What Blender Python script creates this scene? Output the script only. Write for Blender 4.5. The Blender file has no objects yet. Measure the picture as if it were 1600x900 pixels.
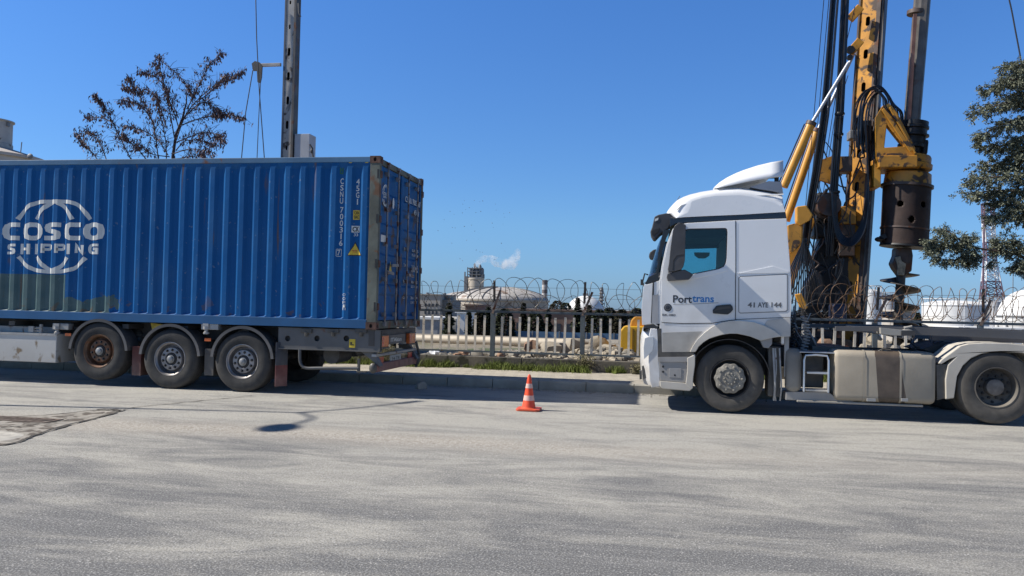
import bpy, bmesh, math, random
from mathutils import Vector, Matrix, noise
from mathutils.geometry import tessellate_polygon
R = random.Random(7)
scn = bpy.context.scene
col = scn.collection
rad = math.radians

# ------------------------------------------------------------------ camera, sky, sun, exposure
FPX = 1280.0
YAW, PIT, ROLL, CAMH = math.atan(1280/7120), math.atan(29/1280), 0.023, 1.57
fw = Vector((-math.sin(YAW)*math.cos(PIT), math.cos(YAW)*math.cos(PIT), math.sin(PIT)))
r0 = fw.cross(Vector((0, 0, 1))).normalized(); u0 = r0.cross(fw)
rt = r0*math.cos(ROLL)+u0*math.sin(ROLL); up = -r0*math.sin(ROLL)+u0*math.cos(ROLL)
cd = bpy.data.cameras.new('camera'); cam = bpy.data.objects.new('camera', cd); col.objects.link(cam)
cd.sensor_width = 36; cd.lens = 36*FPX/1600; cd.clip_start = .1; cd.clip_end = 6000
m = Matrix((rt, up, -fw)).transposed().to_4x4(); m.translation = (0, 0, CAMH); cam.matrix_world = m
scn.camera = cam
LD = Vector((4.35, .72, -4.04)).normalized()            # the way sunlight travels
sd = bpy.data.lights.new('sun', 'SUN'); sun = bpy.data.objects.new('sun', sd); col.objects.link(sun)
sd.energy = 5.0; sd.angle = rad(.53); sd.color = (1, .95, .87)
sun.rotation_euler = LD.to_track_quat('-Z', 'Y').to_euler()
w = bpy.data.worlds.new('World'); scn.world = w; w.use_nodes = True
nt = w.node_tree; bg = nt.nodes['Background']; sky = nt.nodes.new('ShaderNodeTexSky'); sky.sky_type = 'NISHITA'
sky.sun_disc = False; sky.sun_elevation = math.asin(-LD.z); sky.sun_rotation = math.atan2(-LD.x, -LD.y)
sky.altitude = 0; sky.air_density = 1.0; sky.dust_density = .25; sky.ozone_density = 3.5
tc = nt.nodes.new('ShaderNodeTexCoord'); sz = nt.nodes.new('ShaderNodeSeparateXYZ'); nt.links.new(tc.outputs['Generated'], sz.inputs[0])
rp = nt.nodes.new('ShaderNodeValToRGB'); nt.links.new(sz.outputs[2], rp.inputs[0])        # bluer than stock sky, greyer at the horizon; dimmed overhead to weaken fill light
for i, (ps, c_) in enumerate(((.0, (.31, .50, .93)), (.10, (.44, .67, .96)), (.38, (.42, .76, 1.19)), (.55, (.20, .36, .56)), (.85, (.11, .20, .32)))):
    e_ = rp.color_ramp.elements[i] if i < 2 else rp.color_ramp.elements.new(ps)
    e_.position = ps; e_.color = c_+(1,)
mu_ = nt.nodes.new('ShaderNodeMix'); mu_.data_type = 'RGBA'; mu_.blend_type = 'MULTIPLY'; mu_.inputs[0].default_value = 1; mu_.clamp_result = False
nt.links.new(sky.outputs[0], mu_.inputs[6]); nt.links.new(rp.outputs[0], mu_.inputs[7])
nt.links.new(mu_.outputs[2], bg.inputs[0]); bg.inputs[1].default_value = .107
scn.view_settings.view_transform = 'Standard'; scn.view_settings.look = 'None'
scn.view_settings.exposure = 0.36; scn.view_settings.gamma = 1
scn.cycles.transparent_max_bounces = 12; scn.cycles.volume_bounces = 3

def P(px, py, Y):
    "point of the plane y = Y seen at this place of the 1600x900 photograph"
    d = fw+rt*((px-800)/FPX)+up*((450-py)/FPX)
    return Vector((0, 0, CAMH))+d*(Y/d.y)
def XZ(px, py, Y=13.0):
    p = P(px, py, Y); return (p.x, p.z)

# ------------------------------------------------------------------ materials
MATS = {}
def lin(c): return tuple(c)+(1,) if len(c) == 3 else c
def M(name, c, rough=.6, metal=0, var=.12, scale=3, bump=0, bscale=40, dirt=None, rust=None, spec=.5, coat=0, alpha=None):
    "dirt=(colour, amount, z0, z1, noise scale): more of it towards z0.  rust=(colour, threshold, scale)"
    if name in MATS: return MATS[name]
    mt = bpy.data.materials.new(name); mt.use_nodes = True; MATS[name] = mt
    n = mt.node_tree.nodes; l = mt.node_tree.links; b = n['Principled BSDF']
    geo = n.new('ShaderNodeNewGeometry'); pos = geo.outputs['Position']
    def ns(sc, det=4, vec=pos, dist=0):
        t = n.new('ShaderNodeTexNoise'); t.inputs['Scale'].default_value = sc; t.inputs['Detail'].default_value = det
        t.inputs['Distortion'].default_value = dist; l.new(vec, t.inputs['Vector']); return t.outputs['Fac']
    def mr(v, a, b2, c2=0, d=1):
        r = n.new('ShaderNodeMapRange'); r.inputs[1].default_value = a; r.inputs[2].default_value = b2
        r.inputs[3].default_value = c2; r.inputs[4].default_value = d; l.new(v, r.inputs[0]); return r.outputs[0]
    def mx(f, A, B):
        x = n.new('ShaderNodeMix'); x.data_type = 'RGBA'
        if hasattr(f, 'links'): l.new(f, x.inputs[0])
        else: x.inputs[0].default_value = f
        for s, v in ((6, A), (7, B)):
            if hasattr(v, 'links'): l.new(v, x.inputs[s])
            else: x.inputs[s].default_value = lin(v)
        return x.outputs[2]
    lo = tuple(v*(1-var) for v in c[:3]); hi = tuple(min(1, v*(1+var)) for v in c[:3])
    f = mr(ns(scale, 6), .3, .7)
    cur = mx(f, lo, hi); rr = None
    if rust:
        rc, th, rs = rust
        rf = mr(ns(rs, 8, dist=.6), th, th+.06)
        cur = mx(rf, cur, mx(ns(rs*6, 3), tuple(v*.5 for v in rc), rc)); rr = rf
    if dirt:
        dc, am, z0, z1, ds = dirt
        sp = n.new('ShaderNodeSeparateXYZ'); l.new(pos, sp.inputs[0])
        g = mr(sp.outputs[2], z0, z1, 1, 0)
        mu = n.new('ShaderNodeMath'); mu.operation = 'MULTIPLY'; l.new(g, mu.inputs[0]); l.new(mr(ns(ds, 7, dist=.4), .25, .6, .35, 1), mu.inputs[1])
        m2 = n.new('ShaderNodeMath'); m2.operation = 'MULTIPLY'; l.new(mu.outputs[0], m2.inputs[0]); m2.inputs[1].default_value = am
        cur = mx(m2.outputs[0], cur, dc)
    l.new(cur, b.inputs['Base Color'])
    b.inputs['Metallic'].default_value = metal; b.inputs['Specular IOR Level'].default_value = spec
    b.inputs['Coat Weight'].default_value = coat; b.inputs['Coat Roughness'].default_value = .08
    l.new(mr(ns(scale*2.3, 5), .2, .8, max(.03, rough-.1), min(1, rough+.12)), b.inputs['Roughness'])
    if bump:
        bp = n.new('ShaderNodeBump'); bp.inputs['Strength'].default_value = bump; bp.inputs['Distance'].default_value = .01
        l.new(ns(bscale, 5), bp.inputs['Height']); l.new(bp.outputs[0], b.inputs['Normal'])
    if alpha is not None: b.inputs['Alpha'].default_value = alpha
    return mt

DUST = (.42, .37, .29); RUST = (.16, .06, .025)
black = M('black_plastic', (.018, .019, .021), .5, dirt=(DUST, .25, .3, 3, 6))
rubber = M('tyre_rubber', (.020, .020, .021), .82, var=.3, scale=5, bump=.3, bscale=60, dirt=((.16, .145, .12), .32, 0, 1.4, 9))
rubber2 = M('dusty_tyre_rubber', (.038, .036, .033), .88, var=.35, scale=4, bump=.3, bscale=60, dirt=((.24, .21, .17), .45, 0, 1.3, 7))
white = M('white_truck_paint', (.78, .78, .77), .32, var=.03, scale=1.5, coat=.6, dirt=((.36, .32, .265), .72, .35, 2.3, 3.5))
whitehi = M('clean_white_paint', (.80, .80, .79), .3, var=.02, coat=.6)
dustyw = M('dust_covered_grey_plastic', (.44, .41, .36), .75, var=.22, scale=3, bump=.15, dirt=(DUST, .6, .1, 1.4, 5))
fenderm = M('dusty_fender_plastic', (.58, .54, .47), .7, var=.15, scale=3, dirt=(DUST, .5, .3, 1.4, 5))
stepgrey = M('grey_step_plastic', (.27, .265, .26), .65, var=.15, dirt=(DUST, .5, .2, 1.2, 6))
steel = M('grey_steel', (.36, .35, .33), .55, metal=.35, var=.25, rust=(RUST, .6, 3))
alu = M('aluminium', (.62, .62, .62), .35, metal=.8, var=.15)
darksteel = M('dark_chassis_steel', (.035, .035, .037), .6, var=.3, scale=4, dirt=((.22, .19, .15), .45, .2, 1.6, 5))
greysteel = M('grey_chassis_paint', (.105, .105, .105), .55, var=.2, scale=3, dirt=((.16, .14, .11), .5, .5, 1.3, 5), rust=(RUST, .68, 4))
rimsilver = M('silver_rim', (.30, .29, .29), .45, metal=.5, var=.2, scale=8, dirt=((.16, .13, .1), .5, 0, 1.2, 9))
rimrust = M('rusty_rim', (.13, .075, .045), .8, var=.4, scale=10, rust=((.22, .10, .05), .5, 8))
rimdark = M('dark_rim', (.035, .033, .032), .7, var=.3, scale=8)
glassm = None
def glass_mat(name, tint, rough=.02, mixf=.55):
    mt = bpy.data.materials.new(name); mt.use_nodes = True
    n = mt.node_tree.nodes; l = mt.node_tree.links; n.remove(n['Principled BSDF'])
    tr = n.new('ShaderNodeBsdfTransparent'); tr.inputs[0].default_value = lin(tint)
    gl = n.new('ShaderNodeBsdfGlossy'); gl.inputs['Roughness'].default_value = rough
    lw = n.new('ShaderNodeFresnel'); lw.inputs[0].default_value = 1.5
    mx = n.new('ShaderNodeMixShader'); l.new(lw.outputs[0], mx.inputs[0]); l.new(tr.outputs[0], mx.inputs[1]); l.new(gl.outputs[0], mx.inputs[2])
    l.new(mx.outputs[0], n['Material Output'].inputs[0]); return mt
teal = glass_mat('tinted_side_glass', (.58, .80, .83)); wind = glass_mat('windscreen_glass', (.62, .78, .76))

# ------------------------------------------------------------------ mesh helpers
def worldloc(o):
    v = Vector((0, 0, 0))
    while o is not None: v += o.location; o = o.parent
    return v
def thing(name, label=None, cat=None, loc=(0, 0, 0), group=None, parent=None, kind=None):
    o = bpy.data.objects.new(name, None); col.objects.link(o); o.empty_display_size = .2
    if parent: o.parent = parent; o.location = Vector(loc)-worldloc(parent)
    else: o.location = loc
    return tag(o, label, cat, group, kind)
def tag(o, label=None, cat=None, group=None, kind=None):
    for k, v in (('label', label), ('category', cat), ('group', group), ('kind', kind)):
        if v: o[k] = v
    return o
def copy_tree(o, parent=None):
    c = o.copy(); col.objects.link(c)
    if parent: c.parent = parent
    for ch in list(o.children): copy_tree(ch, c)
    return c
def move_origin(o, loc):
    "give a lone mesh an origin at its own place"
    loc = Vector(loc)
    o.data.transform(Matrix.Translation(-loc)); o.location = loc; return o

class MB:
    def __init__(s): s.v = []; s.f = []; s.sm = []
    def add(s, vs, fs, smooth=False):
        b = len(s.v); s.v += [Vector(v) for v in vs]; s.f += [tuple(i+b for i in f) for f in fs]; s.sm += [smooth]*len(fs); return s
    def box(s, x0, x1, y0, y1, z0, z1):
        if x0 > x1: x0, x1 = x1, x0
        if y0 > y1: y0, y1 = y1, y0
        if z0 > z1: z0, z1 = z1, z0
        vs = [(x, y, z) for x in (x0, x1) for y in (y0, y1) for z in (z0, z1)]
        return s.add(vs, [(0, 1, 3, 2), (4, 6, 7, 5), (0, 4, 5, 1), (2, 3, 7, 6), (0, 2, 6, 4), (1, 5, 7, 3)])
    def beam(s, p0, p1, w, h, side=(0, 1, 0), taper=1):
        "box from p0 to p1, w along side, h across both"
        p0, p1 = Vector(p0), Vector(p1); d = (p1-p0).normalized(); a = Vector(side); a = (a-d*a.dot(d)).normalized(); b = d.cross(a)
        vs = []
        for p, k in ((p0, 1), (p1, taper)):
            for i, j in ((-1, -1), (1, -1), (1, 1), (-1, 1)): vs.append(p+a*(w/2*i*k)+b*(h/2*j*k))
        return s.add(vs, [(3, 2, 1, 0), (4, 5, 6, 7), (0, 1, 5, 4), (1, 2, 6, 5), (2, 3, 7, 6), (3, 0, 4, 7)])
    def path(s, pts, r, n=6, cap=True, r1=None):
        pts = [Vector(p) for p in pts]; rings = []; a = None
        N = len(pts)
        for i, p in enumerate(pts):
            d = (pts[min(i+1, N-1)]-pts[max(i-1, 0)])
            if d.length < 1e-9: d = Vector((0, 0, 1))
            d.normalize()
            if a is None: a = d.orthogonal().normalized()
            a = a-d*a.dot(d)
            a = a.normalized() if a.length > 1e-6 else d.orthogonal().normalized()
            b = d.cross(a); rr = r if r1 is None else r+(r1-r)*i/max(1, N-1)
            if callable(r): rr = r(i/max(1, N-1))
            rings.append([p+(a*math.cos(t)+b*math.sin(t))*rr for t in [2*math.pi*k/n for k in range(n)]])
        vs = [v for q in rings for v in q]; fs = []
        for i in range(N-1):
            for k in range(n): fs.append((i*n+k, i*n+(k+1) % n, (i+1)*n+(k+1) % n, (i+1)*n+k))
        if cap: fs.append(tuple(reversed(range(n)))); fs.append(tuple((N-1)*n+k for k in range(n)))
        return s.add(vs, fs, True)
    def lathe(s, prof, o, ax='Z', n=32, tilt=None, cap=False, a0=0, a1=2*math.pi):
        "prof: (radius, along); ax the axis"
        o = Vector(o); full = abs(a1-a0-2*math.pi) < 1e-6; K = n if full else n+1; vs = []
        for r, h in prof:
            for k in range(K):
                t = a0+(a1-a0)*k/n; c, q = r*math.cos(t), r*math.sin(t)
                v = {'Z': Vector((c, q, h)), 'Y': Vector((c, h, q)), 'X': Vector((h, c, q))}[ax]
                if tilt is not None: v = tilt @ v
                vs.append(o+v)
        fs = []
        for i in range(len(prof)-1):
            for k in range(n):
                k2 = (k+1) % K
                f = (i*K+k, i*K+k2, (i+1)*K+k2, (i+1)*K+k)
                fs.append(f if ax != 'Y' else f[::-1])
        if cap: fs.append(tuple(range(K))); fs.append(tuple((len(prof)-1)*K+k for k in reversed(range(K))))
        return s.add(vs, fs, True)
    def plate(s, outer, y0, y1, holes=(), ax='Y', smooth=False):
        "polygon (a,b) with holes, given thickness along ax: Y -> (x,z), X -> (y,z), Z -> (x,y)"
        loops = [list(outer)]+[list(h) for h in holes]
        def mk(a, b, c): return {'Y': (a, c, b), 'X': (c, a, b), 'Z': (a, b, c)}[ax]
        flat = [p for L in loops for p in L]
        tris = tessellate_polygon([[Vector((p[0], p[1], 0)) for p in L] for L in loops])
        n = len(flat); vs = [mk(p[0], p[1], y0) for p in flat]+[mk(p[0], p[1], y1) for p in flat]
        fs = [tuple(t) for t in tris]+[tuple(i+n for i in reversed(t)) for t in tris]; b = 0
        for L in loops:
            k = len(L)
            for i in range(k): j = (i+1) % k; fs.append((b+i, b+j, b+j+n, b+i+n))
            b += k
        return s.add(vs, fs, smooth)
    def ell(s, c, rx, ry, rz, n=10, m=6, jit=0, seed=0):
        c = Vector(c); vs = [c+Vector((0, 0, rz))]; fs = []
        for i in range(1, m):
            for k in range(n):
                a, t = math.pi*i/m, 2*math.pi*k/n
                v = Vector((rx*math.sin(a)*math.cos(t), ry*math.sin(a)*math.sin(t), rz*math.cos(a)))
                if jit: v *= 1+jit*noise.noise(v*1.7/max(rx, rz)+Vector((seed*7.3, seed, 0)))*1.6
                vs.append(c+v)
        vs.append(c-Vector((0, 0, rz)))
        for k in range(n):
            fs.append((0, 1+k, 1+(k+1) % n))
            for i in range(m-2): a = 1+i*n; fs.append((a+k, a+n+k, a+n+(k+1) % n, a+(k+1) % n))
            fs.append((1+(m-2)*n+k, len(vs)-1, 1+(m-2)*n+(k+1) % n))
        return s.add(vs, fs, True)
    def build(s, name, mat, parent=None, bevel=0, fix=True, solid=0, seg=2, ang=30):
        off = worldloc(parent) if parent else Vector((0, 0, 0))
        me = bpy.data.meshes.new(name); me.from_pydata([v-off for v in s.v], [], s.f)
        me.polygons.foreach_set('use_smooth', s.sm)
        if fix:
            bm = bmesh.new(); bm.from_mesh(me); bmesh.ops.recalc_face_normals(bm, faces=bm.faces); bm.to_mesh(me); bm.free()
        if any(s.sm): me.set_sharp_from_angle(angle=rad(38))
        me.materials.append(mat); o = bpy.data.objects.new(name, me); col.objects.link(o)
        if parent: o.parent = parent
        if solid: q = o.modifiers.new('solid', 'SOLIDIFY'); q.thickness = solid
        if bevel:
            q = o.modifiers.new('bevel', 'BEVEL'); q.width = bevel; q.segments = seg; q.limit_method = 'ANGLE'; q.angle_limit = rad(ang); q.harden_normals = False
        return o
def rrect(x0, x1, z0, z1, r, n=4):
    pts = []
    for cx, cz, a in ((x1-r, z1-r, 0), (x0+r, z1-r, 90), (x0+r, z0+r, 180), (x1-r, z0+r, 270)):
        for k in range(n+1): t = rad(a+90*k/n); pts.append((cx+r*math.cos(t), cz+r*math.sin(t)))
    return pts
def smoothpts(pts, n=6):
    "Catmull-Rom through the points"
    pts = [Vector(p) for p in pts]; out = []
    for i in range(len(pts)-1):
        a, b, c, d = pts[max(i-1, 0)], pts[i], pts[i+1], pts[min(i+2, len(pts)-1)]
        for k in range(n):
            t = k/n; out.append(.5*((2*b)+(c-a)*t+(2*a-5*b+4*c-d)*t*t+(3*b-a-3*c+d)*t**3))
    out.append(pts[-1]); return out

# ------------------------------------------------------------------ lettering
def ribbon(pts, t, closed=False):
    "constant-width stroke as quads with mitred joints, 2D"
    n = len(pts); L = []; Rr = []
    for i in range(n):
        a = pts[i-1] if (i or closed) else None; b = pts[i]; c = pts[(i+1) % n] if (i < n-1 or closed) else None
        def nrm(p, q):
            d = Vector((q[0]-p[0], q[1]-p[1])); d.normalize(); return Vector((-d.y, d.x))
        if a is None: m_ = nrm(b, c)
        elif c is None: m_ = nrm(a, b)
        else:
            n1, n2 = nrm(a, b), nrm(b, c); m_ = n1+n2
            if m_.length < .2: m_ = n1
            m_.normalize(); m_ = m_/max(.45, m_.dot(n1))
        v = Vector(b[:2]); L.append(v+m_*t/2); Rr.append(v-m_*t/2)
    vs = L+Rr; fs = []
    for i in range(n if closed else n-1): j = (i+1) % n; fs.append((i, j, n+j, n+i))
    return vs, fs
GL = {'C': [[(1, 1), (.35, 1), (.1, .9), (0, .65), (0, .35), (.1, .1), (.35, 0), (1, 0)]],
      'S': [[(1, 1), (.25, 1), (.05, .93), (0, .78), (.05, .6), (.25, .53), (.75, .47), (.95, .4), (1, .22), (.95, .07), (.75, 0), (0, 0)]],
      'H': [[(0, 0), (0, 1)], [(1, 0), (1, 1)], [(0, .5), (1, .5)]], 'I': [[(.5, 0), (.5, 1)]],
      'P': [[(0, 0), (0, 1), (.8, 1), (1, .88), (1, .58), (.8, .45), (0, .45)]], 'N': [[(0, 0), (0, 1), (1, 0), (1, 1)]],
      'G': [[(1, 1), (.35, 1), (.1, .9), (0, .65), (0, .35), (.1, .1), (.35, 0), (1, 0), (1, .5), (.55, .5)]],
      'O': [[(.35, 1), (.1, .9), (0, .65), (0, .35), (.1, .1), (.35, 0), (.65, 0), (.9, .1), (1, .35), (1, .65), (.9, .9), (.65, 1)]]}
def glyph(ch, x0, x1, z0, z1, th=.24, kx=1.5):
    "list of (verts2d, faces)"
    h = z1-z0; W = (x1-x0)/h/kx; out = []
    for st in GL[ch]:
        pts = [(th/2+p[0]*(W-th), th/2+p[1]*(1-th)) for p in st]
        if ch in 'CSG':
            for e_ in (0, -1):
                if st[e_][0] in (0, 1) and not (ch == 'G' and e_ == -1): pts[e_] = (pts[e_][0]+(th/2 if st[e_][0] == 1 else -th/2), pts[e_][1])
        if ch == 'I': pts = [(W/2, 0), (W/2, 1)]
        elif st[0][1] == 0 and ch in 'HN' and len(st) == 2 and st[0][0] == st[1][0]: pts = [(pts[0][0], 0), (pts[1][0], 1)]
        vs, fs = ribbon(pts, th, ch == 'O')
        out.append(([Vector((x0+v.x*h*kx, z0+v.y*h)) for v in vs], fs))
    return out
def text2d(s, size=1, bold=0, sx=1, align='LEFT'):
    cu = bpy.data.curves.new('t', 'FONT'); cu.body = s; cu.size = 1; cu.offset = bold; cu.align_x = align; cu.fill_mode = 'FRONT'; cu.resolution_u = 3
    ob = bpy.data.objects.new('t', cu); col.objects.link(ob); dg = bpy.context.evaluated_depsgraph_get(); dg.update()
    me = bpy.data.meshes.new_from_object(ob.evaluated_get(dg)); vs = [Vector((v.co.x*size*sx, v.co.y*size)) for v in me.vertices]; fs = [tuple(p.vertices) for p in me.polygons]
    bpy.data.objects.remove(ob); bpy.data.curves.remove(cu); bpy.data.meshes.remove(me); return vs, fs
def fit(s, x0, x1, z0, z1, bold=.01):
    "text stretched to a rectangle"
    vs, fs = text2d(s, 1, bold); ax, bx = min(v.x for v in vs), max(v.x for v in vs); ay, by = min(v.y for v in vs), max(v.y for v in vs)
    return [([Vector((x0+(v.x-ax)/(bx-ax)*(x1-x0), z0+(v.y-ay)/(by-ay)*(z1-z0))) for v in vs], fs)]

# corrugated side profile
CX0 = XZ(562, 280)[0]; PITCH = .278; SIDEY = 13.012
def brk(x):
    u = (x-CX0) % PITCH
    if u < .056: return u/.056
    if u < .134: return 1
    if u < .190: return 1-(u-.134)/.056
    return 0
def profy(x): return SIDEY+.036*(1-brk(x))
def breaks(x0, x1):
    out = []; k = math.floor((x0-CX0)/PITCH)
    while CX0+k*PITCH < x1:
        for d in (0, .056, .134, .190):
            x = CX0+k*PITCH+d
            if x0 < x < x1: out.append(x)
        k += 1
    return out
def decal_side(name, pieces, mat, parent, lift=.003):
    "paint laid on the corrugated panel"
    bm = bmesh.new(); lay = 0
    off = worldloc(parent)
    for vs, fs in pieces:
        b2 = bmesh.new(); bv = [b2.verts.new((v.x, 0, v.y)) for v in vs]
        for f in fs:
            try: b2.faces.new([bv[i] for i in f])
            except ValueError: pass
        xs = [v.x for v in vs]
        for x in breaks(min(xs), max(xs)):
            bmesh.ops.bisect_plane(b2, geom=b2.verts[:]+b2.edges[:]+b2.faces[:], plane_co=(x, 0, 0), plane_no=(1, 0, 0), dist=1e-6)
        for v in b2.verts: v.co.y = profy(v.co.x)-lift-.0006*lay
        lay = (lay+1) % 4
        tmp = bpy.data.meshes.new('x'); b2.to_mesh(tmp); b2.free(); bm.from_mesh(tmp); bpy.data.meshes.remove(tmp)
    for v in bm.verts: v.co -= off
    for f in bm.faces:
        f.normal_update()
        if f.normal.y > 0: f.normal_flip()
    me = bpy.data.meshes.new(name); bm.to_mesh(me); bm.free(); me.materials.append(mat)
    o = bpy.data.objects.new(name, me); col.objects.link(o); o.parent = parent; return o
def decal_flat(name, pieces, mat, parent, fn):
    mb = MB()
    for k, (vs, fs) in enumerate(pieces): mb.add([fn(v.x, v.y, k % 3*.0006) for v in vs], fs)
    return mb.build(name, mat, parent, fix=False)
def sq(x0, x1, z0, z1): return ([Vector((x0, z0)), Vector((x1, z0)), Vector((x1, z1)), Vector((x0, z1))], [(0, 1, 2, 3)])

# ------------------------------------------------------------------ the ground
def ground_mat(name, kind):
    mt = bpy.data.materials.new(name); mt.use_nodes = True; n = mt.node_tree.nodes; l = mt.node_tree.links; b = n['Principled BSDF']
    geo = n.new('ShaderNodeNewGeometry')
    def mp(sx, sy, rz=0):
        m_ = n.new('ShaderNodeMapping'); m_.inputs['Scale'].default_value = (sx, sy, 1); m_.inputs['Rotation'].default_value = (0, 0, rz)
        l.new(geo.outputs['Position'], m_.inputs[0]); return m_.outputs[0]
    def ns(vec, sc, det=5, dist=0, ro=.5):
        t = n.new('ShaderNodeTexNoise'); t.inputs['Scale'].default_value = sc; t.inputs['Detail'].default_value = det; t.inputs['Distortion'].default_value = dist
        t.inputs['Roughness'].default_value = ro; l.new(vec, t.inputs['Vector']); return t.outputs['Fac']
    def mr(v, a, b2, c2=0, d=1):
        r = n.new('ShaderNodeMapRange'); r.inputs[1].default_value = a; r.inputs[2].default_value = b2; r.inputs[3].default_value = c2; r.inputs[4].default_value = d; l.new(v, r.inputs[0]); return r.outputs[0]
    def mt2(op, a, b2):
        x = n.new('ShaderNodeMath'); x.operation = op
        for i, v in ((0, a), (1, b2)):
            if hasattr(v, 'links'): l.new(v, x.inputs[i])
            else: x.inputs[i].default_value = v
        return x.outputs[0]
    def mx(f, A, B, mode='MIX'):
        x = n.new('ShaderNodeMix'); x.data_type = 'RGBA'; x.blend_type = mode
        if hasattr(f, 'links'): l.new(f, x.inputs[0])
        else: x.inputs[0].default_value = f
        for s, v in ((6, A), (7, B)):
            if hasattr(v, 'links'): l.new(v, x.inputs[s])
            else: x.inputs[s].default_value = lin(v)
        return x.outputs[2]
    p1 = mp(1, 1)
    if kind == 'asphalt':
        sep = n.new('ShaderNodeSeparateXYZ'); l.new(geo.outputs['Position'], sep.inputs[0])
        sw = ns(mp(.13, .42, .22), 1.0, 8, 2.4, .62)            # dust swept along the road
        sw2 = ns(mp(.5, 1.5, -.22), 1.0, 7, 1.8, .68)
        d = mt2('ADD', mt2('MULTIPLY', sw, .55), mt2('MULTIPLY', sw2, .45))
        d = mt2('ADD', d, mr(sep.outputs[1], 6.0, 10.4, -.03, .075))      # the travelled lane is worn darker than the dusty edge
        base = mx(mr(d, .43, .61), (.160, .158, .154), (.430, .408, .355))
        st = mr(ns(mp(.7, 9, .12), 1, 5, .6, .7), .50, .72)     # fine drag marks
        base = mx(mt2('MULTIPLY', st, .28), base, (.44, .425, .39))
        dark = mr(ns(mp(.5, .9, .3), .8, 7, 2.2, .7), .52, .66)    # worn polished patches
        base = mx(mt2('MULTIPLY', dark, .26), base, (.165, .163, .160))
        agg = ns(p1, 70, 3, 0, .8); agg2 = ns(p1, 24, 5, 0, .75)
        base = mx(mr(agg, .52, .68, 0, .75), base, (.70, .68, .63)); base = mx(mr(agg, .47, .33, 0, .75), base, (.06, .058, .056))
        base = mx(mr(agg2, .50, .34, 0, .45), base, (.10, .096, .09))
        vo = n.new('ShaderNodeTexVoronoi'); vo.inputs['Scale'].default_value = 34; l.new(p1, vo.inputs['Vector'])
        pk = mt2('MULTIPLY', mr(vo.outputs['Distance'], .14, .24, 1, 0), mr(ns(p1, 5, 3), .47, .60))
        yb = mt2('SUBTRACT', sep.outputs[1], mt2('ADD', 8.7, mt2('MULTIPLY', ns(mp(.3, .3), 1, 3), .9)))
        band = mt2('MULTIPLY', mr(mt2('ABSOLUTE', yb, 0), .10, .75, 1, 0), mr(sep.outputs[0], -2.0, 1.5, 1, .25))
        pk2 = mt2('MULTIPLY', mr(vo.outputs['Distance'], .12, .34, 1, 0), band)
        base = mx(mt2('MULTIPLY', band, .75), base, (.43, .39, .33))
        base = mx(mt2('MULTIPLY', mt2('MULTIPLY', band, mr(ns(p1, 16, 4, 0, .8), .5, .62)), .6), base, (.17, .14, .115))
        base = mx(mt2('MAXIMUM', mt2('MULTIPLY', pk, .6), mt2('MULTIPLY', pk2, .9)), base, (.72, .69, .63))
        l.new(base, b.inputs['Base Color']); b.inputs['Roughness'].default_value = .88; b.inputs['Specular IOR Level'].default_value = .3
        hgt = mt2('ADD', agg, mt2('MULTIPLY', pk2, .6)); bs, bd = .7, .012
    elif kind == 'paver':
        br = n.new('ShaderNodeTexBrick'); br.inputs['Scale'].default_value = 1; br.inputs['Mortar Size'].default_value = .012; br.inputs['Brick Width'].default_value = .36
        br.inputs['Row Height'].default_value = .18; br.inputs['Color1'].default_value = (.50, .45, .36, 1); br.inputs['Color2'].default_value = (.40, .36, .29, 1); br.inputs['Mortar'].default_value = (.17, .15, .12, 1)
        l.new(mp(1, 1, rad(38)), br.inputs['Vector']); base = mx(mr(ns(p1, 2.2, 6), .4, .75, 0, .6), br.outputs['Color'], (.52, .47, .38))
        base = mx(mr(ns(p1, 30, 3), .6, .3, 0, .3), base, (.2, .18, .15))
        l.new(base, b.inputs['Base Color']); b.inputs['Roughness'].default_value = .9; hgt = mt2('ADD', ns(p1, 40), mt2('MULTIPLY', br.outputs['Fac'], -1.0)); bs, bd = .6, .01
    elif kind == 'soil':
        base = mx(mr(ns(p1, .35, 7, .5), .38, .66), (.20, .165, .115), (.36, .32, .25))
        base = mx(mr(ns(p1, .22, 6, 1), .55, .66), base, (.07, .10, .03)); base = mx(mr(ns(p1, 14, 4), .6, .35, 0, .5), base, (.09, .075, .055))
        l.new(base, b.inputs['Base Color']); b.inputs['Roughness'].default_value = .95; hgt = ns(p1, 8, 6); bs, bd = .8, .05
    bp = n.new('ShaderNodeBump'); bp.inputs['Strength'].default_value = bs; bp.inputs['Distance'].default_value = bd
    l.new(hgt, bp.inputs['Height']); l.new(bp.outputs[0], b.inputs['Normal']); return mt
asphalt = ground_mat('dusty_asphalt', 'asphalt'); paver = ground_mat('sidewalk_pavers', 'paver'); soil = ground_mat('site_soil', 'soil')
kerbm = M('kerb_concrete', (.36, .34, .29), .85, var=.2, scale=2.5, bump=.3, dirt=((.16, .14, .11), .5, 0, .2, 8))
KY = 15.5
tag(MB().box(-90, 90, -40, KY+.02, -.4, 0).build('road', asphalt), kind='structure')
tag(MB().box(-90, 90, KY+.14, 18.15, -.3, .165).build('sidewalk', paver), kind='structure')
kb = MB(); x = -60
while x < 60:
    L = .78 if x < -9 or x > 2 else .9
    kb.plate([(KY+R.uniform(-.006, .006), -.1), (KY+R.uniform(-.006, .006), .15), (KY+.03, .172), (KY+.143, .172), (KY+.143, -.1)], x, x+L-.012, ax='X'); x += L
tag(kb.build('kerb', kerbm, bevel=.006), kind='structure')
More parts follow.
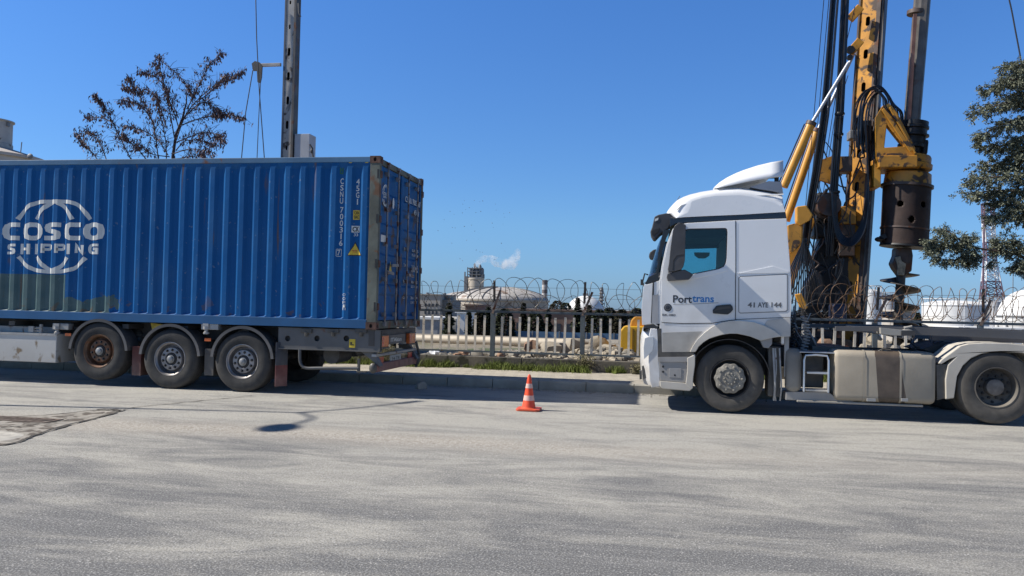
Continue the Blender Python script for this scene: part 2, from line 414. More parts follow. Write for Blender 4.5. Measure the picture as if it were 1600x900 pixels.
# terrain behind the wall: a low yard that drops away to the plant and the sea plain
gv = []; gf = []; xs = [-1500, -500, -180, -90, -45]+[i*1.5 for i in range(-20, 21)]+[45, 90, 180, 500, 1500]; ys = [18.3]+[18.6+i*.8 for i in range(28)]+[44, 48, 53, 60, 70, 85, 110, 160, 260, 600, 1500, 4000]
def gz(x, y):
    z = .08+.10*noise.noise(Vector((x*.4, y*.4, 0))) if y > 18.5 else .05
    if y > 40: t = min(1, (y-40)/32); z = z*(1-t)-4.6*t*t*(3-2*t)
    return z
for y in ys:
    for x in xs: gv.append((x, y, gz(x, y)))
W_ = len(xs)
for j in range(len(ys)-1):
    for i in range(W_-1): gf.append((j*W_+i, j*W_+i+1, (j+1)*W_+i+1, (j+1)*W_+i))
tag(MB().add(gv, gf, True).build('ground', soil), kind='structure')
# ground under the photographer's side of the street, out to the horizon
tag(MB().add([(-1500, -1500, -.45), (1500, -1500, -.45), (1500, 18.3, -.45), (-1500, 18.3, -.45)], [(0, 1, 2, 3)]).build('terrain', soil), kind='structure')

# road patch with broken edge, steel grate and a round cover (left)
def g(px, py, z=0):
    d = fw+rt*((px-800)/FPX)+up*((450-py)/FPX); return Vector((0, 0, CAMH))+d*((z-CAMH)/d.z)
patchm = M('broken_concrete_patch', (.30, .275, .235), .9, var=.35, scale=6, bump=.8, bscale=22, rust=((.14, .115, .09), .52, 5))
pp = [(-90, 652), (0, 652), (60, 650), (110, 645), (145, 641.5), (168, 641), (186, 643), (170, 648), (140, 656), (105, 664), (75, 672), (48, 683), (20, 692), (0, 697), (-60, 704), (-90, 704)]
pw = [(g(a+R.uniform(-2, 2), b+R.uniform(-.5, .5)).xy) for a, b in pp]
tag(MB().plate([tuple(v) for v in pw], .0, .006, ax='Z').build('road_patch', patchm), kind='structure')
crk = M('crack_filler', (.075, .066, .055), .95, var=.3)
def crack(pts, wd, z=.009):
    wp = [g(a, b) for a, b in pts]; wp = [p+Vector((R.uniform(-.012, .012), R.uniform(-.02, .02), 0)) for p in smoothpts(wp, 8)]
    vs, fs = ribbon([(p.x, p.y) for p in wp], 1); c = Vector((0, 0)); n_ = len(wp)
    out = []
    for i in range(n_):
        a, b = vs[i], vs[n_+i]; mid = (a+b)/2; ww = wd*R.uniform(.3, 1.3); out.append((mid+(a-mid)*ww, mid+(b-mid)*ww))
    return [(v[0].x, v[0].y, z) for v in out]+[(v[1].x, v[1].y, z) for v in out], fs
cm = MB()
for pts, wd in (([(0, 652), (60, 650), (110, 645.5), (148, 641.5), (186, 643.5), (205, 638), (260, 632), (320, 626), (395, 619)], .030),
                ([(0, 697), (30, 691), (55, 681), (100, 667), (150, 654), (186, 644)], .05), ([(0, 669), (40, 666), (80, 661), (113, 656)], .03), ([(150, 641), (175, 640.5), (188, 643)], .09)):
    v, f = crack(pts, wd, .0085+.0009*len(cm.f)/40); cm.add(v, f)
tag(cm.build('road_crack', crk, fix=False), kind='structure')
gr = thing('drain_grate', 'rusty steel drain grate with slanted slots set in the broken road patch', 'drain grate', g(40, 656.5, 0))
x0, x1 = g(-60, 656).x, g(103, 656).x; yc0, yc1 = g(40, 660).y, g(40, 653.5).y
ironm = M('rusty_iron', (.10, .065, .05), .75, var=.35, scale=12, dirt=((.3, .26, .2), .5, -1, 1, 12))
fr = MB(); fr.box(x0, x1, yc0, yc0+.05, .004, .016).box(x0, x1, yc1-.05, yc1, .004, .016).box(x0, x0+.05, yc0+.05, yc1-.05, .004, .016).box(x1-.05, x1, yc0+.05, yc1-.05, .004, .016)
fr.build('frame', ironm, gr)
ba = MB(); x = x0+.1
while x < x1-.1: ba.beam((x, yc0+.05, .011), (x+.08, yc1-.05, .011), .055, .009, (1, 0, 0)); x += .105
ba.build('bars', ironm, gr)
mhp = g(2, 686)
mh = MB(); mh.lathe([(0, .016), (.12, .017), (.13, .012), (.2, .017), (.21, .012), (.27, .017), (.285, .012), (.33, .017), (.36, .012), (.40, .003)], (mhp.x-.25, mhp.y, .004), 'Z', 40)
tag(move_origin(mh.build('manhole_cover', M('pale_concrete', (.5, .47, .41), .85, var=.2, scale=8)), (mhp.x-.25, mhp.y, 0)), 'pale round manhole cover at the edge of the broken road patch', 'manhole cover')

# ------------------------------------------------------------------ low wall, fence, razor wire
FY = 18.3
wallm = M('weathered_concrete', (.13, .115, .09), .9, var=.4, scale=1.6, bump=.6, bscale=18, rust=((.05, .048, .03), .55, 3))
wl = MB()
x = -30
while x < 30: wl.box(x, x+2.99, FY-.13, FY+.13, 0, .42+.01*math.sin(x)); x += 3
tag(move_origin(wl.build('low_wall', wallm, bevel=.012), (0, FY, 0)), 'low dark weathered concrete wall under the iron fence', 'wall')
galv = M('grey_fence_paint', (.10, .12, .13), .6, metal=.2, var=.25, scale=4, rust=((.14, .10, .07), .66, 6))
galp = M('pale_picket_metal', (.66, .60, .50), .6, metal=.15, var=.25, scale=5, rust=(RUST, .68, 6))
fence = thing('iron_fence', 'grey iron picket fence with posts standing on the low wall behind the vehicles', 'fence', (0, FY, .42))
PX0, PS = XZ(770, 520, FY)[0], 2.045
posts = [PX0+PS*k for k in range(-12, 9)]
ZT, ZB = 1.455, .53
rl = MB().box(posts[0], posts[-1], FY-.025, FY+.025, ZT-.035, ZT+.02); rl.build('top_rail', galv, fence)
MB().box(posts[0], posts[-1], FY-.02, FY+.02, ZB-.02, ZB+.02).build('bottom_rail', galv, fence)
lean = {}
def picket_mesh(mb, x, k):
    dx = R.uniform(-.012, .012) if R.random() < .8 else R.uniform(-.035, .035)
    mb.beam((x, FY, ZB+.02), (x+dx, FY, ZT-.105+R.uniform(-.012, .012)), .026, .052, (0, 1, 0))
proto = None; far_p = MB(); npk = 0
armm = M('dark_post_iron', (.03, .028, .027), .7, var=.3, rust=((.1, .05, .03), .6, 9)); armr = M('rusty_angle_iron', (.20, .15, .12), .8, var=.3, rust=(RUST, .55, 8))
for k, px_ in enumerate(posts[:-1]):
    vis = -6.2 < px_ < 10.5
    for j in range(1, 10):
        x = px_+PS*j/10
        if vis and npk < 92:
            mb = MB(); picket_mesh(mb, x, k); mb.build('picket', galp, fence); npk += 1
        else: picket_mesh(far_p, x, k)
tag(far_p.build('picket_row', galp, fence), kind='stuff')
for k, x in enumerate(posts):
    pb = MB().box(x-.05, x+.05, FY-.048, FY+.048, .425, ZT-.04).build('post', galv, fence, bevel=.004)
    s = R.uniform(-.06, .10)
    if -8 < x < 11:
        MB().beam((x+.03, FY-.05, ZT+.22), (x+.03+s*.3, FY-.05, ZT+.70), .03, .05, (0, 1, 0)).build('wire_post', armm, fence)
        MB().beam((x-.01, FY-.055, ZT-.05), (x+.18+s*.6, FY-.02, ZT+.48), .02, .05, (0, 1, 0)).build('wire_arm', armr, fence)
wirem = M('galvanised_wire', (.13, .12, .11), .5, metal=.5, var=.3); wirer = M('rusty_wire', (.19, .115, .07), .7, metal=.2, var=.4, scale=9)
def coil(xa, xb, rr, pitch, yc, zc, ph, hand, mat, name, label, wr=.0066):
    mb = MB(); n = int((xb-xa)/pitch*26); pts = []
    for i in range(n+1):
        t = i/26*2*math.pi; x = xa+(xb-xa)*i/n; q = noise.noise(Vector((x*.9, ph, hand)))
        r_ = rr*(1+.22*q); xx = x+.10*math.sin(t*.31+ph)*q+(.62+.5*q)*r_*math.cos(t*hand+ph)+.03*math.sin(t*2.7)
        pts.append((xx, yc+r_*.55*math.cos(t*hand+ph+.9), zc+.04*noise.noise(Vector((x*.5, 3, ph)))+r_*math.sin(t*hand+ph)))
    mb.path(pts, wr, 4)
    for i in range(0, n, 4):                                   # barbs
        p = Vector(pts[i]); d = Vector((R.uniform(-1, 1), R.uniform(-1, 1), R.uniform(-1, 1))).normalized()*.022
        a = d.orthogonal().normalized()*.004; mb.add([p-d, p+a, p+d, p-a], [(0, 1, 2, 3)])
    o = mb.build(name, mat, fix=False); return tag(move_origin(o, ((xa+xb)/2, yc, zc)), label, 'razor wire', 'coils of razor wire along the fence top')
coil(-7.2, 3.3, .33, .30, FY+.02, 1.84, .3, 1, wirem, 'razor_wire', 'grey razor wire coil on the fence between container and truck cab')
coil(3.35, 14, .34, .23, FY+.02, 1.84, 1.1, 1, wirer, 'razor_wire', 'rusty brown razor wire coil on the fence behind the truck chassis')
coil(3.4, 14, .27, .26, FY+.10, 1.72, 2.0, -1, wirer, 'razor_wire', 'smaller tangled rusty coil lying low on the fence behind the truck chassis')
coil(-7.2, 3.3, .20, .52, FY+.10, 1.66, 2.6, -1, wirem, 'razor_wire', 'smaller loose grey coil hanging low between container and truck cab')
bw = thing('barbed_wire', 'straight barbed wire strands stretched level above the fence top rail', 'barbed wire', (0, FY, 1.6))
for z, y in ((1.58, -.05), (1.80, -.06), (2.02, -.06)):
    pts = []
    for k in range(len(posts)-1):
        for q in range(6):
            t = q/6; pts.append((posts[k]+PS*t, FY+y, z-.05*4*t*(1-t)*(.3+R.random()*.1)))
    MB().path(pts, .0042, 4).build('strand', wirem, bw, fix=False)

# ------------------------------------------------------------------ grass strip, weeds
grassm = M('grass_blades', (.125, .155, .035), .7, var=.5, scale=6, spec=.2); 
gm = MB()
for i in range(24000):
    x = R.uniform(-12.5, 11); y = 18.13-abs(R.gauss(0, .19)); d = noise.noise(Vector((x*1.3, y*1.5, 5)))+.45*noise.noise(Vector((x*5, y*4, 1)))
    if d < -.22+ (.25 if x > -2.4 and x < 0 else 0): continue
    h = (.08+.24*max(0, d+.15))*R.uniform(.5, 1.3); a = R.uniform(0, 6.28); w2 = .007; q = R.uniform(-.6, .6)*h; q2 = R.uniform(-.6, .6)*h
    ca, sa = math.cos(a)*w2, math.sin(a)*w2; p = Vector((x, min(y, 18.15), .16))
    gm.add([p+Vector((-ca, -sa, 0)), p+Vector((ca, sa, 0)), p+Vector((ca*.6+q*.4, sa*.6+q2*.4, h*.6)), p+Vector((q, q2, h)), p+Vector((-ca*.6+q*.4, -sa*.6+q2*.4, h*.6))], [(0, 1, 2, 4), (4, 2, 3)])
tag(gm.build('grass', grassm, fix=False), 'strip of fresh green grass along the low wall', 'grass', kind='stuff')
def weed(x, y, z, h, n, mat, label, seed):
    q = random.Random(seed); mb = MB()
    for i in range(n):
        a = q.uniform(0, 6.28); s = q.uniform(.1, .9)*h*.6; top = Vector((x+math.cos(a)*s, y+math.sin(a)*s*.6, z+h*q.uniform(.4, 1)))
        mb.path([(x+q.uniform(-.1, .1), y, z), ((x+top.x)/2, (y+top.y)/2, z+(top.z-z)*.6), top], .005, 3, r1=.002)
        for k in range(5):
            t = top-Vector((q.uniform(-.06, .06), q.uniform(-.06, .06), q.uniform(0, h*.5))); e = Vector((q.uniform(-1, 1), q.uniform(-1, 1), q.uniform(-.4, .8))).normalized()*.035; f_ = e.orthogonal()*.35
            mb.add([t, t+e*.5+f_, t+e, t+e*.5-f_], [(0, 1, 2, 3)])
    return tag(move_origin(mb.build('weed', mat, fix=False), (x, y, z)), label, 'weed', 'dry weeds along the low wall')
dryw = M('dry_weed', (.13, .115, .055), .85, var=.35, scale=9)
weed(-1.55, 18.02, .16, .42, 60, dryw, 'dry bush of weeds beside the second fence post right of the container', 1)
weed(-.45, 18.0, .16, .26, 40, dryw, 'low dry weed on the pavement just left of the truck cab', 2)
weed(-6.15, 17.9, .16, .62, 60, dryw, 'dry yellowish weed seen under the rear overhang of the container trailer', 3)

def rock_mb(mb, c, s, seed):
    q = random.Random(seed); b = len(mb.v); mb.ell(c, s*q.uniform(.8, 1.3), s*q.uniform(.7, 1.1), s*q.uniform(.5, .8), 8, 6); ang = q.uniform(0, 6)
    cz = Vector(c)
    for i in range(b, len(mb.v)):
        v = mb.v[i]-cz; k = 1+.55*noise.noise(v*(1.6/s)+Vector((seed, seed*.7, 0)))+.2*noise.noise(v*(4/s)+Vector((0, seed, 3)))
        for pl in range(3):
            nrm = Vector((math.cos(ang+pl*2.1), math.sin(ang+pl*2.1), .3*math.cos(seed+pl))).normalized(); dd = v.dot(nrm)
            if dd > s*.55: v = v-nrm*(dd-s*.55)
        mb.v[i] = cz+v*k
    for i in range(len(mb.sm)-44 if len(mb.sm) > 44 else 0, len(mb.sm)): mb.sm[i] = False
    return mb
rockm0 = M('roadside_stone', (.36, .33, .28), .9, var=.25, scale=3, bump=.8, bscale=9)
# ------------------------------------------------------------------ wheels
def tyre(mb, c, Rr, w, rim=.295):
    "outer sidewall faces -Y; c on the outer plane"
    x, y, z = c
    pr = [(rim, .030), (rim+.012, .010), (rim+.05, .002), (rim+.10, -.004), (rim+.15, .004), (Rr-.045, .012), (Rr-.018, .028), (Rr-.004, .05)]
    for k in range(4):
        a = .07+(w-.14)*k/3.6; pr += [(Rr, a), (Rr, a+.045), (Rr-.013, a+.047), (Rr-.013, a+.056)]
    pr += [(Rr-.004, w-.05), (Rr-.03, w-.02), (rim+.15, w-.0), (rim+.08, w), (rim, w-.03)]
    return mb.lathe(pr, (x, y, z), 'Y', 56)
def wheel(parent, x, z, y=13.0, Rr=.52, w=.36, kind='trailer', mat=None, tmat=None, back=False):
    wh = thing('wheel', parent=parent, loc=(x, y, z))
    c = (x, y, z); tyre(MB(), c, Rr, w).build('tyre', tmat or rubber, wh)
    rm = MB()
    if kind == 'trailer':
        rm.lathe([(.296, .028), (.300, .012), (.290, .010), (.282, .028), (.262, .045), (.256, .12), (.25, .15), (.215, .135), (.205, .075), (.195, .055), (.115, .05), (.108, .056), (.100, .085)], c, 'Y', 44)
        rm.build('rim', mat or rimsilver, wh)
        nb = MB()
        for k in range(10):
            a = 2*math.pi*k/10+.2; q = (x+.158*math.cos(a), y, z+.158*math.sin(a)); nb.lathe([(0, .022), (.016, .024), (.017, .05), (.026, .051), (.027, .0545)], q, 'Y', 6)
        nb.build('wheel_nuts', rimdark, wh)
        hb = MB(); hb.lathe([(.100, .10), (.098, .055), (.078, .05), (.072, .03)], c, 'Y', 28).build('hub', rimdark, wh)
        MB().lathe([(0, -.012), (.035, -.010), (.052, .0), (.056, .03), (.073, .032), (.074, .06)], c, 'Y', 24).build('hub_cap', M('pale_hub_cap', (.27, .27, .26), .5, metal=.3, var=.2, scale=9), wh)
    elif kind == 'steer':
        rm.lathe([(.296, .028), (.300, .006), (.288, .004), (.280, .03), (.262, .06), (.25, .12), (.20, .11)], c, 'Y', 44).build('rim', rimdark, wh)
        cv = MB(); pts = []
        def ring(r, h, wob): return [(x+(r*(1+wob*math.cos(10*t)))*math.cos(t), y+h, z+(r*(1+wob*math.cos(10*t)))*math.sin(t)) for t in [2*math.pi*k/80 for k in range(80)]]
        rs = [ring(.232, .03, .035), ring(.225, -.008, .035), ring(.20, -.022, .02), ring(.15, -.035, 0), ring(.135, -.028, 0), ring(.11, -.030, 0), ring(.05, -.045, 0), ring(.005, -.047, 0)]
        vs = [p for q in rs for p in q]; fs = [(i*80+k, i*80+(k+1) % 80, (i+1)*80+(k+1) % 80, (i+1)*80+k) for i in range(len(rs)-1) for k in range(80)]
        cv.add(vs, fs, True).build('wheel_cover', M('dusty_wheel_cover', (.21, .195, .165), .8, var=.35, scale=14, bump=.4, bscale=50), wh)
        nb = MB()
        for k in range(10):
            a = 2*math.pi*k/10; nb.lathe([(0, -.05), (.014, -.048), (.021, -.02)], (x+.18*math.cos(a), y, z+.18*math.sin(a)), 'Y', 8)
            nb.lathe([(0, -.056), (.010, -.054), (.014, -.03)], (x+.085*math.cos(a), y, z+.085*math.sin(a)), 'Y', 8)
        nb.build('wheel_nuts', M('dusty_nuts', (.28, .26, .22), .7, var=.3), wh)
    else:
        rm.lathe([(.298, .030), (.304, .008), (.285, .004), (.276, .03), (.262, .09), (.25, .16), (.20, .175), (.13, .165), (.125, .10), (.118, .07)], c, 'Y', 44)
        rm.build('rim', M('dusty_dark_rim', (.05, .046, .042), .8, var=.4, scale=6, dirt=(DUST, .55, 0, .75, 5)), wh)
        hb = MB().lathe([(.118, .09), (.118, .06), (.10, .05), (.0, .048)], c, 'Y', 24); hb.build('hub', M('dusty_hub', (.17, .15, .13), .85, var=.3, scale=12, bump=.4), wh)
        nb = MB()
        for k in range(10):
            a = 2*math.pi*k/10; nb.lathe([(0, .135), (.018, .137), (.02, .17)], (x+.165*math.cos(a), y, z+.165*math.sin(a)), 'Y', 8)
            nb.lathe([(0, .154), (.021, .1545), (.022, .17)], (x+.222*math.cos(a+.3), y, z+.222*math.sin(a+.3)), 'Y', 8)
        nb.build('wheel_nuts', rimdark, wh)
        tyre(MB(), (x, y+w+.04, z), Rr, w).build('inner_tyre', tmat or rubber, wh)
    return wh
def far_wheel(parent, x, z, yo=15.4, Rr=.52, w=.36, n=1):
    mb = MB()
    for k in range(n): tyre(mb, (x, yo-w-k*(w+.04), z), Rr, w)
    wh = thing('wheel', parent=parent, loc=(x, yo, z)); mb.build('tyre', rubber, wh)
    MB().lathe([(0, -w+.1), (.2, -w+.12), (.28, -w+.02), (.295, -w+.02), (.26, -.1), (.2, -.05), (0, -.03)], (x, yo, z), 'Y', 28).build('rim', rimdark, wh)
def arch(mb, cx, cz, r, a0, a1, y0, y1, th=.02, n=16):
    "curved mudguard band, angles in degrees"
    pts = [(rad(a0+(a1-a0)*k/n)) for k in range(n+1)]
    outer = [(cx+(r+th)*math.cos(t), cz+(r+th)*math.sin(t)) for t in pts]; inner = [(cx+r*math.cos(t), cz+r*math.sin(t)) for t in reversed(pts)]
    return mb.plate(outer+inner, y0, y1)

# ------------------------------------------------------------------ shipping container
def container_paint(name, front):
    mt = bpy.data.materials.new(name); mt.use_nodes = True; n = mt.node_tree.nodes; l = mt.node_tree.links; b = n['Principled BSDF']
    geo = n.new('ShaderNodeNewGeometry'); pos = geo.outputs['Position']; sp = n.new('ShaderNodeSeparateXYZ'); l.new(pos, sp.inputs[0])
    mp_ = n.new('ShaderNodeMapping'); l.new(pos, mp_.inputs[0]); mp_.inputs['Scale'].default_value = (4.0, 4.0, .45)
    def ns(v, sc, det=6, dist=0):
        t = n.new('ShaderNodeTexNoise'); t.inputs['Scale'].default_value = sc; t.inputs['Detail'].default_value = det; t.inputs['Distortion'].default_value = dist; l.new(v, t.inputs['Vector']); return t.outputs['Fac']
    def mr(v, a, b2, c2=0, d=1):
        r = n.new('ShaderNodeMapRange'); r.inputs[1].default_value = a; r.inputs[2].default_value = b2; r.inputs[3].default_value = c2; r.inputs[4].default_value = d
        if hasattr(v, 'links'): l.new(v, r.inputs[0])
        return r.outputs[0]
    def ma(op, a, b2):
        x = n.new('ShaderNodeMath'); x.operation = op
        for i, v in ((0, a), (1, b2)):
            if hasattr(v, 'links'): l.new(v, x.inputs[i])
            else: x.inputs[i].default_value = v
        return x.outputs[0]
    def mx(f, A, B):
        x = n.new('ShaderNodeMix'); x.data_type = 'RGBA'
        if hasattr(f, 'links'): l.new(f, x.inputs[0])
        else: x.inputs[0].default_value = f
        for s, v in ((6, A), (7, B)):
            if hasattr(v, 'links'): l.new(v, x.inputs[s])
            else: x.inputs[s].default_value = lin(v)
        return x.outputs[2]
    cur = mx(mr(ns(mp_.outputs[0], .8), .3, .7), (.004, .074, .222), (.007, .098, .28))
    cur = mx(mr(ns(pos, 1.1, 6), .52, .8, 0, .35), cur, (.06, .15, .27))        # chalky fading
    if front:
        # grey-green repair patches low on the side
        xa = XZ(103, 440)[0]; z1 = XZ(40, 428)[1]
        nx = ma('ADD', sp.outputs[0], ma('MULTIPLY', ns(pos, .9, 2), .03))
        p1 = ma('MULTIPLY', ma('LESS_THAN', nx, xa), ma('LESS_THAN', sp.outputs[2], z1))
        xb, zb = XZ(150, 470)[0], XZ(150, 455)[1]
        wob = ns(pos, 3.2, 6)
        p2 = ma('MULTIPLY', ma('LESS_THAN', ma('ADD', sp.outputs[0], ma('MULTIPLY', wob, 1.1)), xb+.75), ma('LESS_THAN', ma('ADD', sp.outputs[2], ma('MULTIPLY', wob, .5)), zb+.12))
        cur = mx(ma('MAXIMUM', p1, p2), cur, mx(mr(ns(pos, 3), .35, .65), (.060, .110, .120), (.095, .145, .145)))
        ru = mr(ns(mp_.outputs[0], 1.5, 8, .5), .66, .72)
        ru2 = ma('MULTIPLY', mr(ns(pos, 4.5, 8, .8), .60, .64), mr(sp.outputs[2], 1.75, 1.25, 0, 1))
        cur = mx(ma('MULTIPLY', ma('MAXIMUM', ru, ru2), .75), cur, (.14, .085, .045))
    else:
        ru = mr(ns(pos, 3.2, 8, .8), .56, .64)
        cur = mx(ma('MULTIPLY', ru, .8), cur, (.10, .055, .03))
    cur = mx(mr(ns(pos, 14, 3), .68, .72, 0, .4), cur, (.20, .24, .27))
    l.new(cur, b.inputs['Base Color']); b.inputs['Roughness'].default_value = .5; b.inputs['Specular IOR Level'].default_value = .16
    bp = n.new('ShaderNodeBump'); bp.inputs['Strength'].default_value = .35; bp.inputs['Distance'].default_value = .03; l.new(ns(pos, 2.6, 3), bp.inputs['Height']); l.new(bp.outputs[0], b.inputs['Normal'])
    return mt
blue = container_paint('blue_container_side_paint', True); blued = container_paint('blue_container_door_paint', False)
railm = M('faded_blue_rail', (.045, .13, .235), .55, var=.25, scale=1.2, rust=(RUST, .66, 2.2), bump=.2, bscale=8)
railb = M('blue_bottom_rail', (.008, .085, .215), .5, var=.2, scale=1.5, rust=(RUST, .72, 5))
postm = M('weathered_corner_post', (.105, .115, .095), .75, var=.35, scale=2.5, rust=((.17, .09, .05), .53, 2.6), bump=.3, bscale=14)
castm = M('rusty_casting', (.10, .05, .035), .8, var=.4, scale=6, bump=.4, bscale=25)
rodm = M('locking_rod_steel', (.22, .21, .21), .55, metal=.4, var=.3, scale=6, rust=(RUST, .56, 7))
wpaint = M('white_marking_paint', (.62, .62, .58), .55, var=.12, scale=4); ypaint = M('yellow_sticker', (.62, .42, .03), .5, var=.15, scale=8)
kpaint = M('black_marking', (.02, .02, .02), .5); gpaint = M('green_marking', (.02, .12, .06), .5)
XR = -4.62; XL = XR-12.19; Z0, Z1 = 1.135, 4.035; YN, YF_ = 13.0, 15.55
ct = thing('shipping_container', 'long blue corrugated shipping container with white lettering on the parked trailer', 'shipping container', (XR-6.1, 14.2, Z0))
# side panels
def corr_panel(yf, sgn, name, mat):
    xa, xb = XL+.16, XR-.175; xs = [xa]+breaks(xa, xb)+[xb]; zs = [Z0+.155, Z0+.19, Z1-.20, Z1-.105]
    vs = []; fs = []
    for z in zs:
        for x in xs:
            d = profy(x)-SIDEY
            if z in (zs[0], zs[-1]): d = 0
            vs.append((x, yf+sgn*d, z))
    n_ = len(xs)
    for j in range(3):
        for i in range(n_-1): fs.append((j*n_+i, j*n_+i+1, (j+1)*n_+i+1, (j+1)*n_+i))
    return MB().add(vs, fs).build(name, mat, ct, fix=False, solid=.004 if sgn < 0 else 0)
corr_panel(SIDEY, 1, 'side_panel', blue); corr_panel(YF_-.012, -1, 'side_panel', blued)
for ya, yb in ((YN, YN+.06), (YF_-.06, YF_)):
    MB().box(XL+.16, XR-.17, ya, yb, Z1-.105, Z1-.012).build('top_rail', railm, ct, bevel=.008)
    MB().box(XL+.16, XR-.17, ya-.0, yb, Z0+.012, Z0+.16).build('bottom_rail', railb, ct, bevel=.006)
MB().box(XL+.1, XR-.15, YN+.06, YF_-.06, Z1-.04, Z1-.025).build('roof', railm, ct)
MB().box(XL+.1, XR-.15, YN+.06, YF_-.06, Z0+.08, Z0+.14).build('floor', M('container_floor', (.10, .07, .05), .8), ct)
MB().box(XL, XL+.05, YN+.1, YF_-.1, Z0+.1, Z1-.1).build('front_wall', blue, ct)
for xa, xb in ((XL, XL+.16), (XR-.17, XR)):
    for ya, yb in ((YN, YN+.10), (YF_-.10, YF_)):
        MB().box(xa, xb, ya+.003, yb-.003, Z0+.118, Z1-.118).build('corner_post', postm, ct, bevel=.006)
for xa in (XL, XR-.178):
    for ya, sg in ((YN-.004, -1), (YF_-.158, 1)):
        for za in (Z0, Z1-.118):
            x0_, x1_ = xa, xa+.18; y0_, y1_ = ya, ya+.162; z0_, z1_ = za, za+.118
            cc = MB(); hole = [(x0_+.09+.026*math.cos(t), z0_+.059+.036*math.sin(t)) for t in [2*math.pi*k/14 for k in range(14)]]
            yo, yi = (y0_, y0_+.012) if sg < 0 else (y1_, y1_-.012)
            cc.plate([(x0_, z0_), (x1_, z0_), (x1_, z1_), (x0_, z1_)], min(yo, yi), max(yo, yi), [hole])
            cc.plate([(y0_+.013, z0_), (y1_-.013, z0_), (y1_-.013, z1_), (y0_+.013, z1_)], x1_-.012, x1_, [[(y0_+.08+.026*math.cos(t), z0_+.059+.034*math.sin(t)) for t in [2*math.pi*k/14 for k in range(14)]]], ax='X')
            cc.box(x0_, x1_-.013, y0_+.013, y1_-.013, z1_-.012, z1_).box(x0_, x1_-.013, y0_+.013, y1_-.013, z0_, z0_+.012)
            cc.box(x0_, x0_+.012, y0_+.013, y1_-.013, z0_+.013, z1_-.013)
            cc.build('corner_casting', castm, ct, bevel=.003)
            MB().box(x0_+.03, x1_-.02, y0_+.03, y1_-.03, z0_+.02, z1_-.02).build('casting_shade_block', M('casting_hole_shade', (.02, .014, .012), .9), ct)  # near-black block in the hollow casting stands in for shade behind the holes
# door end
MB().box(XR-.10, XR-.006, YN+.10, YF_-.10, Z1-.13, Z1-.03).build('door_header', postm, ct, bevel=.005)
MB().box(XR-.10, XR-.006, YN+.10, YF_-.10, Z0+.01, Z0+.14).build('door_sill', postm, ct, bevel=.005)
YM = (YN+YF_)/2
dz = [Z0+.15, Z1-.14]
for ya, yb in ((YN+.105, YM-.008), (YM+.008, YF_-.105)):
    mb = MB(); zs = [dz[0]]; H_ = dz[1]-dz[0]
    prof = [(dz[0], 0)]
    for k in range(5):                                          # five shallow pressed bands
        a = dz[0]+H_*(k+.12)/5; b_ = dz[0]+H_*(k+.88)/5; prof += [(a, 0), (a+.04, -.028), (b_-.04, -.028), (b_, 0)]
    prof.append((dz[1], 0))
    vs = [(XR-.03+d, y, z) for z, d in prof for y in (ya, yb)]; fs = [(2*i, 2*i+1, 2*i+3, 2*i+2) for i in range(len(prof)-1)]
    mb.add(vs, fs); d_ = mb.build('door', blued, ct, solid=.02)
    MB().box(XR-.034, XR-.012, ya, ya+.05, dz[0], dz[1]).box(XR-.034, XR-.012, yb-.05, yb, dz[0], dz[1]).build('door_frame', blued, d_)
    for fr_ in (.24, .74):
        y = ya+(yb-ya)*fr_
        rd = MB().path([(XR+.018, y, Z0+.09), (XR+.018, y, Z1-.09)], .017, 10)
        for q in range(5):
            z = Z0+.25+q*.60; rd.box(XR-.03, XR+.03, y-.035, y+.035, z-.035, z+.035)
        rd.box(XR-.02, XR+.045, y-.04, y+.04, Z0+.05, Z0+.12).box(XR-.02, XR+.045, y-.04, y+.04, Z1-.12, Z1-.05)
        rd.build('locking_rod', rodm, d_, bevel=.004)
        hz = Z0+(.98 if fr_ < .5 else 1.12)
        MB().beam((XR+.045, y, hz), (XR+.045, y+(.34 if fr_ < .5 else -.34), hz-.02), .02, .05, (1, 0, 0)).build('handle', rodm, d_)
for z in (Z1-.30, Z1-1.05, Z0+1.10, Z0+.38):
    for ya in (YN+.005, YF_-.10): MB().box(XR-.05, XR+.012, ya+.02, ya+.12, z-.06, z+.06).build('hinge', castm, ct, bevel=.008)
    MB().box(XR-.045, XR-.018, YN-.001, YN+.004, z-.075, z+.075).build('hinge_slot', kpaint, ct)
# markings on the side
def C1(x, y): return Vector(XZ(x/4, 220+y/4))
pc = []
def put(ch, xa, xb, ya, yb, th, kx):
    a = C1(xa, yb); b_ = C1(xb, ya); pc.extend(glyph(ch, a.x, b_.x, a.y, b_.y, th, kx))
for ch, xa, xb in (('C', 10, 115), ('O', 133, 265), ('S', 270, 372), ('C', 390, 503), ('O', 516, 645)): put(ch, xa, xb, 510, 620, .25, 1.45)
for ch, xa, xb in (('S', 33, 95), ('H', 116, 184), ('I', 203, 232), ('P', 250, 320), ('P', 335, 402), ('I', 412, 436), ('N', 455, 522), ('G', 540, 612)): put(ch, xa, xb, 643, 708, .25, 1.35)
def stroke(pts, wd):
    q = smoothpts([(a, b, 0) for a, b in pts], 5); vs, fs = ribbon([(v.x, v.y) for v in q], wd); pc.append(([C1(v.x, v.y) for v in vs], fs))
stroke([(105, 490), (150, 430), (215, 388), (330, 378), (440, 384), (510, 425), (555, 490)], 24)
stroke([(218, 490), (255, 432), (300, 395), (352, 376)], 24); stroke([(445, 490), (418, 440), (385, 405), (340, 378)], 24)
stroke([(105, 722), (150, 770), (210, 806), (320, 818), (420, 808), (480, 780), (528, 730)], 24)
stroke([(222, 722), (255, 770), (290, 800), (335, 815)], 24); stroke([(415, 728), (385, 770), (345, 800), (300, 816)], 24)
decal_side('painted_logo', pc, wpaint, ct)
def C2(x, y): return XZ(350+x/4, 220+y/4)
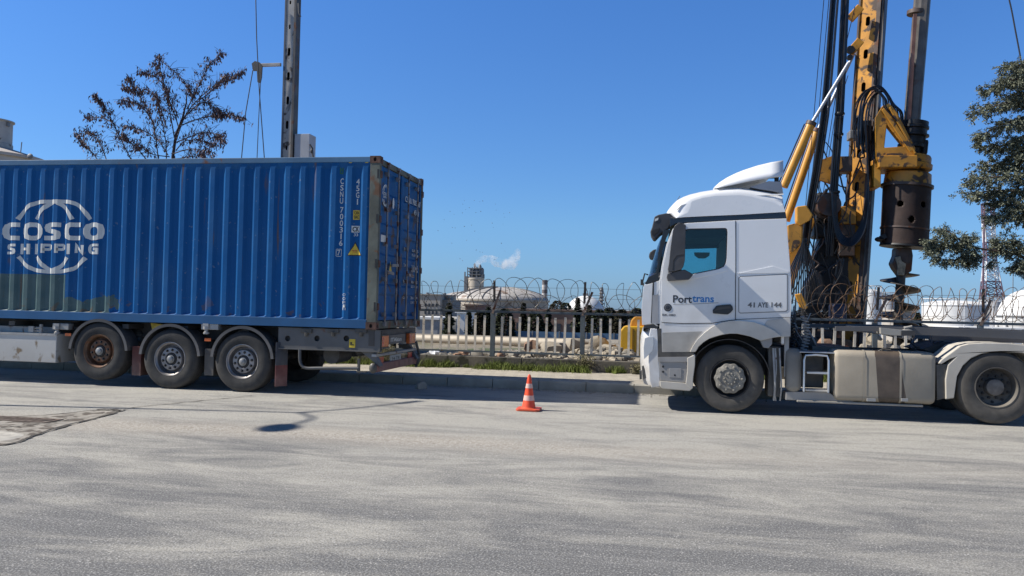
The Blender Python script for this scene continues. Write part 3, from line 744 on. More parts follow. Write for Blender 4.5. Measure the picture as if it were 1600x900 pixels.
def letters(s, xa, xb, ya, step, hh, bold=.015):
    for k, ch in enumerate(s):
        if ch == ' ': continue
        n1 = 7 if ch == '1' else 0
        x0, z1 = C2(xa-k*1.2+n1, ya+k*step); x1, z0 = C2(xb-k*1.2-n1, ya+k*step+hh); pc.extend(fit(ch, x0, x1, z0, z1, bold))
def mark(name, mat, lift=.003):
    global pc
    decal_side(name, pc, mat, ct, lift=lift); pc = []
pc = []
letters('CSNU', 722, 742, 232, 41, 36); letters('700316', 720, 740, 412, 41.5, 36); mark('serial_number', wpaint)
letters('7', 702, 720, 680, 40, 36)
x0, z1 = C2(702, 677); x1, z0 = C2(723, 720)
for r_ in ((x0-.008, x1+.006, z1, z1+.008), (x0-.008, x1+.006, z0-.008, z0), (x0-.016, x0-.008, z0, z1), (x1+.006, x1+.014, z0, z1)): pc.append(sq(*r_))
mark('check_digit', wpaint)
letters('45G1', 822, 842, 235, 42, 36); mark('size_code', wpaint)
x0, z1 = C2(806, 577); x1, z0 = C2(832, 595); pc += fit('33', x0, x1, z0, z1, .015); mark('small_number', wpaint)
for k, (a, b_) in enumerate((('O', 12), ('o', 28), ('p', 44), ('i', 58), ('n', 70))):
    x0, z1 = C2(738, b_*1.5+935); x1, z0 = C2(757, b_*1.5+953); pc += fit(a, x0, x1, z0, z1, -.01)
mark('scrawl', wpaint)
def plaque(name, a, b2, c, d, base, ink, inner):
    global pc
    x0, z1 = C2(a, c); x1, z0 = C2(b2, d); pc = [sq(x0, x1, z0, z1)]; mark(name, base, .005)
    pc = inner; mark(name+'_print', ink, .0085)
pi = []
for s_, ya in (('CAN', 437), ('BAC', 464)): x0, z1 = C2(810, ya); x1, z0 = C2(837, ya+22); pi += fit(s_, x0, x1, z0, z1, .02)
plaque('yellow_label', 804, 842, 432, 492, ypaint, kpaint, pi)
x0, z1 = C2(800, 535); x1, z0 = C2(819, 567); y0_, w1 = C2(822, 537)[0], C2(839, 537)[0]
plaque('white_label', 795, 842, 530, 572, wpaint, kpaint, fit('C', x0, x1, z0, z1, .03)+fit('K', y0_, w1, z0, z1, .03))
p3 = [C2(769, 718), C2(815, 630), C2(856, 718)]; pc = [([Vector(p) for p in p3], [(0, 1, 2)])]; mark('warning_border', kpaint, .0045)
p3 = [C2(775, 712), C2(815, 641), C2(850, 712)]; pc = [([Vector(p) for p in p3], [(0, 1, 2)])]; mark('warning_triangle', ypaint, .007)
x0, z1 = C2(797, 683); x1, z0 = C2(828, 687); pc = [sq(x0, x1, z0, z1)]; x0, z1 = C2(800, 692); x1, z0 = C2(826, 696); pc.append(sq(x0, x1, z0, z1)); mark('warning_print', M('red_print', (.45, .05, .02), .5), .0095)
for k in range(5):
    a = 778+k*34; v = [C2(a, 138), C2(a+18, 138), C2(a+34, 122), C2(a+16, 122)]; pc.append(([Vector(q) for q in v], [(0, 1, 2, 3)]))
mark('height_stripes', ypaint, .004)
a, b_ = C2(720, 152), C2(740, 205)
for r_ in ((a[0], b_[0], a[1]-.02, a[1]), (a[0], a[0]+.02, b_[1], a[1]-.02), (b_[0]-.02, b_[0], b_[1], a[1]-.02), (a[0]+.02, b_[0]-.02, a[1]-.09, a[1]-.07), (a[0]+.02, b_[0]-.02, b_[1], b_[1]+.02)): pc.append(sq(*r_))
mark('green_stencil', gpaint)
# markings on the doors: fn(y, z)
pc = []
cy, cz = YN+.36, Z1-.62
for r_, wd in ((.17, .022),):
    q = [(cy+r_*math.cos(t), cz+r_*1.05*math.sin(t)) for t in [2*math.pi*k/32 for k in range(32)]]
    for a, b_ in ((2, 15), (18, 31)): vs, fs = ribbon(q[a:b_], wd); pc.append((vs, fs))
    for s_ in (-1, 1):
        for up_ in (-1, 1): vs, fs = ribbon([(cy+s_*.10, cz+up_*.07), (cy+s_*.06, cz+up_*.13), (cy, cz+up_*.17)], .016); pc.append((vs, fs))
pc += fit('COSCO', cy-.17, cy+.17, cz-.0, cz+.055, .03)+fit('SHIPPING', cy-.14, cy+.14, cz-.05, cz-.01, .02)
def dmark(name):
    global pc
    decal_flat(name, pc, wpaint, ct, lambda y, z, k: (XR-.0115+k, y, z)); pc = []
dmark('door_logo')
pc += [([Vector((YN+.78+.05*math.cos(t), Z1-.70+.10*math.sin(t))) for t in [2*math.pi*k/16 for k in range(16)]], [tuple(range(16))])]
dmark('oval_sticker'); pc += [sq(YN+.17, YN+.42, Z1-1.42, Z1-1.30)]; dmark('white_plate')
y1 = YM+.18
pc += fit('CSNU 700316', y1, YF_-.18, Z1-.58, Z1-.47, .02); dmark('door_number'); pc += fit('7', YF_-.17, YF_-.12, Z1-.58, Z1-.47, .02); dmark('check_digit'); pc += fit('45G1', y1+.55, YF_-.22, Z1-.76, Z1-.66, .02); dmark('size_code')
for k, s_ in enumerate(('MAX. GROSS', 'TARE', 'NET', 'CU. CAP.')):
    z = Z1-1.42-k*.30; pc += fit(s_, y1, y1+.2+.03*k, z-.05, z, .01); pc += fit(('32,500 KG', '3,830 KG', '28,670 KG', '76.4 CU.M')[k], y1+.48, YF_-.2, z-.05, z, .01)+fit(('71,650 LB', '8,440 LB', '63,210 LB', '2,700 CU.FT')[k], y1+.48, YF_-.2, z-.14, z-.09, .01)
dmark('weight_table')
decal_flat('door_warning', [([Vector((YN+.60, Z0+.95)), Vector((YN+.80, Z0+.95)), Vector((YN+.70, Z0+1.18))], [(0, 1, 2)])], ypaint, ct, lambda y, z, k: (XR-.010, y, z))

# ------------------------------------------------------------------ the trailer under the container
tr = thing('container_trailer', 'black three axle container trailer with its first axle lifted, carrying the blue container', 'trailer', (-8.4, 14.2, 0))
def X13(px, py=540): return XZ(px, py)[0]
WX = [-9.75, -8.36, -7.0]; WZ = [.615, .52, .52]
wheel(tr, WX[0], WZ[0], 13.0, kind='trailer', mat=rimrust); wheel(tr, WX[1], WZ[1], 13.0); wheel(tr, WX[2], WZ[2], 13.0)
for x, z in zip(WX, WZ):
    far_wheel(tr, x, z)
    MB().path([(x, 13.3, z), (x, 15.1, z)], .065, 12).build('axle', darksteel, tr)
    MB().beam((x-.45, 13.62, z+.05), (x+.5, 13.62, z+.22), .1, .12).beam((x-.45, 14.78, z+.05), (x+.5, 14.78, z+.22), .1, .12).build('axle_arm', darksteel, tr)
    for y in (13.6, 14.8): MB().lathe([(0, 0), (.11, .0), (.14, .06), (.12, .12), (.14, .18), (.10, .24), (0, .24)], (x+.38, y, z+.12), 'Z', 16).build('air_spring', black, tr)
plast = M('dusty_black_mudguard', (.05, .05, .052), .55, var=.2, scale=4, dirt=((.24, .22, .2), .55, .6, 1.2, 4))
for x, z in ((WX[0], .60), (WX[1], .55), (WX[2], .55)):
    mg = MB(); arch(mg, x, z, .555, 4, 176, 13.0, 13.34, .014, 20)
    mg2 = mg
    arch(mg2, x, z, .535, 4, 176, 12.985, 12.9985, .05, 20)
    mg.build('mudguard', plast, tr)
# frame: two long beams, cross members, outriggers
for y in (13.55, 14.75):
    MB().box(-16.6, -4.78, y-.07, y+.07, .86, .875).box(-16.6, -4.78, y-.07, y+.07, 1.10, 1.115).box(-16.6, -4.78, y-.006, y+.006, .8755, 1.0995).build('main_beam', darksteel, tr)
cb = MB()
for x in [-16.2+k*1.15 for k in range(10)]: cb.box(x-.06, x+.06, 13.1, 15.34, 1.02, 1.10)
cb.build('cross_members', darksteel, tr)
# rear side rail: grey plate with round holes, twist-lock brackets below the container rail
xa, xb = X13(432), X13(592)
holes = []
for px_ in (493, 539, 447): hx, hz = XZ(px_, 529); holes.append([(hx+.05*math.cos(t), hz+.05*math.sin(t)) for t in [2*math.pi*k/18 for k in range(18)]])
ztop = 1.115; zb_ = XZ(500, 545.5)[1]
MB().plate([(xa, zb_), (xb, zb_), (xb, ztop), (xa, ztop)], 13.06, 13.075, holes).box(xa, xb, 13.03, 13.16, zb_-.022, zb_-.001).box(xa, xb, 13.05, 13.10, ztop+.001, ztop+.012).build('side_rail', greysteel, tr)
MB().box(xa, xb, 13.13, 13.15, zb_, ztop).build('rail_backing', darksteel, tr)
for px_ in (477, 519, 563):
    x, z = XZ(px_, 519); bk = MB(); bk.box(x-.10, x+.10, 13.03, 13.06, z-.015, z+.055).lathe([(0, -.07), (.03, -.07), (.035, .0)], (x, 13.045, z), 'Z', 10).build('twist_lock', black, tr, bevel=.004)
for px_, wd in ((87, .16), (320, .16)):
    x, z = XZ(px_, 510); MB().box(x-wd/2, x+wd/2+.16, 13.02, 13.16, z-.055, z+.055).build('outrigger', steel, tr, bevel=.006)
    MB().box(x-.03, x+.07, 12.99, 13.03, z-.02, z+.05).lathe([(0, -.14), (.05, -.13), (.05, -.10), (.03, -.09), (.03, -.06), (.055, -.05), (.055, .0)], (x+.02, 13.02, z), 'Z', 12).build('twist_lock', steel, tr)
yrefl = M('yellow_reflector', (.62, .45, .03), .4, var=.15, scale=20); orange = M('orange_lens', (.65, .13, .02), .3, var=.2, scale=14, coat=.4); redl = M('red_lens', (.45, .03, .02), .3, var=.15, coat=.4)
x0, z1 = XZ(544, 530); x1, z0 = XZ(553, 543.5)
yr_ = MB().box(x0, x1, 13.052, 13.059, z0, z1).build('yellow_sticker', yrefl, tr); MB().box(x0+.02, x1-.02, 13.048, 13.0515, z0+.04, z0+.055).box(x0+.02, x0+.05, 13.048, 13.0515, z0+.06, z0+.09).build('print', kpaint, yr_)
for px_ in (103, 322): x, z = XZ(px_, 523 if px_ < 200 else 531); MB().box(x-.06, x+.06, 13.05, 13.06, z-.025, z+.025).build('side_reflector', orange, tr)
# side guard panel and dark gear left of the wheels
panm = M('rust_stained_white_panel', (.50, .49, .46), .55, var=.08, scale=2, rust=((.24, .16, .08), .585, 3.4), dirt=((.3, .26, .2), .4, .3, .95, 4))
x1, z0 = XZ(87, 567); z1 = XZ(87, 522)[1]
MB().box(-13.2, x1, 13.0, 13.5, z0, z1).build('side_box', panm, tr, bevel=.01)
MB().box(-13.2, x1+.02, 12.985, 13.0, z1-.03, z1+.006).build('box_edge', steel, tr)
hd = MB().box(-12.9, -10.75, 13.25, 13.6, .80, 1.0); x, z = XZ(58, 512)
hd.path([(x, 13.1, z+.06), (x, 13.1, z-.16)], .03, 8).path([(x-.2, 13.08, z-.02), (x+.02, 13.08, z-.0)], .014, 6).path([(x-.2, 13.08, z-.06), (x, 13.08, z-.06)], .014, 6).box(x-.22, x-.12, 13.05, 13.12, z-.08, z+.02)
hd.build('valve_gear', steel, tr)
MB().path([(-12.6, 14.2, .78), (-10.7, 14.2, .78)], .17, 18).build('air_tank', darksteel, tr)
for y_ in (13.35, 14.8): MB().box(-16.4, -16.1, y_, y_+.15, .1001, .9).box(-16.45, -16.05, y_-.07, y_+.23, .04, .1).build('landing_leg', darksteel, tr)
x0, z1 = XZ(219, 505); x1, z0 = XZ(238, 521)
MB().plate([(x0, z1), (x1, z1-.02), (x0+.05, z0)], 13.3, 13.31).build('chock', yrefl, tr)
# mudflaps
flapm = M('dark_blue_mudflap', (.015, .022, .04), .6, dirt=(DUST, .25, .3, 1, 6)); flapr = M('red_mudflap', (.16, .025, .022), .6, var=.25, scale=6, dirt=(DUST, .35, .1, .6, 6)); flapd = M('maroon_mudflap', (.09, .025, .02), .7, dirt=(DUST, .3, .1, .6, 6))
for px_, m_ in ((209, flapd), (323, darksteel)):
    x, z = XZ(px_, 587); MB().box(x-.085, x+.085, 13.06, 13.40, z, .72).build('mud_flap', m_, tr)
x0, z0 = XZ(429, 604); x1 = XZ(447, 604)[0]; zm = XZ(430, 571)[1]; zt = XZ(430, 546)[1]
# rear flap hangs behind the last wheel, facing rearwards and a little outwards
q0, q1 = Vector((x0, 13.0, 0)), Vector((x0+.13, 13.17, 0))
def fl(mb, a, b_): return mb.add([Vector((q.x+dx, q.y, z)) for z in (a, b_) for q in (q0, q1) for dx in (0, .012)], [(0, 1, 3, 2), (4, 6, 7, 5), (0, 4, 5, 1), (2, 3, 7, 6), (0, 2, 6, 4), (1, 5, 7, 3)])
fl(MB(), zm+.001, zt+.12).build('mud_flap', flapm, tr); rf_ = fl(MB(), z0, zm).build('mud_flap', flapr, tr)
tx = fit('G', .3, .75, .45, .8, .02)
def onflap(u, v, k): p = q0.lerp(q1, u); return (p.x-.004-k, p.y-.003, z0+(zm-z0)*v)
decal_flat('print', tx+[sq(.25, .8, .25, .32), sq(.3, .75, .12, .18)], M('pale_red_print', (.38, .16, .13), .6), rf_, onflap)
# bent tube guard, hanging tank, spare wheel, rear legs
tube = [XZ(467, 546), XZ(467, 562), XZ(470, 571), XZ(478, 575.5), XZ(500, 575.5), XZ(559, 575.8)]
MB().path([(x, 13.04, z) for x, z in smoothpts([(a, b_, 0) for a, b_ in tube], 5) for _ in (0,)] if False else [(v.x, 13.04, v.y) for v in smoothpts([(a, b_, 0) for a, b_ in tube], 5)], .028, 10).build('guard_tube', M('dark_tube', (.09, .09, .09), .5, metal=.3), tr)
x, z = XZ(559, 583); MB().box(x-.02, x+.02, 13.02, 13.06, z, z+.24).box(x-.03, x+.14, 13.0, 13.05, z+.015, z+.035).build('guard_bracket', black, tr)
MB().lathe([(0, 0), (.40, .0), (.50, .03), (.52, .12), (.50, .22), (.30, .26), (0, .26)], (-5.75, 14.35, .60), 'Z', 36).build('spare_wheel', rubber, tr)
MB().path([(-5.55, 13.4, .66), (-5.55, 14.0, .66)], .15, 16).build('air_tank', darksteel, tr)
a, b_ = XZ(556, 546), XZ(590, 574); c_ = XZ(578, 546)
for ya in (13.10, 15.18): MB().plate([a, c_, (XZ(592, 566)[0], b_[1]+.02), b_], ya, ya+.12).build('bumper_leg', greysteel, tr)
# rear end, seen obliquely: light panel, plate, chevron bumper
XE = XR-.02
rr = MB().box(XE-.12, XE-.02, 13.05, 15.40, .86, 1.12); rr.build('rear_beam', darksteel, tr, bevel=.006)
for ya, yb in ((13.22, 13.62), (14.80, 15.18)):
    lp = MB().box(XE-.015, XE+.045, ya, yb, .83, 1.02); lp.build('tail_light', orange, tr, bevel=.006)
    MB().box(XE+.0455, XE+.05, ya+.02, ya+.14, .85, 1.00).build('red_lens', redl, tr)
    MB().box(XE-.018, XE+.055, ya-.02, yb+.02, .80, .828).box(XE-.018, XE+.055, ya-.02, yb+.02, 1.022, 1.04).build('light_housing', black, tr)
MB().box(XE-.0, XE+.02, 13.72, 14.62, .86, 1.02).build('rear_panel', greysteel, tr)
decal_flat('rear_lettering', fit('ITAlsan', 13.8, 14.4, .90, .97, .02), wpaint, tr, lambda y, z, k: (XE+.0215+k, y, z))
zc = .40
bp_ = MB().box(XE-.08, XE+.03, 13.10, 15.36, zc+.02, zc+.16); bp_.build('rear_bumper', M('dull_red_bumper', (.20, .045, .04), .6, var=.35, scale=6, dirt=(DUST, .5, .2, .8, 5)), tr, bevel=.01)
for k in range(4): y = 13.2+k*.55; MB().box(XE+.031, XE+.034, y, y+.24, zc+.03, zc+.15).build('bumper_stripe', M('faded_stripe', (.24, .12, .10), .6, var=.2), tr)
pk = MB().box(XE-.06, XE+.02, 13.06, 15.38, .68, .72); pk.build('rear_step', steel, tr)
for ya, yb, m_, nm in ((13.20, 13.50, redl, 'reflector_board'), (14.90, 15.14, redl, 'reflector_board'), (13.85, 14.45, M('plate_face', (.35, .37, .36), .5, var=.15), 'licence_plate')):
    MB().box(XE-.01, XE+.005, ya, yb, .53, .66).build(nm, m_, tr)
decal_flat('plate_number', fit('34 TR', 13.92, 14.38, .565, .625, .01), kpaint, tr, lambda y, z, k: (XE+.0065+k, y, z))
MB().ell((XE-.03, 13.06, zc+.09), .07, .05, .09, 12, 8).build('bumper_end', black, tr); MB().ell((XE-.0, 15.40, zc+.10), .09, .06, .12, 12, 8).path([(XE, 15.38, .85), (XE+.06, 15.42, .6), (XE, 15.42, .35)], .03, 6).build('hose_hook', black, tr)
hl = MB()
for k in range(3): hl.path(smoothpts([(XE-.5, 13.2+.1*k, .86), (XE-.35, 13.25, .74-.03*k), (XE-.1, 13.3+.1*k, .80)], 5), .012, 5)
hl.build('cables', black, tr)

# ------------------------------------------------------------------ the tractor truck
def A(x, y): return XZ(980+x/4.5, 230+y/4.5)            # upper cab tracing
def B(x, y): return XZ(980+x/3.75, 420+y/3.75)          # lower cab tracing
def D(x, y): return XZ(1240+x/3.461, 420+y/3.461)       # rear chassis tracing
def Q(x, y): return XZ(990+x/6.43, 320+y/6.43)          # mirror tracing
tk = thing('tractor_truck', 'white tractor truck with dusty tank and lettered door, facing the orange cone', 'truck', (2.6, 14.2, 0))
TY0, TY1 = 13.0, 15.48; TM = (TY0+TY1)/2
def shell(name, outline, mat, insets, y0=TY0, y1=TY1, skip=None, rc=.16, steps=7, bevel=0, caps=True, solid=0):
    """side outline swept across the cab; insets[i] = how far point i retreats (dx, dz) towards the side edges;
    skip(i, j) leaves openings between outline edge i and cross step j"""
    n = len(outline); W2 = (y1-y0)/2; rows = []
    offs = [(0, 1.0)]
    for k in range(1, steps+1):
        t = k/steps; offs.append((rc*(1-math.cos(t*math.pi/2)) if False else rc*t*t, 1-math.sin(t*math.pi/2)))
    offs += [(rc+(W2-rc)*.5, -.06), (W2, -.08)]
    offs = offs+[(2*W2-a, b) for a, b in reversed(offs[:-1])]
    vs = []
    for yo, f in offs:
        for (x, z), (ix, iz) in zip(outline, insets): vs.append((x+ix*f, y0+yo, z+iz*f))
    m_ = len(offs); fs = []
    for j in range(m_-1):
        for i in range(n):
            i2 = (i+1) % n
            if skip and skip(i, j, m_): continue
            fs.append((j*n+i, j*n+i2, (j+1)*n+i2, (j+1)*n+i))
    mb = MB().add(vs, fs, True)
    if caps:
        for j in (0, m_-1):
            t = tessellate_polygon([[Vector((p[0], p[1], 0)) for p in [(vs[j*n+i][0], vs[j*n+i][2]) for i in range(n)]]])
            mb.add([vs[j*n+i] for i in range(n)], [tuple(q) for q in t])
    return mb.build(name, mat, tk, bevel=bevel, solid=solid), vs, n, m_
# --- high roof
roof = [A(272, 458), A(285, 432), A(303, 408), A(325, 383), A(352, 358), A(395, 335), A(440, 318), A(520, 298), A(610, 284), A(700, 272), A(790, 269), A(870, 279), A(950, 291), A(1040, 306), A(1104, 322), A(1108, 390), A(1112, 455), A(800, 474), A(560, 484), A(400, 492), A(340, 497)]
ri = [(.34, -.0)]*1+[(.33, -.01), (.31, -.03), (.27, -.05), (.21, -.08), (.14, -.10), (.09, -.12)]+[(.03, -.13)]*2+[(0, -.15)]*3+[(0, -.17), (-.02, -.18), (-.05, -.20), (-.03, -.02), (0, 0), (0, 0), (0, 0), (0, 0), (.02, 0)]
roof_o, rv, rn, rm_ = shell('roof', roof, whitehi, ri, rc=.30, steps=8)
# crease line along the roof side as a slim raised swage
cr = [A(345, 440), A(380, 405), A(450, 383), A(560, 362), A(700, 348), A(850, 338), A(1000, 332), A(1100, 328)]
MB().path([(x, TY0+.02, z-.005) for x, z in cr], .012, 6).build('roof_crease', whitehi, tk)
# roof rear upstand (grey) and air deflector
MB().plate([A(870, 275), A(1000, 232), A(1090, 236), A(1103, 320), A(1040, 304), A(950, 290)], TY0+.09, TY1-.09).build('roof_rear', M('grey_roof_panel', (.34, .35, .37), .5), tk, bevel=.02)
dfo = [A(611, 281), A(650, 246), A(700, 214), A(760, 184), A(820, 160), A(915, 129), A(1010, 106), A(1097, 92)]; dfi = [A(1103, 203), A(1000, 212), A(900, 229), A(800, 249), A(700, 268), A(640, 279)]
lowc = [A(628, 283), A(665, 276), A(700, 268), A(760, 257), A(820, 245), A(915, 226), A(1010, 211), A(1100, 203)]
for y0_, sg in ((TY0+.05, 1), (TY1-.05, -1)):
    vs = []
    for k in range(8):
        (xl, zl), (xu, zu) = lowc[k], dfo[k]
        for t_ in (0, .3, .6, .9, 1):
            yy = y0_+sg*(.16*t_); kf = (TY0+abs(yy-(TY0 if sg > 0 else TY1)))/TY0
            vs.append(((xl+(xu-xl)*t_)*kf, yy, CAMH+(zl+(zu-zl)*t_-CAMH)*kf))
    MB().add(vs, [(k*5+j, k*5+j+1, (k+1)*5+j+1, (k+1)*5+j) for k in range(7) for j in range(4)], True).build('deflector_side', whitehi, tk, solid=.015)
kf = (TY0+.21)/TY0; vs = [(x*kf, y, CAMH+(z-CAMH)*kf+(.01 if abs(y-TM) < .1 else 0)) for y in (TY0+.21, TM, TY1-.21) for x, z in dfo]; k_ = len(dfo)
MB().add(vs, [(j*k_+i, j*k_+i+1, (j+1)*k_+i+1, (j+1)*k_+i) for j in (0, 1) for i in range(k_-1)], True).build('air_deflector', whitehi, tk, solid=.015)
xa, za = A(1060, 235); MB().box(xa-.02, xa+.04, TY0+.2, TY0+.26, za-.05, za+.16).box(xa-.3, xa+.04, TY0+.2, TY0+.24, za+.07, za+.1).build('deflector_bracket', black, tk)
MB().path([Vector((A(345, 357)[0], TY0+.6, A(345, 357)[1])), Vector((A(378, 305)[0], TY0+.6, A(378, 305)[1]))], .005, 5).build('aerial', black, tk)
x, z = A(550, 292); MB().box(x-.025, x+.02, TY0+.5, TY0+.6, z-.04, z+.03).build('roof_sensor', black, tk, bevel=.008)
# --- black band under the roof
MB().plate([A(300, 497), A(340, 497), A(560, 485), A(800, 475), A(1115, 456), A(1121, 500), A(800, 511), A(560, 522), A(345, 536), A(300, 560)], TY0+.008, TY1-.008).build('roof_band', M('gloss_black_trim', (.012, .014, .022), .25, coat=.5, var=.1), tk, bevel=.006)
# --- cab body: side faces as plates with a true window opening, front shell round the nose
win = [A(398, 600), A(410, 579), A(440, 573), A(690, 568), A(702, 575), A(706, 600), A(703, 690), A(700, 780), A(694, 815), A(678, 842), A(640, 858), A(460, 894), A(415, 902), A(385, 905), A(372, 890)]
sideo = [Q(392, 245), Q(450, 200), A(425, 533), A(800, 512), A(1121, 501), A(1130, 640), A(1145, 820), B(960, 60), B(963, 220), B(958, 290), B(957, 395), B(900, 398), B(782, 412), B(715, 393), B(640, 380), B(600, 380), B(560, 386), B(520, 397), B(480, 410), B(448, 430), B(420, 455), B(402, 484), B(372, 488), B(204, 489), B(192, 470), B(190, 330), B(184, 200), B(188, 60), Q(262, 760), Q(285, 600), Q(330, 400)]
for ya, yb, nm in ((TY0, TY0+.05, 'cab_side'), (TY1-.05, TY1, 'cab_side')):
    MB().plate(sideo, ya, yb, [win]).build(nm, white, tk, bevel=.008)
# front shell: nose curve from the windscreen top to the grille bottom (rounded corners in plan)
fr = [Q(300, 250), Q(262, 330), Q(225, 430), Q(190, 540), Q(155, 680), Q(110, 790), B(92, 150), B(85, 240), B(84, 320), B(100, 335)]
fi = [(.10, 0)]*6+[(.07, 0)]*4
def front_strip(name, i0, i1, mat, y_in=0.0, solid=.012, dx=0):
    seg = list(range(i0, i1+1)); rows = []; yy = [0, .02, .06, .11, .18, .28, .45, .8, 1.24]
    yy = yy+[2.48-q for q in reversed(yy[:-1])]; vs = []
    for y in yy:
        e = min(y, 2.48-y); f = math.exp(-e/.14)-.06*(1-math.exp(-e/.5)); arc = .16*((y-1.24)/1.24)**4
        for i in seg: vs.append((fr[i][0]+dx+.30*f*(.75 if i < 6 else .55)+arc*.3-.0, TY0+y, fr[i][1]))
    k2 = len(seg); fs = [(j*k2+i, j*k2+i+1, (j+1)*k2+i+1, (j+1)*k2+i) for j in range(len(yy)-1) for i in range(k2-1)]
    return MB().add(vs, fs, True).build(name, mat, tk, solid=solid)
gb = M('black_gloss_surround', (.016, .017, .019), .35, coat=.3)
front_strip('windscreen', 0, 4, wind, solid=0)
front_strip('windscreen_base', 4, 5, gb)
front_strip('front_panel', 5, 9, white)
# pillar between windscreen and door: black, then white
pl = [Q(300, 250), Q(372, 252), Q(330, 330), Q(290, 460), Q(262, 600), Q(250, 700), Q(262, 757), Q(140, 800), Q(112, 795), Q(150, 725), Q(225, 690), Q(240, 600), Q(245, 480), Q(275, 360)]
for ya, yb in ((TY0+.006, TY0+.05), (TY1-.05, TY1-.006)): MB().plate(pl, ya, yb).build('pillar_trim', gb, tk, bevel=.004)
fp = [Q(105, 805), Q(140, 802), Q(262, 760), B(188, 60), B(184, 200), B(190, 322), B(145, 322), B(88, 330), B(84, 240), B(92, 140), B(98, 100)]
for ya, yb in ((TY0+.004, TY0+.05), (TY1-.05, TY1-.004)): MB().plate(fp, ya, yb).build('corner_panel', white, tk, bevel=.012)
ag = [B(150, 155), B(182, 150), B(182, 318), B(143, 320)]
MB().plate(ag, TY0-.004, TY0+.003).build('corner_recess', M('grey_recess', (.33, .33, .33), .5), tk)
MB().plate([B(150, 68), B(157, 66), B(156, 152), B(148, 156), B(143, 318), B(138, 318)], TY0-.003, TY0+.003).build('panel_gap', kpaint, tk)
# interior and rear wall, floor
MB().box(A(1100, 520)[0], A(1120, 520)[0], TY0+.05, TY1-.05, 1.1, 3.0).build('rear_wall', white, tk)
MB().box(XZ(1020, 500)[0], A(1110, 520)[0], TY0+.06, TY1-.06, 1.25, 1.3).build('cab_floor', black, tk)
cabin = M('cabin_trim', (.045, .047, .05), .8)
MB().box(XZ(1025, 450)[0], XZ(1048, 450)[0], TY0+.06, TY1-.06, 1.3, 1.92).build('dashboard', cabin, tk, bevel=.03)
for yc in (13.65, 14.85):
    MB().box(1.0, 1.14, yc-.25, yc+.25, 1.45, 1.90).box(.55, 1.12, yc-.26, yc+.26, 1.36, 1.50).build('seat', cabin, tk, bevel=.04)
MB().lathe([(.195, -.012), (.22, 0), (.195, .012), (.17, 0), (.195, -.012)], (.32, 14.85, 1.98), 'Z', 24, tilt=Matrix.Rotation(rad(-55), 3, 'Y')).build('steering_wheel', cabin, tk)
MB().plate([A(400, 560), A(720, 555), A(720, 628), A(400, 640)], TY1-.12, TY1-.10).build('far_sunblind', cabin, tk)
xv, zv = A(575, 700); MB().plate([(xv-.14, zv+.06), (xv+.14, zv+.06), (xv+.13, zv-.0), (xv+.06, zv-.05), (xv-.06, zv-.05), (xv-.13, zv)], 15.12, 15.14).build('sun_visor', M('beige_visor', (.42, .40, .30), .7), tk, bevel=.01)
MB().plate([A(430, 600), A(720, 600), A(760, 540), A(420, 540)], TY0+.9, TY1-.06).build('overhead_locker', cabin, tk)
# door skin (stands 4 mm proud), with frame round the window
door = [Q(400, 262), Q(430, 212), Q(455, 200), A(430, 536), A(759, 517), A(761, 700), A(761, 880), B(632, 40), B(631, 160), B(630, 297), B(560, 306), B(500, 316), B(330, 318), B(210, 316), B(203, 304), B(199, 190), B(203, 60), Q(278, 760), Q(300, 600), Q(345, 400)]
dr = MB().plate(door, TY0-.006, TY0, [win]).build('door', white, tk, bevel=.002)
wf = MB(); wvs = [Vector((p[0], p[1])) for p in win]; cxx = sum((v for v in wvs), Vector((0, 0)))/len(wvs)
inner = [tuple(cxx+(v-cxx)*.955) for v in wvs]
MB().plate(win, TY0-.004, TY0+.03, [inner]).build('window_frame', kpaint, dr)
MB().plate([tuple(cxx+(v-cxx)*.97) for v in wvs], TY0+.012, TY0+.016).build('window', teal, dr)
MB().plate([tuple(cxx+(v-cxx)*.99) for v in wvs], TY1-.02, TY1-.016).build('window', teal, tk)
gap = MB()
def gline(mb, pts, wd=.011, dy=-.0072): vs, fs = ribbon(pts, wd); mb.add([(v.x, TY0+dy, v.y) for v in vs], fs); return mb
gline(gap, [A(763, 517), A(763, 880), B(635, 40), B(634, 300)], .010); gline(gap, [B(202, 314), B(330, 321), B(500, 319), B(560, 308), B(634, 299)], .009, -.0078)
gline(gap, [B(634, 297), B(760, 292), B(957, 284)], .008, -.0064)
gap.build('door_seam', kpaint, dr)
hd_ = MB().plate([B(500, 242), B(522, 216), B(560, 211), B(606, 208), B(617, 222), B(620, 240), B(606, 256), B(588, 268), B(503, 262)], TY0-.03, TY0-.0065).build('door_handle', gb, dr, bevel=.008)
MB().plate([B(508, 246), B(530, 224), B(600, 218), B(606, 232), B(560, 236)], TY0-.036, TY0-.0305).build('grip', black, hd_)
# locker lid with pressed outline behind the door
lid = MB()
def rbd(x0_, y0_, x1_, y1_, r_=10): return [B(x0_+r_, y0_), B(x1_-r_, y0_-14), B(x1_, y0_-10), B(x1_, y1_-14), B(x1_-r_, y1_-6), B(x0_+r_, y1_+4), B(x0_, y1_-4), B(x0_, y0_+8)]
lo_ = rbd(653, 46, 940, 256); vs, fs = ribbon(lo_, .012, True); lid.add([(v.x, TY0-.004, v.y) for v in vs], fs); lid.build('locker_seam', M('seam_grey', (.25, .25, .25), .6), tk)
cx_ = Vector((sum(p[0] for p in lo_)/8, sum(p[1] for p in lo_)/8)); MB().plate([tuple(cx_+(Vector(p)-cx_)*.97) for p in lo_], TY0-.006, TY0-.0005).build('locker_lid', white, tk, bevel=.003)
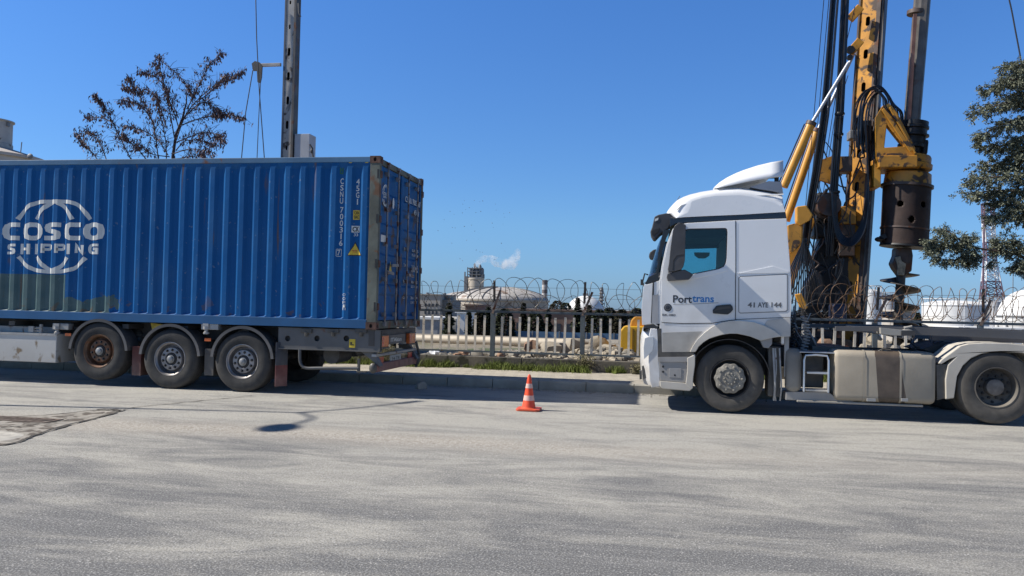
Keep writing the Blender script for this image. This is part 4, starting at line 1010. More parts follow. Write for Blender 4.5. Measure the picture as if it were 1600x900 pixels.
# shoulder swage behind the door
MB().plate([A(770, 888), A(900, 862), A(1030, 835), A(1030, 838), A(1135, 872), A(1138, 884), A(900, 888)], TY0-.010, TY0-.0003).build('swage', white, tk, bevel=.004)
# white strip under window
MB().plate([A(455, 898), A(660, 856), A(700, 845), A(703, 868), A(640, 890), B(70*0+370, 65), B(335, 68)], TY0-.012, TY0-.0062).build('sill_strip', whitehi, dr, bevel=.003)
# step area, wheel arch, bumper
arch_pts_o = [B(368, 486), B(385, 450), B(412, 412), B(450, 375), B(500, 338), B(545, 316), B(600, 305), B(660, 303), B(740, 312), B(800, 332), B(860, 362), B(900, 395)]
arch_pts_i = [B(780, 420), B(720, 396), B(650, 380), B(600, 379), B(545, 386), B(490, 402), B(450, 424), B(420, 450), B(398, 486)]
MB().plate(arch_pts_o+[B(845, 405)]+arch_pts_i, TY0-.045, TY0+.10).build('wheel_arch', fenderm, tk, bevel=.012)
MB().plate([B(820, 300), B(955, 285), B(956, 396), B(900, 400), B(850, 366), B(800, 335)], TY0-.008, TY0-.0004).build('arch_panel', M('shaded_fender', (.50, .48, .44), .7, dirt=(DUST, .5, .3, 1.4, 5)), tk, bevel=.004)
MB().plate([B(775, 408), B(850, 404), B(850, 440), B(828, 466), B(800, 462)], TY0+.0, TY0+.12).build('arch_end', stepgrey, tk, bevel=.01)
xw, zw = XZ(1140, 592)
aw = MB(); arch(aw, xw, zw, .60, 5, 172, TY0+.05, TY0+.5, .01); aw.build('wheel_housing', darksteel, tk)
MB().plate([B(178, 350), B(200, 350), B(204, 489), B(372, 489), B(392, 488), B(392, 516), B(180, 518)], TY0-.002, TY0+.05).build('step_gap', black, tk)
MB().plate([B(204, 374), B(440, 366), B(396, 424), B(372, 486), B(206, 488)], TY0-.004, TY0-.0003).build('dusty_door_foot', M('dusty_lower_panel', (.36, .345, .315), .75, var=.2, scale=4, dirt=(DUST, .5, .5, 1.3, 6)), tk, bevel=.003)
stp = MB().plate([B(184, 519), B(392, 517), B(382, 560), B(372, 664), B(330, 667), B(192, 656)], TY0-.001, TY0+.12).build('step_panel', stepgrey, tk, bevel=.008)
MB().plate([B(246, 582), B(318, 584), B(316, 640), B(245, 636)], TY0-.008, TY0-.0015).build('foot_hatch', M('hatch_grey', (.30, .29, .275), .7), stp, bevel=.003)
for a, b_ in ((210, 573), (210, 603), (279, 623)):
    x, z = B(a, b_); MB().lathe([(0, -.0095), (.015, -.0095), (.018, -.0012)], (x, TY0, z), 'Y', 12).build('hole', kpaint, stp)
MB().plate([B(184, 517), B(392, 515), B(386, 545), B(186, 545)], TY0-.02, TY0-.0015).build('step_edge', stepgrey, stp, bevel=.004)
MB().plate([B(352, 522), B(398, 500), B(397, 560), B(386, 640), B(384, 700), B(372, 706), B(342, 672), B(352, 600)], TY0-.03, TY0-.0045).build('arch_foot', fenderm, tk, bevel=.008)
MB().plate([B(190, 657), B(330, 668), B(382, 676), B(381, 700), B(366, 716), B(205, 702), B(192, 688)], TY0-.024, TY0+.2).build('bumper_lip', fenderm, tk, bevel=.012)
# bumper and headlight: front corner
bu = [B(98, 348), B(176, 352), B(182, 420), B(183, 520), B(190, 600), B(192, 690), B(140, 697), B(100, 684), B(86, 655), B(80, 560), B(80, 450), B(84, 400)]
ob = MB(); frb = [bu[0]]+[bu[-1]]+[bu[-2], bu[-3], bu[-4], bu[-5], bu[-6]]
yy = [0, .015, .05, .10, .18, .32, .7, 1.24]; yy = yy+[2.48-q for q in reversed(yy[:-1])]; vs = []
for y in yy:
    e = min(y, 2.48-y)
    for (x, z) in frb: vs.append((x+.16*math.exp(-e/.12)+.04*((y-1.24)/1.24)**4-.03, TY0+y, z))
k2 = len(frb); ob.add(vs, [(j*k2+i, j*k2+i+1, (j+1)*k2+i+1, (j+1)*k2+i) for j in range(len(yy)-1) for i in range(k2-1)], True)
ob.build('bumper', white, tk, solid=.01)
bside = [(bu[0][0]+.10, bu[0][1])]+bu[1:6]+[bu[6], (bu[7][0]+.11, bu[7][1]), (bu[8][0]+.12, bu[8][1]), (bu[9][0]+.12, bu[9][1]), (bu[10][0]+.12, bu[10][1]), (bu[11][0]+.11, bu[11][1])]
for ya, yb in ((TY0+.0, TY0+.03), (TY1-.03, TY1-.0)): MB().plate(bside, ya, yb).build('bumper_side', white, tk, bevel=.01)
MB().plate([B(100, 330), B(178, 328), B(178, 350), B(100, 348), B(92, 366), B(94, 344)], TY0+.02, TY1-.02).build('grille_slot', black, tk)
lens = M('headlight_lens', (.55, .58, .60), .12, metal=.1, coat=1, var=.08)
hlm = MB()
for y0_, sg in ((TY0, 1), (TY1, -1)):
    hp = [(91, 407), (110, 400), (142, 398), (143, 440), (136, 480), (100, 518), (86, 530), (84, 460)]
    hlm = MB().plate([(lambda p: (p[0]+.0, p[1]))(B(a+12, b_)) for a, b_ in hp], y0_-.012*sg, y0_+.0*sg-.001*sg); hl_ = hlm.build('headlight', lens, tk, bevel=.008)
MB().plate([B(86, 570), B(96, 566), B(104, 590), B(112, 640), B(96, 646), B(88, 620)], TY0-.004, TY0+.02).build('fog_lamp', black, tk, bevel=.004)
MB().plate([B(70, 602), B(84, 600), B(84, 650), B(72, 652)], TY0+.1, TY0+.25).build('tow_cover', black, tk)
# --- mirrors
mir = [Q(440, 190), Q(500, 188), Q(525, 205), Q(522, 330), Q(515, 560), Q(500, 620), Q(480, 650), Q(420, 668), Q(350, 678), Q(345, 640), Q(355, 590), Q(372, 420), Q(395, 260), Q(410, 215)]
darkp = M('dark_grey_mirror_plastic', (.045, .045, .048), .5, var=.15, scale=6, dirt=((.25, .23, .21), .3, 1, 3, 6))
for sg, y0_ in ((-1, TY0), (1, TY1)):
    mm = thing('mirror', parent=tk, loc=(mir[0][0], y0_, mir[0][1]))
    ya, yb = (y0_-.30, y0_-.07) if sg < 0 else (y0_+.07, y0_+.30)
    sc_ = (CAMH, 13.0); kf = .978 if sg < 0 else 1.0
    def shf(p): return (p[0]*kf, CAMH+(p[1]-CAMH)*kf)
    MB().plate([shf(p) for p in mir], ya, yb).build('housing', darkp, mm, bevel=.03, seg=3)
    MB().plate([shf(p) for p in (Q(340, 690), Q(480, 655), Q(515, 650), Q(592, 692), Q(598, 705), Q(560, 748), Q(345, 762), Q(332, 725))], min(ya+.03, y0_), max(yb-.03, y0_)).build('foot', darkp, mm, bevel=.012)
    MB().path([(shf(Q(455, 200))[0], (ya+yb)/2, shf(Q(455, 185))[1]), (shf(Q(500, 170))[0], y0_, shf(Q(500, 182))[1])], .025, 8).build('arm', darkp, mm)
    MB().plate([shf(p) for p in (Q(398, 560), Q(430, 510), Q(480, 500), Q(510, 500), Q(512, 508), Q(440, 520), Q(405, 566), Q(400, 655), Q(390, 655))], ya-.003, ya-.0).build('housing_seam', kpaint, mm)
sv = [Q(210, 110), Q(250, 90), Q(330, 74), Q(375, 80), Q(420, 110), Q(415, 135), Q(380, 175), Q(350, 230), Q(325, 250), Q(268, 285), Q(235, 320), Q(215, 340), Q(195, 335), Q(172, 295), Q(166, 262), Q(185, 215)]
MB().plate(sv, TY0+.12, TY0+.60).build('front_mirror', darkp, tk, bevel=.05, seg=3)
MB().plate([Q(215, 135), Q(250, 120), Q(246, 145), Q(212, 160)], TY0+.112, TY0+.118).build('mirror_marker', wpaint, tk)
MB().plate([Q(178, 255), Q(225, 232), Q(262, 228), Q(250, 265), Q(205, 300), Q(182, 290)], TY0+.108, TY0+.119).build('mirror_glass', kpaint, tk, bevel=.003)
MB().plate([Q(140, 400), Q(150, 378), Q(185, 350), Q(222, 338), Q(218, 380), Q(205, 455), Q(175, 463), Q(145, 450), Q(136, 425)], TY1-.25, TY1+.05).build('far_mirror', darkp, tk, bevel=.04)
MB().path([(Q(105, 815)[0], TY0+.4, Q(0, 815)[1]), (Q(85, 770)[0], TY0+.35, Q(0, 770)[1]), (Q(108, 680)[0], TY0+.35, Q(0, 680)[1]), (Q(140, 690)[0], TY0+.4, Q(0, 690)[1])], .012, 6).box(Q(80, 0)[0], Q(110, 0)[0], TY0+.33, TY0+.38, Q(0, 800)[1], Q(0, 740)[1]).build('wiper_bracket', black, tk)
MB().box(Q(395, 0)[0]-.03, Q(300, 0)[0]+.25, TY0+.05, TY1-.05, Q(0, 160)[1], Q(0, 118)[1]).build('visor_bar', black, tk, bevel=.02)
# --- lettering on the cab
def lab(s_, a, b_, mat, nm, bold=.02, dy=-.0085, par=None):
    (x0, z0), (x1, z1) = a, b_
    return decal_flat(nm, fit(s_, x0, x1, z0, z1, bold), mat, par or tk, lambda x, z, k: (x, TY0+dy-k, z))
dg = M('dark_lettering', (.03, .035, .045), .5); bl_ = M('blue_lettering', (.02, .20, .50), .5); gl_ = M('grey_lettering', (.14, .14, .14), .6)
def lab2(s_, xs_, ybase, ytop, mat, nm):
    vs, fs = text2d(s_, 1, .022); ax, bx = min(v.x for v in vs), max(v.x for v in vs); P0 = B(xs_[0], ybase); P1 = B(xs_[1], ybase); cap = B(0, ytop)[1]-B(0, ybase)[1]
    kx_ = (P1[0]-P0[0])/(bx-ax); ky = cap/.70
    return decal_flat(nm, [([Vector((P0[0]+(v.x-ax)*kx_, P0[1]+v.y*ky)) for v in vs], fs)], mat, dr, lambda x, z, k: (x, TY0-.0088-k, z))
lab2('Port', (268, 379), 197, 155, dg, 'company_lettering'); lab2('trans', (381, 508), 193, 152, bl_, 'company_lettering')
gl2 = MB(); gline(gl2, [B(270, 209), B(400, 206), B(535, 199)], .006, -.0088); gl2.build('underline', gl_, dr)
bd = MB(); x, z = B(238, 227); bd.lathe([(0, -.013), (.055, -.011), (.062, -.0062)], (x, TY0, z), 'Y', 28); bd_ = bd.build('round_badge', dg, dr)
decal_flat('badge_ring', [ribbon([(x+.038*math.cos(t), z+.038*math.sin(t)) for t in [2*math.pi*k/24 for k in range(24)]], .008, True)], gl_, bd_, lambda x, z, k: (x, TY0-.0136, z))
lab('BK.080', B(206, 276), B(283, 265), dg, 'small_lettering', .02, -.0085, dr)
for s_, a_, b_ in (('41', (705, 226), (748, 197)), ('AYE', (764, 226), (826, 197)), ('144', (844, 226), (905, 197))): lab(s_, B(*a_), B(*b_), gl_, 'registration_lettering', .032)
# --- running gear of the truck
wheel(tk, *XZ(1140.5, 591.5), y=13.0, Rr=.515, w=.30, kind='steer', tmat=rubber2)
wheel(tk, *XZ(1558, 606), y=13.0, Rr=.53, w=.28, kind='drive', tmat=rubber2)
far_wheel(tk, XZ(1140, 592)[0], .515, 15.48, .515, .30); far_wheel(tk, XZ(1558, 606)[0], .53, 15.48, .53, .28, 2)
for x in (XZ(1140, 592)[0], XZ(1558, 606)[0]): MB().path([(x, 13.3, .5), (x, 15.2, .5)], .075, 12).ell((x, 14.24, .5), .22, .2, .22, 14, 10).build('axle', darksteel, tk)
for y in (13.80, 14.66): MB().box(.2, 6.0, y-.04, y+.04, .74, 1.02).build('frame_rail', darksteel, tk, bevel=.01)
MB().box(.3, 1.9, 13.9, 14.6, .55, 1.25).build('engine', darksteel, tk, bevel=.04)
MB().path([(1.9, 14.24, .75), (4.9, 14.24, .6)], .07, 12).build('drive_shaft', darksteel, tk)
t0, t1 = D(222, 716), D(770, 455)
tb = MB(); yz = rrect(13.0, 13.62, t0[1], t1[1], .10, 6)
x0, x1 = t0[0], t1[0]; secs = [(x0, .93), (x0+.02, .97), (x0+.06, 1.0), (x1-.06, 1.0), (x1-.02, .97), (x1, .93)]
cy_, cz_ = 13.31, (t0[1]+t1[1])/2; vs = [(xx, cy_+(a-cy_)*k, cz_+(b_-cz_)*k) for xx, k in secs for a, b_ in yz]; nn = len(yz)
tb.add(vs, [(j*nn+i, j*nn+(i+1) % nn, (j+1)*nn+(i+1) % nn, (j+1)*nn+i) for j in range(len(secs)-1) for i in range(nn)], True).add(vs[:nn], [tuple(range(nn))]).add(vs[-nn:], [tuple(range(nn))])
tankm = M('dust_caked_fuel_tank', (.37, .32, .245), .75, metal=.1, var=.14, scale=2.2, bump=.15, bscale=30, dirt=((.27, .235, .185), .5, .1, 1.0, 3))
ftank = tb.build('fuel_tank', tankm, tk, fix=True)
def tband(name, xa, xb, mat, grow, parent, wob=0, z0_=None):
    q = rrect(13.0-grow, 13.62+grow, t0[1]-grow, t1[1]+grow, .10+grow, 8); mb = MB(); n_ = len(q); vs = []
    for s_ in (0, 1):
        for i, (a, b_) in enumerate(q):
            xx = (xa, xb)[s_]+wob*noise.noise(Vector((b_*4, a*3, s_*5+xa)))*(1+2*(t1[1]-b_)); vs.append((xx, a, b_))
    mb.add(vs, [(i, (i+1) % n_, n_+(i+1) % n_, n_+i) for i in range(n_)], True); return mb.build(name, mat, parent)
tband('fuel_stain', D(452, 0)[0], D(590, 0)[0], M('fuel_soaked_dust', (.10, .075, .055), .55, var=.3, scale=5), .0025, ftank, .10)
for xx in (383, 580): tband('tank_strap', D(xx, 0)[0], D(xx+11, 0)[0], tankm, .009, ftank)
for xx, w_ in ((395, 48), (580, 38)): a, b_ = D(xx, 700), D(xx+w_, 718); MB().box(a[0], b_[0], 12.98, 13.1, b_[1], a[1]).build('tank_bracket', steel, ftank, bevel=.004)
a = D(510, 462); MB().lathe([(0, .06), (.05, .055), (.075, .04), (.08, 0)], (a[0], 13.15, a[1]+.02), 'Z', 20).path([(a[0]-.12, 13.1, a[1]+.03), (a[0]-.05, 13.08, a[1]+.075), (a[0]+.06, 13.08, a[1]+.06)], .012, 6).build('filler_cap', black, ftank)
# underrun beam, steps, deck plate, air tank
a, b_ = D(0, 690), D(250, 722); MB().plate([D(-40, 668), D(190, 668), D(240, 700), D(330, 712), D(330, 722), D(-40, 712)], 13.06, 13.30).build('step_base', stepgrey, tk, bevel=.01)
a, b_ = D(20, 722), D(705, 742); MB().box(a[0], b_[0], 13.03, 13.12, b_[1]+.01, a[1]).build('underrun_bar', M('dusty_bar', (.33, .30, .25), .8, var=.2), tk, bevel=.01)
for xx in (0, 255): a, b_ = D(62+xx*0+(0 if xx == 0 else 137), 0), 0
for xa in (66, 198): MB().path([(D(xa, 0)[0], 13.02, D(0, 662)[1]), (D(xa, 0)[0], 13.02, D(0, 490)[1]), (D(xa+(8 if xa < 100 else -8), 0)[0], 13.03, D(0, 466)[1]), (D(132, 0)[0], 13.03, D(0, 462)[1])], .017, 8).build('step_rail', alu, tk)
a, b_ = D(74, 556), D(192, 572); MB().box(a[0], b_[0], 13.02, 13.20, b_[1], a[1]).build('step', alu, tk, bevel=.004)
a, b_ = D(66, 640), D(195, 668); MB().box(a[0], b_[0], 13.03, 13.28, b_[1], b_[1]+.03).build('step', M('dusty_step', (.50, .46, .40), .8), tk, bevel=.004)
a, b_ = D(35, 448), D(235, 460); MB().box(a[0], b_[0]+.12, 13.05, 14.9, b_[1], a[1]).build('deck_plate', alu, tk, bevel=.004)
MB().box(D(72, 0)[0], D(196, 0)[0], 13.35, 13.75, D(0, 650)[1], D(0, 470)[1]).build('battery_box', black, tk, bevel=.02)
a, b_ = B(930, 725), B(1032, 470); rr_ = (b_[0]-a[0])/2; xm_ = (a[0]+b_[0])/2
MB().lathe([(0, a[1]), (rr_*.6, a[1]+.01), (rr_*.95, a[1]+.06), (rr_, a[1]+.1), (rr_, b_[1]-.12), (rr_*.92, b_[1]-.05), (rr_*.5, b_[1]), (0, b_[1])], (xm_, 13.02+rr_, 0), 'Z', 28).build('air_tank', M('dark_dusty_cylinder', (.20, .185, .16), .7, var=.2, dirt=(DUST, .7, .2, .8, 4)), tk)
pipe = MB()
for k, xx in enumerate((868, 880, 905)): pipe.path(smoothpts([(B(xx, 0)[0], 13.1, B(0, 440)[1]), (B(xx+6, 0)[0], 13.06, B(0, 560)[1]), (B(xx+(12 if k != 1 else -4), 0)[0], 13.06, B(0, 660)[1]), (B(xx+8, 0)[0], 13.1, B(0, 740)[1])], 5), .012+.006*(k == 0), 6)
pipe.build('support_rod', steel, tk)
MB().box(B(840, 0)[0], B(915, 0)[0], 13.12, 13.5, B(0, 720)[1], B(0, 430)[1]).build('rear_splash_guard', black, tk, bevel=.02)
# coiled air lines and cable clutter behind the cab
coilm = M('black_hose', (.014, .014, .015), .4); bluehose = M('blue_air_hose', (.02, .05, .16), .5)
for k, (xx, y_, m_) in enumerate(((985, 13.5, coilm), (1065, 13.4, steel), (1020, 13.9, coilm))):
    pts = []
    for i in range(120):
        t = i/119; z = B(0, 250)[1]+(B(0, 450)[1]-B(0, 250)[1])*t; th = t*2*math.pi*11; pts.append((B(xx, 0)[0]+.05*math.cos(th)+.05*math.sin(t*3), y_+.05*math.sin(th), z))
    MB().path(pts, .010, 5).build('coiled_air_line', m_, tk)
for k in range(16):
    xa, xb = R.uniform(968, 1130), R.uniform(980, 1190); y_ = R.uniform(13.4, 14.8); za, zb2 = R.uniform(180, 330), R.uniform(330, 470)
    MB().path(smoothpts([(B(xa, 0)[0], y_, B(0, za)[1]), (B((xa+xb)/2+R.uniform(-30, 30), 0)[0], y_-.1, B(0, (za+zb2)/2+R.uniform(0, 40))[1]), (B(xb, 0)[0], y_+R.uniform(-.2, .2), B(0, zb2)[1])], 6), R.uniform(.008, .018), 5).build('hose', R.choice((coilm, coilm, steel)), tk)
MB().box(B(972, 0)[0], B(1040, 0)[0], 13.7, 14.7, B(0, 330)[1], B(0, 235)[1]).box(B(1060, 0)[0], B(1185, 0)[0], 13.9, 14.5, B(0, 470)[1], B(0, 380)[1]).build('gearbox_housing', darksteel, tk, bevel=.03)
MB().box(XZ(1236, 0)[0], XZ(1243, 0)[0], 13.12, 13.16, XZ(0, 545)[1], XZ(0, 470)[1]).build('rear_bracket', steel, tk)
x, z = XZ(1290, 542); MB().box(x-.1, x+.45, 13.5, 14.9, .95, 1.06).build('chassis_deck', black, tk)
# fifth wheel, rear mudguard
x, z = XZ(1500, 532); MB().plate([(4.05, 1.05), (4.35, 1.17), (5.5, 1.17), (5.75, 1.08), (5.6, 1.02), (4.2, 1.0)], 13.75, 14.75).build('fifth_wheel', darksteel, tk, bevel=.01)
MB().plate([(4.3, .8), (4.6, 1.02), (5.3, 1.02), (5.6, .8)], 13.9, 14.6).path([(4.0, 13.7, 1.0), (3.85, 13.6, .94), (4.1, 13.55, .9)], .03, 6).build('fifth_wheel_mount', darksteel, tk)
go = [D(783, 512), D(800, 492), D(850, 455), D(900, 418), D(950, 405), D(1030, 400), D(1150, 402), D(1260, 412), D(1340, 440), D(1400, 490), D(1420, 560), D(1425, 700)]
gi = [D(1380, 700), D(1375, 570), D(1350, 520), D(1300, 478), D(1240, 454), D(1100, 448), D(1020, 458), D(960, 484), D(915, 525), D(885, 580), D(868, 700), D(824, 706), D(822, 600), D(835, 520), D(880, 476), D(850, 486), D(800, 516)]
MB().plate(go+gi, 13.0, 13.62).build('rear_mudguard', M('beige_dusty_mudguard', (.50, .46, .39), .75, var=.12, scale=3, dirt=(DUST, .5, .2, 1.2, 4)), tk, bevel=.012)
MB().plate([D(775, 518), D(838, 515), D(832, 700), D(780, 712)], 13.03, 13.3).build('mudguard_support', black, tk, bevel=.008)

# ------------------------------------------------------------------ skeletal trailer behind the truck
ft = thing('skeletal_trailer', 'dark unloaded skeletal trailer coupled behind the white truck cab', 'trailer', (9, 14.2, 0))
beamm = M('dark_trailer_paint', (.075, .075, .08), .5, var=.2, scale=2, dirt=((.2, .18, .15), .4, .9, 1.8, 3), rust=(RUST, .7, 4))
for y in (13.06, 15.30):
    MB().plate([D(232, 312), D(470, 312), D(650, 316), D(1246, 337), XZ(1760, 524), (16.5, 1.42), (16.5, 1.22), XZ(1700, 539), D(1246, 383), D(900, 366), D(655, 358), D(480, 340), D(232, 336)], y, y+.10).build('main_beam', beamm, ft, bevel=.006)
MB().box(4.2, 16.4, 13.75, 13.87, 1.19, 1.30).box(4.2, 16.4, 14.6, 14.72, 1.19, 1.30).build('centre_beam', beamm, ft)
a, b_ = D(468, 318), D(655, 358)
lg = M('light_grey_bolster', (.28, .27, .25), .6, var=.2, scale=4, dirt=(DUST, .5, 1.2, 1.6, 4))
MB().plate([D(468, 318), D(580, 330), D(640, 332), D(655, 345), D(652, 358), D(580, 362), D(520, 360), D(470, 352)], 12.99, 15.5).build('front_bolster', lg, ft, bevel=.01)
MB().plate([D(580, 334), D(655, 334), D(655, 360), D(580, 363)], 12.975, 12.985).build('bolster_end', darksteel, ft)
a = D(622, 322); MB().lathe([(0, .05), (.04, .045), (.05, .01), (.08, .0), (.085, -.03)], (a[0], 13.1, a[1]-.02), 'Z', 14).path([(a[0]-.05, 13.05, a[1]), (a[0]+.06, 13.05, a[1]+.03)], .02, 6).build('twist_lock', lg, ft)
for x in (7.6, 9.4, 11.2, 13, 14.8): MB().box(x-.06, x+.06, 13.17, 15.29, 1.2, 1.29).build('cross_member', beamm, ft)
for xw_ in (12.4, 13.7, 15.0):
    w_ = wheel(ft, xw_, .52, 13.0); far_wheel(ft, xw_, .52)
for y_ in (13.3, 14.9): MB().box(8.0, 8.15, y_, y_+.15, .1, 1.2).box(7.95, 8.2, y_-.05, y_+.2, .05, .0999).build('landing_leg', darksteel, ft)
for k in range(7):
    x = R.uniform(4.0, 4.6); MB().path(smoothpts([(x, 13.9+R.random()*.5, 1.2), (x-.2+R.random()*.3, 13.7+R.random()*.5, 1.05+R.random()*.1), (x+R.uniform(-.4, .4), 13.9, .98), (x+.5, 14.1, 1.1)], 6), .014, 5).build('hose', coilm, ft)

# ------------------------------------------------------------------ grit and small stones along the kerb
gq = random.Random(12); gs = MB()
for i in range(1400):
    x = gq.uniform(-12, 9); y = KY-.02-abs(gq.gauss(0, .18))
    s_ = gq.uniform(.004, .013) if gq.random() < .97 else gq.uniform(.012, .022); gs.ell((x, y, s_*.5), s_*1.2, s_, s_*.7, 5, 4)
tag(gs.build('gravel', kerbm, fix=False), 'loose grit and pebbles scattered in the gutter along the kerb', 'grit', kind='stuff')
tag(move_origin(rock_mb(MB(), (-4.35, 14.75, .05), .12, 5).build('broken_stone', rockm0, fix=False), (-4.35, 14.75, 0)), 'pale broken stone lying in the shadow beside the kerb behind the trailer', 'stone')

# ------------------------------------------------------------------ traffic cone
cp = g(826, 641); cn = thing('traffic_cone', 'orange traffic cone with two white bands standing on the road', 'traffic cone', (cp.x, cp.y, 0))
coneo = M('orange_cone_rubber', (.80, .075, .018), .5, var=.12, scale=12, dirt=((.35, .2, .12), .3, 0, .3, 20), bump=.05); conew = M('reflective_band', (.70, .46, .38), .45, var=.06, scale=20)
cb_ = MB(); oc = []
for k in range(8):
    a = rad(22.5+45*k); oc.append((cp.x+.19*math.cos(a)*1.02, cp.y+.19*math.sin(a)))
sqp = rrect(cp.x-.175, cp.x+.185, cp.y-.18, cp.y+.18, .06, 4); cb_.plate(sqp, .006, .036, ax='Z'); cb_.build('base', coneo, cn, bevel=.012)
H0 = .545
def rc_(z): return .102-(z-.036)*(.102-.020)/(H0-.036)
MB().lathe([(.125, .036), (rc_(.05)+.004, .052), (rc_(.20), .20), (rc_(.40), .40), (rc_(H0-.03)+.002, H0-.03), (.018, H0-.008), (.010, H0), (.006, H0-.01)], (cp.x, cp.y, 0), 'Z', 36).build('cone_body', coneo, cn)
for za, zb2 in ((.152, .228), (.337, .405)): MB().lathe([(rc_(za)+.0005, za), (rc_(za)+.0035, za+.001), (rc_(zb2)+.0035, zb2-.001), (rc_(zb2)+.0005, zb2)], (cp.x, cp.y, 0), 'Z', 36).build('reflective_band', conew, cn)

# ------------------------------------------------------------------ street lamp and cable out of frame whose shadows cross the road
sl = thing('street_lamp', 'tall grey double headed street lamp whose shadow crosses the road near the container', 'street lamp', (-14.4, 9.76, 0))
lampm = M('lamp_grey', (.30, .31, .31), .5, metal=.4)
def shadow_src(px, py, h):
    p = g(px, py); return p-LD*(h/-LD.z)*1.0 if False else Vector((p.x-LD.x/-LD.z*h, p.y-LD.y/-LD.z*h, h))
j0 = shadow_src(478, 645, 9.4); e1 = shadow_src(436, 668, 9.2); e2 = shadow_src(640, 628.5, 9.6)
sl.location = (j0.x, j0.y, 0)
MB().lathe([(.17, 0), (.17, .02), (.10, .03), (.08, 1.0), (.035, 9.2), (.03, 9.45), (0, 9.46)], (j0.x, j0.y, 0), 'Z', 16).build('pole', lampm, sl)
for e_ in (e1, e2):
    MB().path(smoothpts([(j0.x, j0.y, 9.3), (j0.x*.6+e_.x*.4, j0.y*.6+e_.y*.4, 9.52), tuple(e_)], 5), .03, 8).build('arm', lampm, sl)
d_ = (e1-j0); d_.z = 0; d_.normalize(); MB().ell(e1+d_*.02, .24, .36, .08, 16, 8).build('lamp_head', lampm, sl)
d_ = (e2-j0); d_.z = 0; d_.normalize(); MB().beam(e2-d_*.3, e2+d_*.28, .12, .05).build('lamp_head', lampm, sl)
MB().lathe([(0, .3), (.3, .3), (.34, .26), (.36, 0)], (j0.x, j0.y, 0), 'Z', 20).build('concrete_base', kerbm, sl)

# ------------------------------------------------------------------ yellow rotary drilling rig behind the fence
RY = 23.0
yel = M('worn_yellow_paint', (.58, .26, .024), .5, var=.3, scale=2.5, rust=((.08, .045, .025), .545, 3.4), dirt=((.2, .13, .06), .35, 0, 9, 5))
yelo = M('orange_yellow_paint', (.60, .28, .03), .45, var=.12, scale=3, rust=((.18, .09, .03), .67, 5))
brn = M('greasy_brown_steel', (.085, .06, .048), .55, metal=.2, var=.35, scale=4, rust=(RUST, .55, 3))
grease = M('black_greasy_steel', (.010, .0095, .0095), .5, var=.4, scale=5, rust=((.05, .03, .02), .6, 6))
barrelm = M('rusty_core_barrel', (.042, .025, .019), .7, metal=.15, var=.35, scale=2.5, rust=((.05, .032, .026), .52, 1.8), bump=.3, bscale=20)
kellym = M('grey_kelly_steel', (.13, .115, .10), .5, metal=.4, var=.3, scale=3, rust=((.16, .08, .05), .56, 2))
chrome = M('chrome_rod', (.36, .37, .39), .4, metal=.3, var=.05)
hosem = M('rig_hose', (.010, .011, .014), .35, var=.2)
navy = M('navy_motor', (.012, .02, .05), .5)
rig = thing('drilling_rig', 'tall yellow rotary drilling rig with hanging auger behind the white truck', 'drilling rig', (3.6, 24.2, .1))
def K(px, py, Y=RY): return P(px, py, Y)
def KP(pts, Y=RY): return [(lambda q: (q.x, q.z))(P(a, b_, Y)) for a, b_ in pts]
# mast: box section turned so that a yellow face looks to the left and a brown face to the right
def mast(p0, p1, w, ang, name, mat, parent, w2=None):
    d = (p1-p0).normalized(); side = Vector((math.cos(ang), math.sin(ang), 0)); mb = MB().beam(p0, p1, w, w2 or w, side); return mb.build(name, mat, parent, bevel=.01)
m0, m1 = K(1321, 560, 23.5), K(1363, -60, 23.5)
sd_ = Vector((math.cos(rad(-32)), math.sin(rad(-32)), 0)); ax_ = (m1-m0).normalized(); sd_ = (sd_-ax_*sd_.dot(ax_)).normalized(); nb_ = ax_.cross(sd_)
if nb_.y > 0: nb_ = -nb_
# yellow plate with oval holes (a real plate with openings) in the plane (sd_, ax_), and dark channel beside it
L_ = (m1-m0).length; hw = .20
def mplate(name, u0, u1, th, v0, v1, mat, holes=(), parent=rig):
    mb = MB().plate([(u0, v0), (u1, v0), (u1, v1), (u0, v1)], 0, th, holes); o_ = m0
    mb.v = [o_+sd_*q.x+ax_*q.z+nb_*(-q.y) for q in mb.v]; return mb.build(name, mat, parent, bevel=.006)
hs = []
for k in range(-3, 9):
    v = (K(1352, 33, 23.5)-m0).dot(ax_)-k*.905+0
    if .3 < v < L_-.2: hs.append([(0+.055*math.cos(t)*1.0-.01, v+(.075 if math.sin(t) > 0 else -.075)+.055*math.sin(t)) for t in [2*math.pi*(q+.5)/16 for q in range(16)]])
mplate('mast_plate', -hw, hw, .02, 0, L_, yel, hs)
rig_m = mplate('mast_back', -hw, hw, .02, 0, L_, grease); rig_m.data.transform(Matrix.Translation(-nb_*.34))
for u in (-hw-.012, hw+.012):
    mb = MB(); c0 = m0+sd_*u-nb_*.17; mb.beam(c0, c0+ax_*L_, .02, .36, sd_); mb.build('mast_side', yel if u < 0 else brn, rig)
c0 = m0+sd_*(hw+.07)-nb_*.02; MB().beam(c0, c0+ax_*L_, .09, .12, sd_).build('guide_rail', brn, rig); c0 = m0+sd_*(hw+.17)-nb_*.10; MB().beam(c0, c0+ax_*L_, .08, .20, sd_).build('guide_rail', M('grey_guide', (.09, .085, .085), .5, metal=.4, var=.3), rig)
c0 = m0-sd_*(hw+.05); MB().beam(c0, c0+ax_*L_, .05, .08, sd_).build('mast_flange', brn, rig)
for py_ in (20, 75): a = K(1331, py_ if py_ < 50 else 72, 23.3); MB().beam(a+Vector((-.05, 0, -.18)), a+Vector((.22, 0, .14)), .16, .22).build('pulley_bracket', yel, rig, bevel=.02)
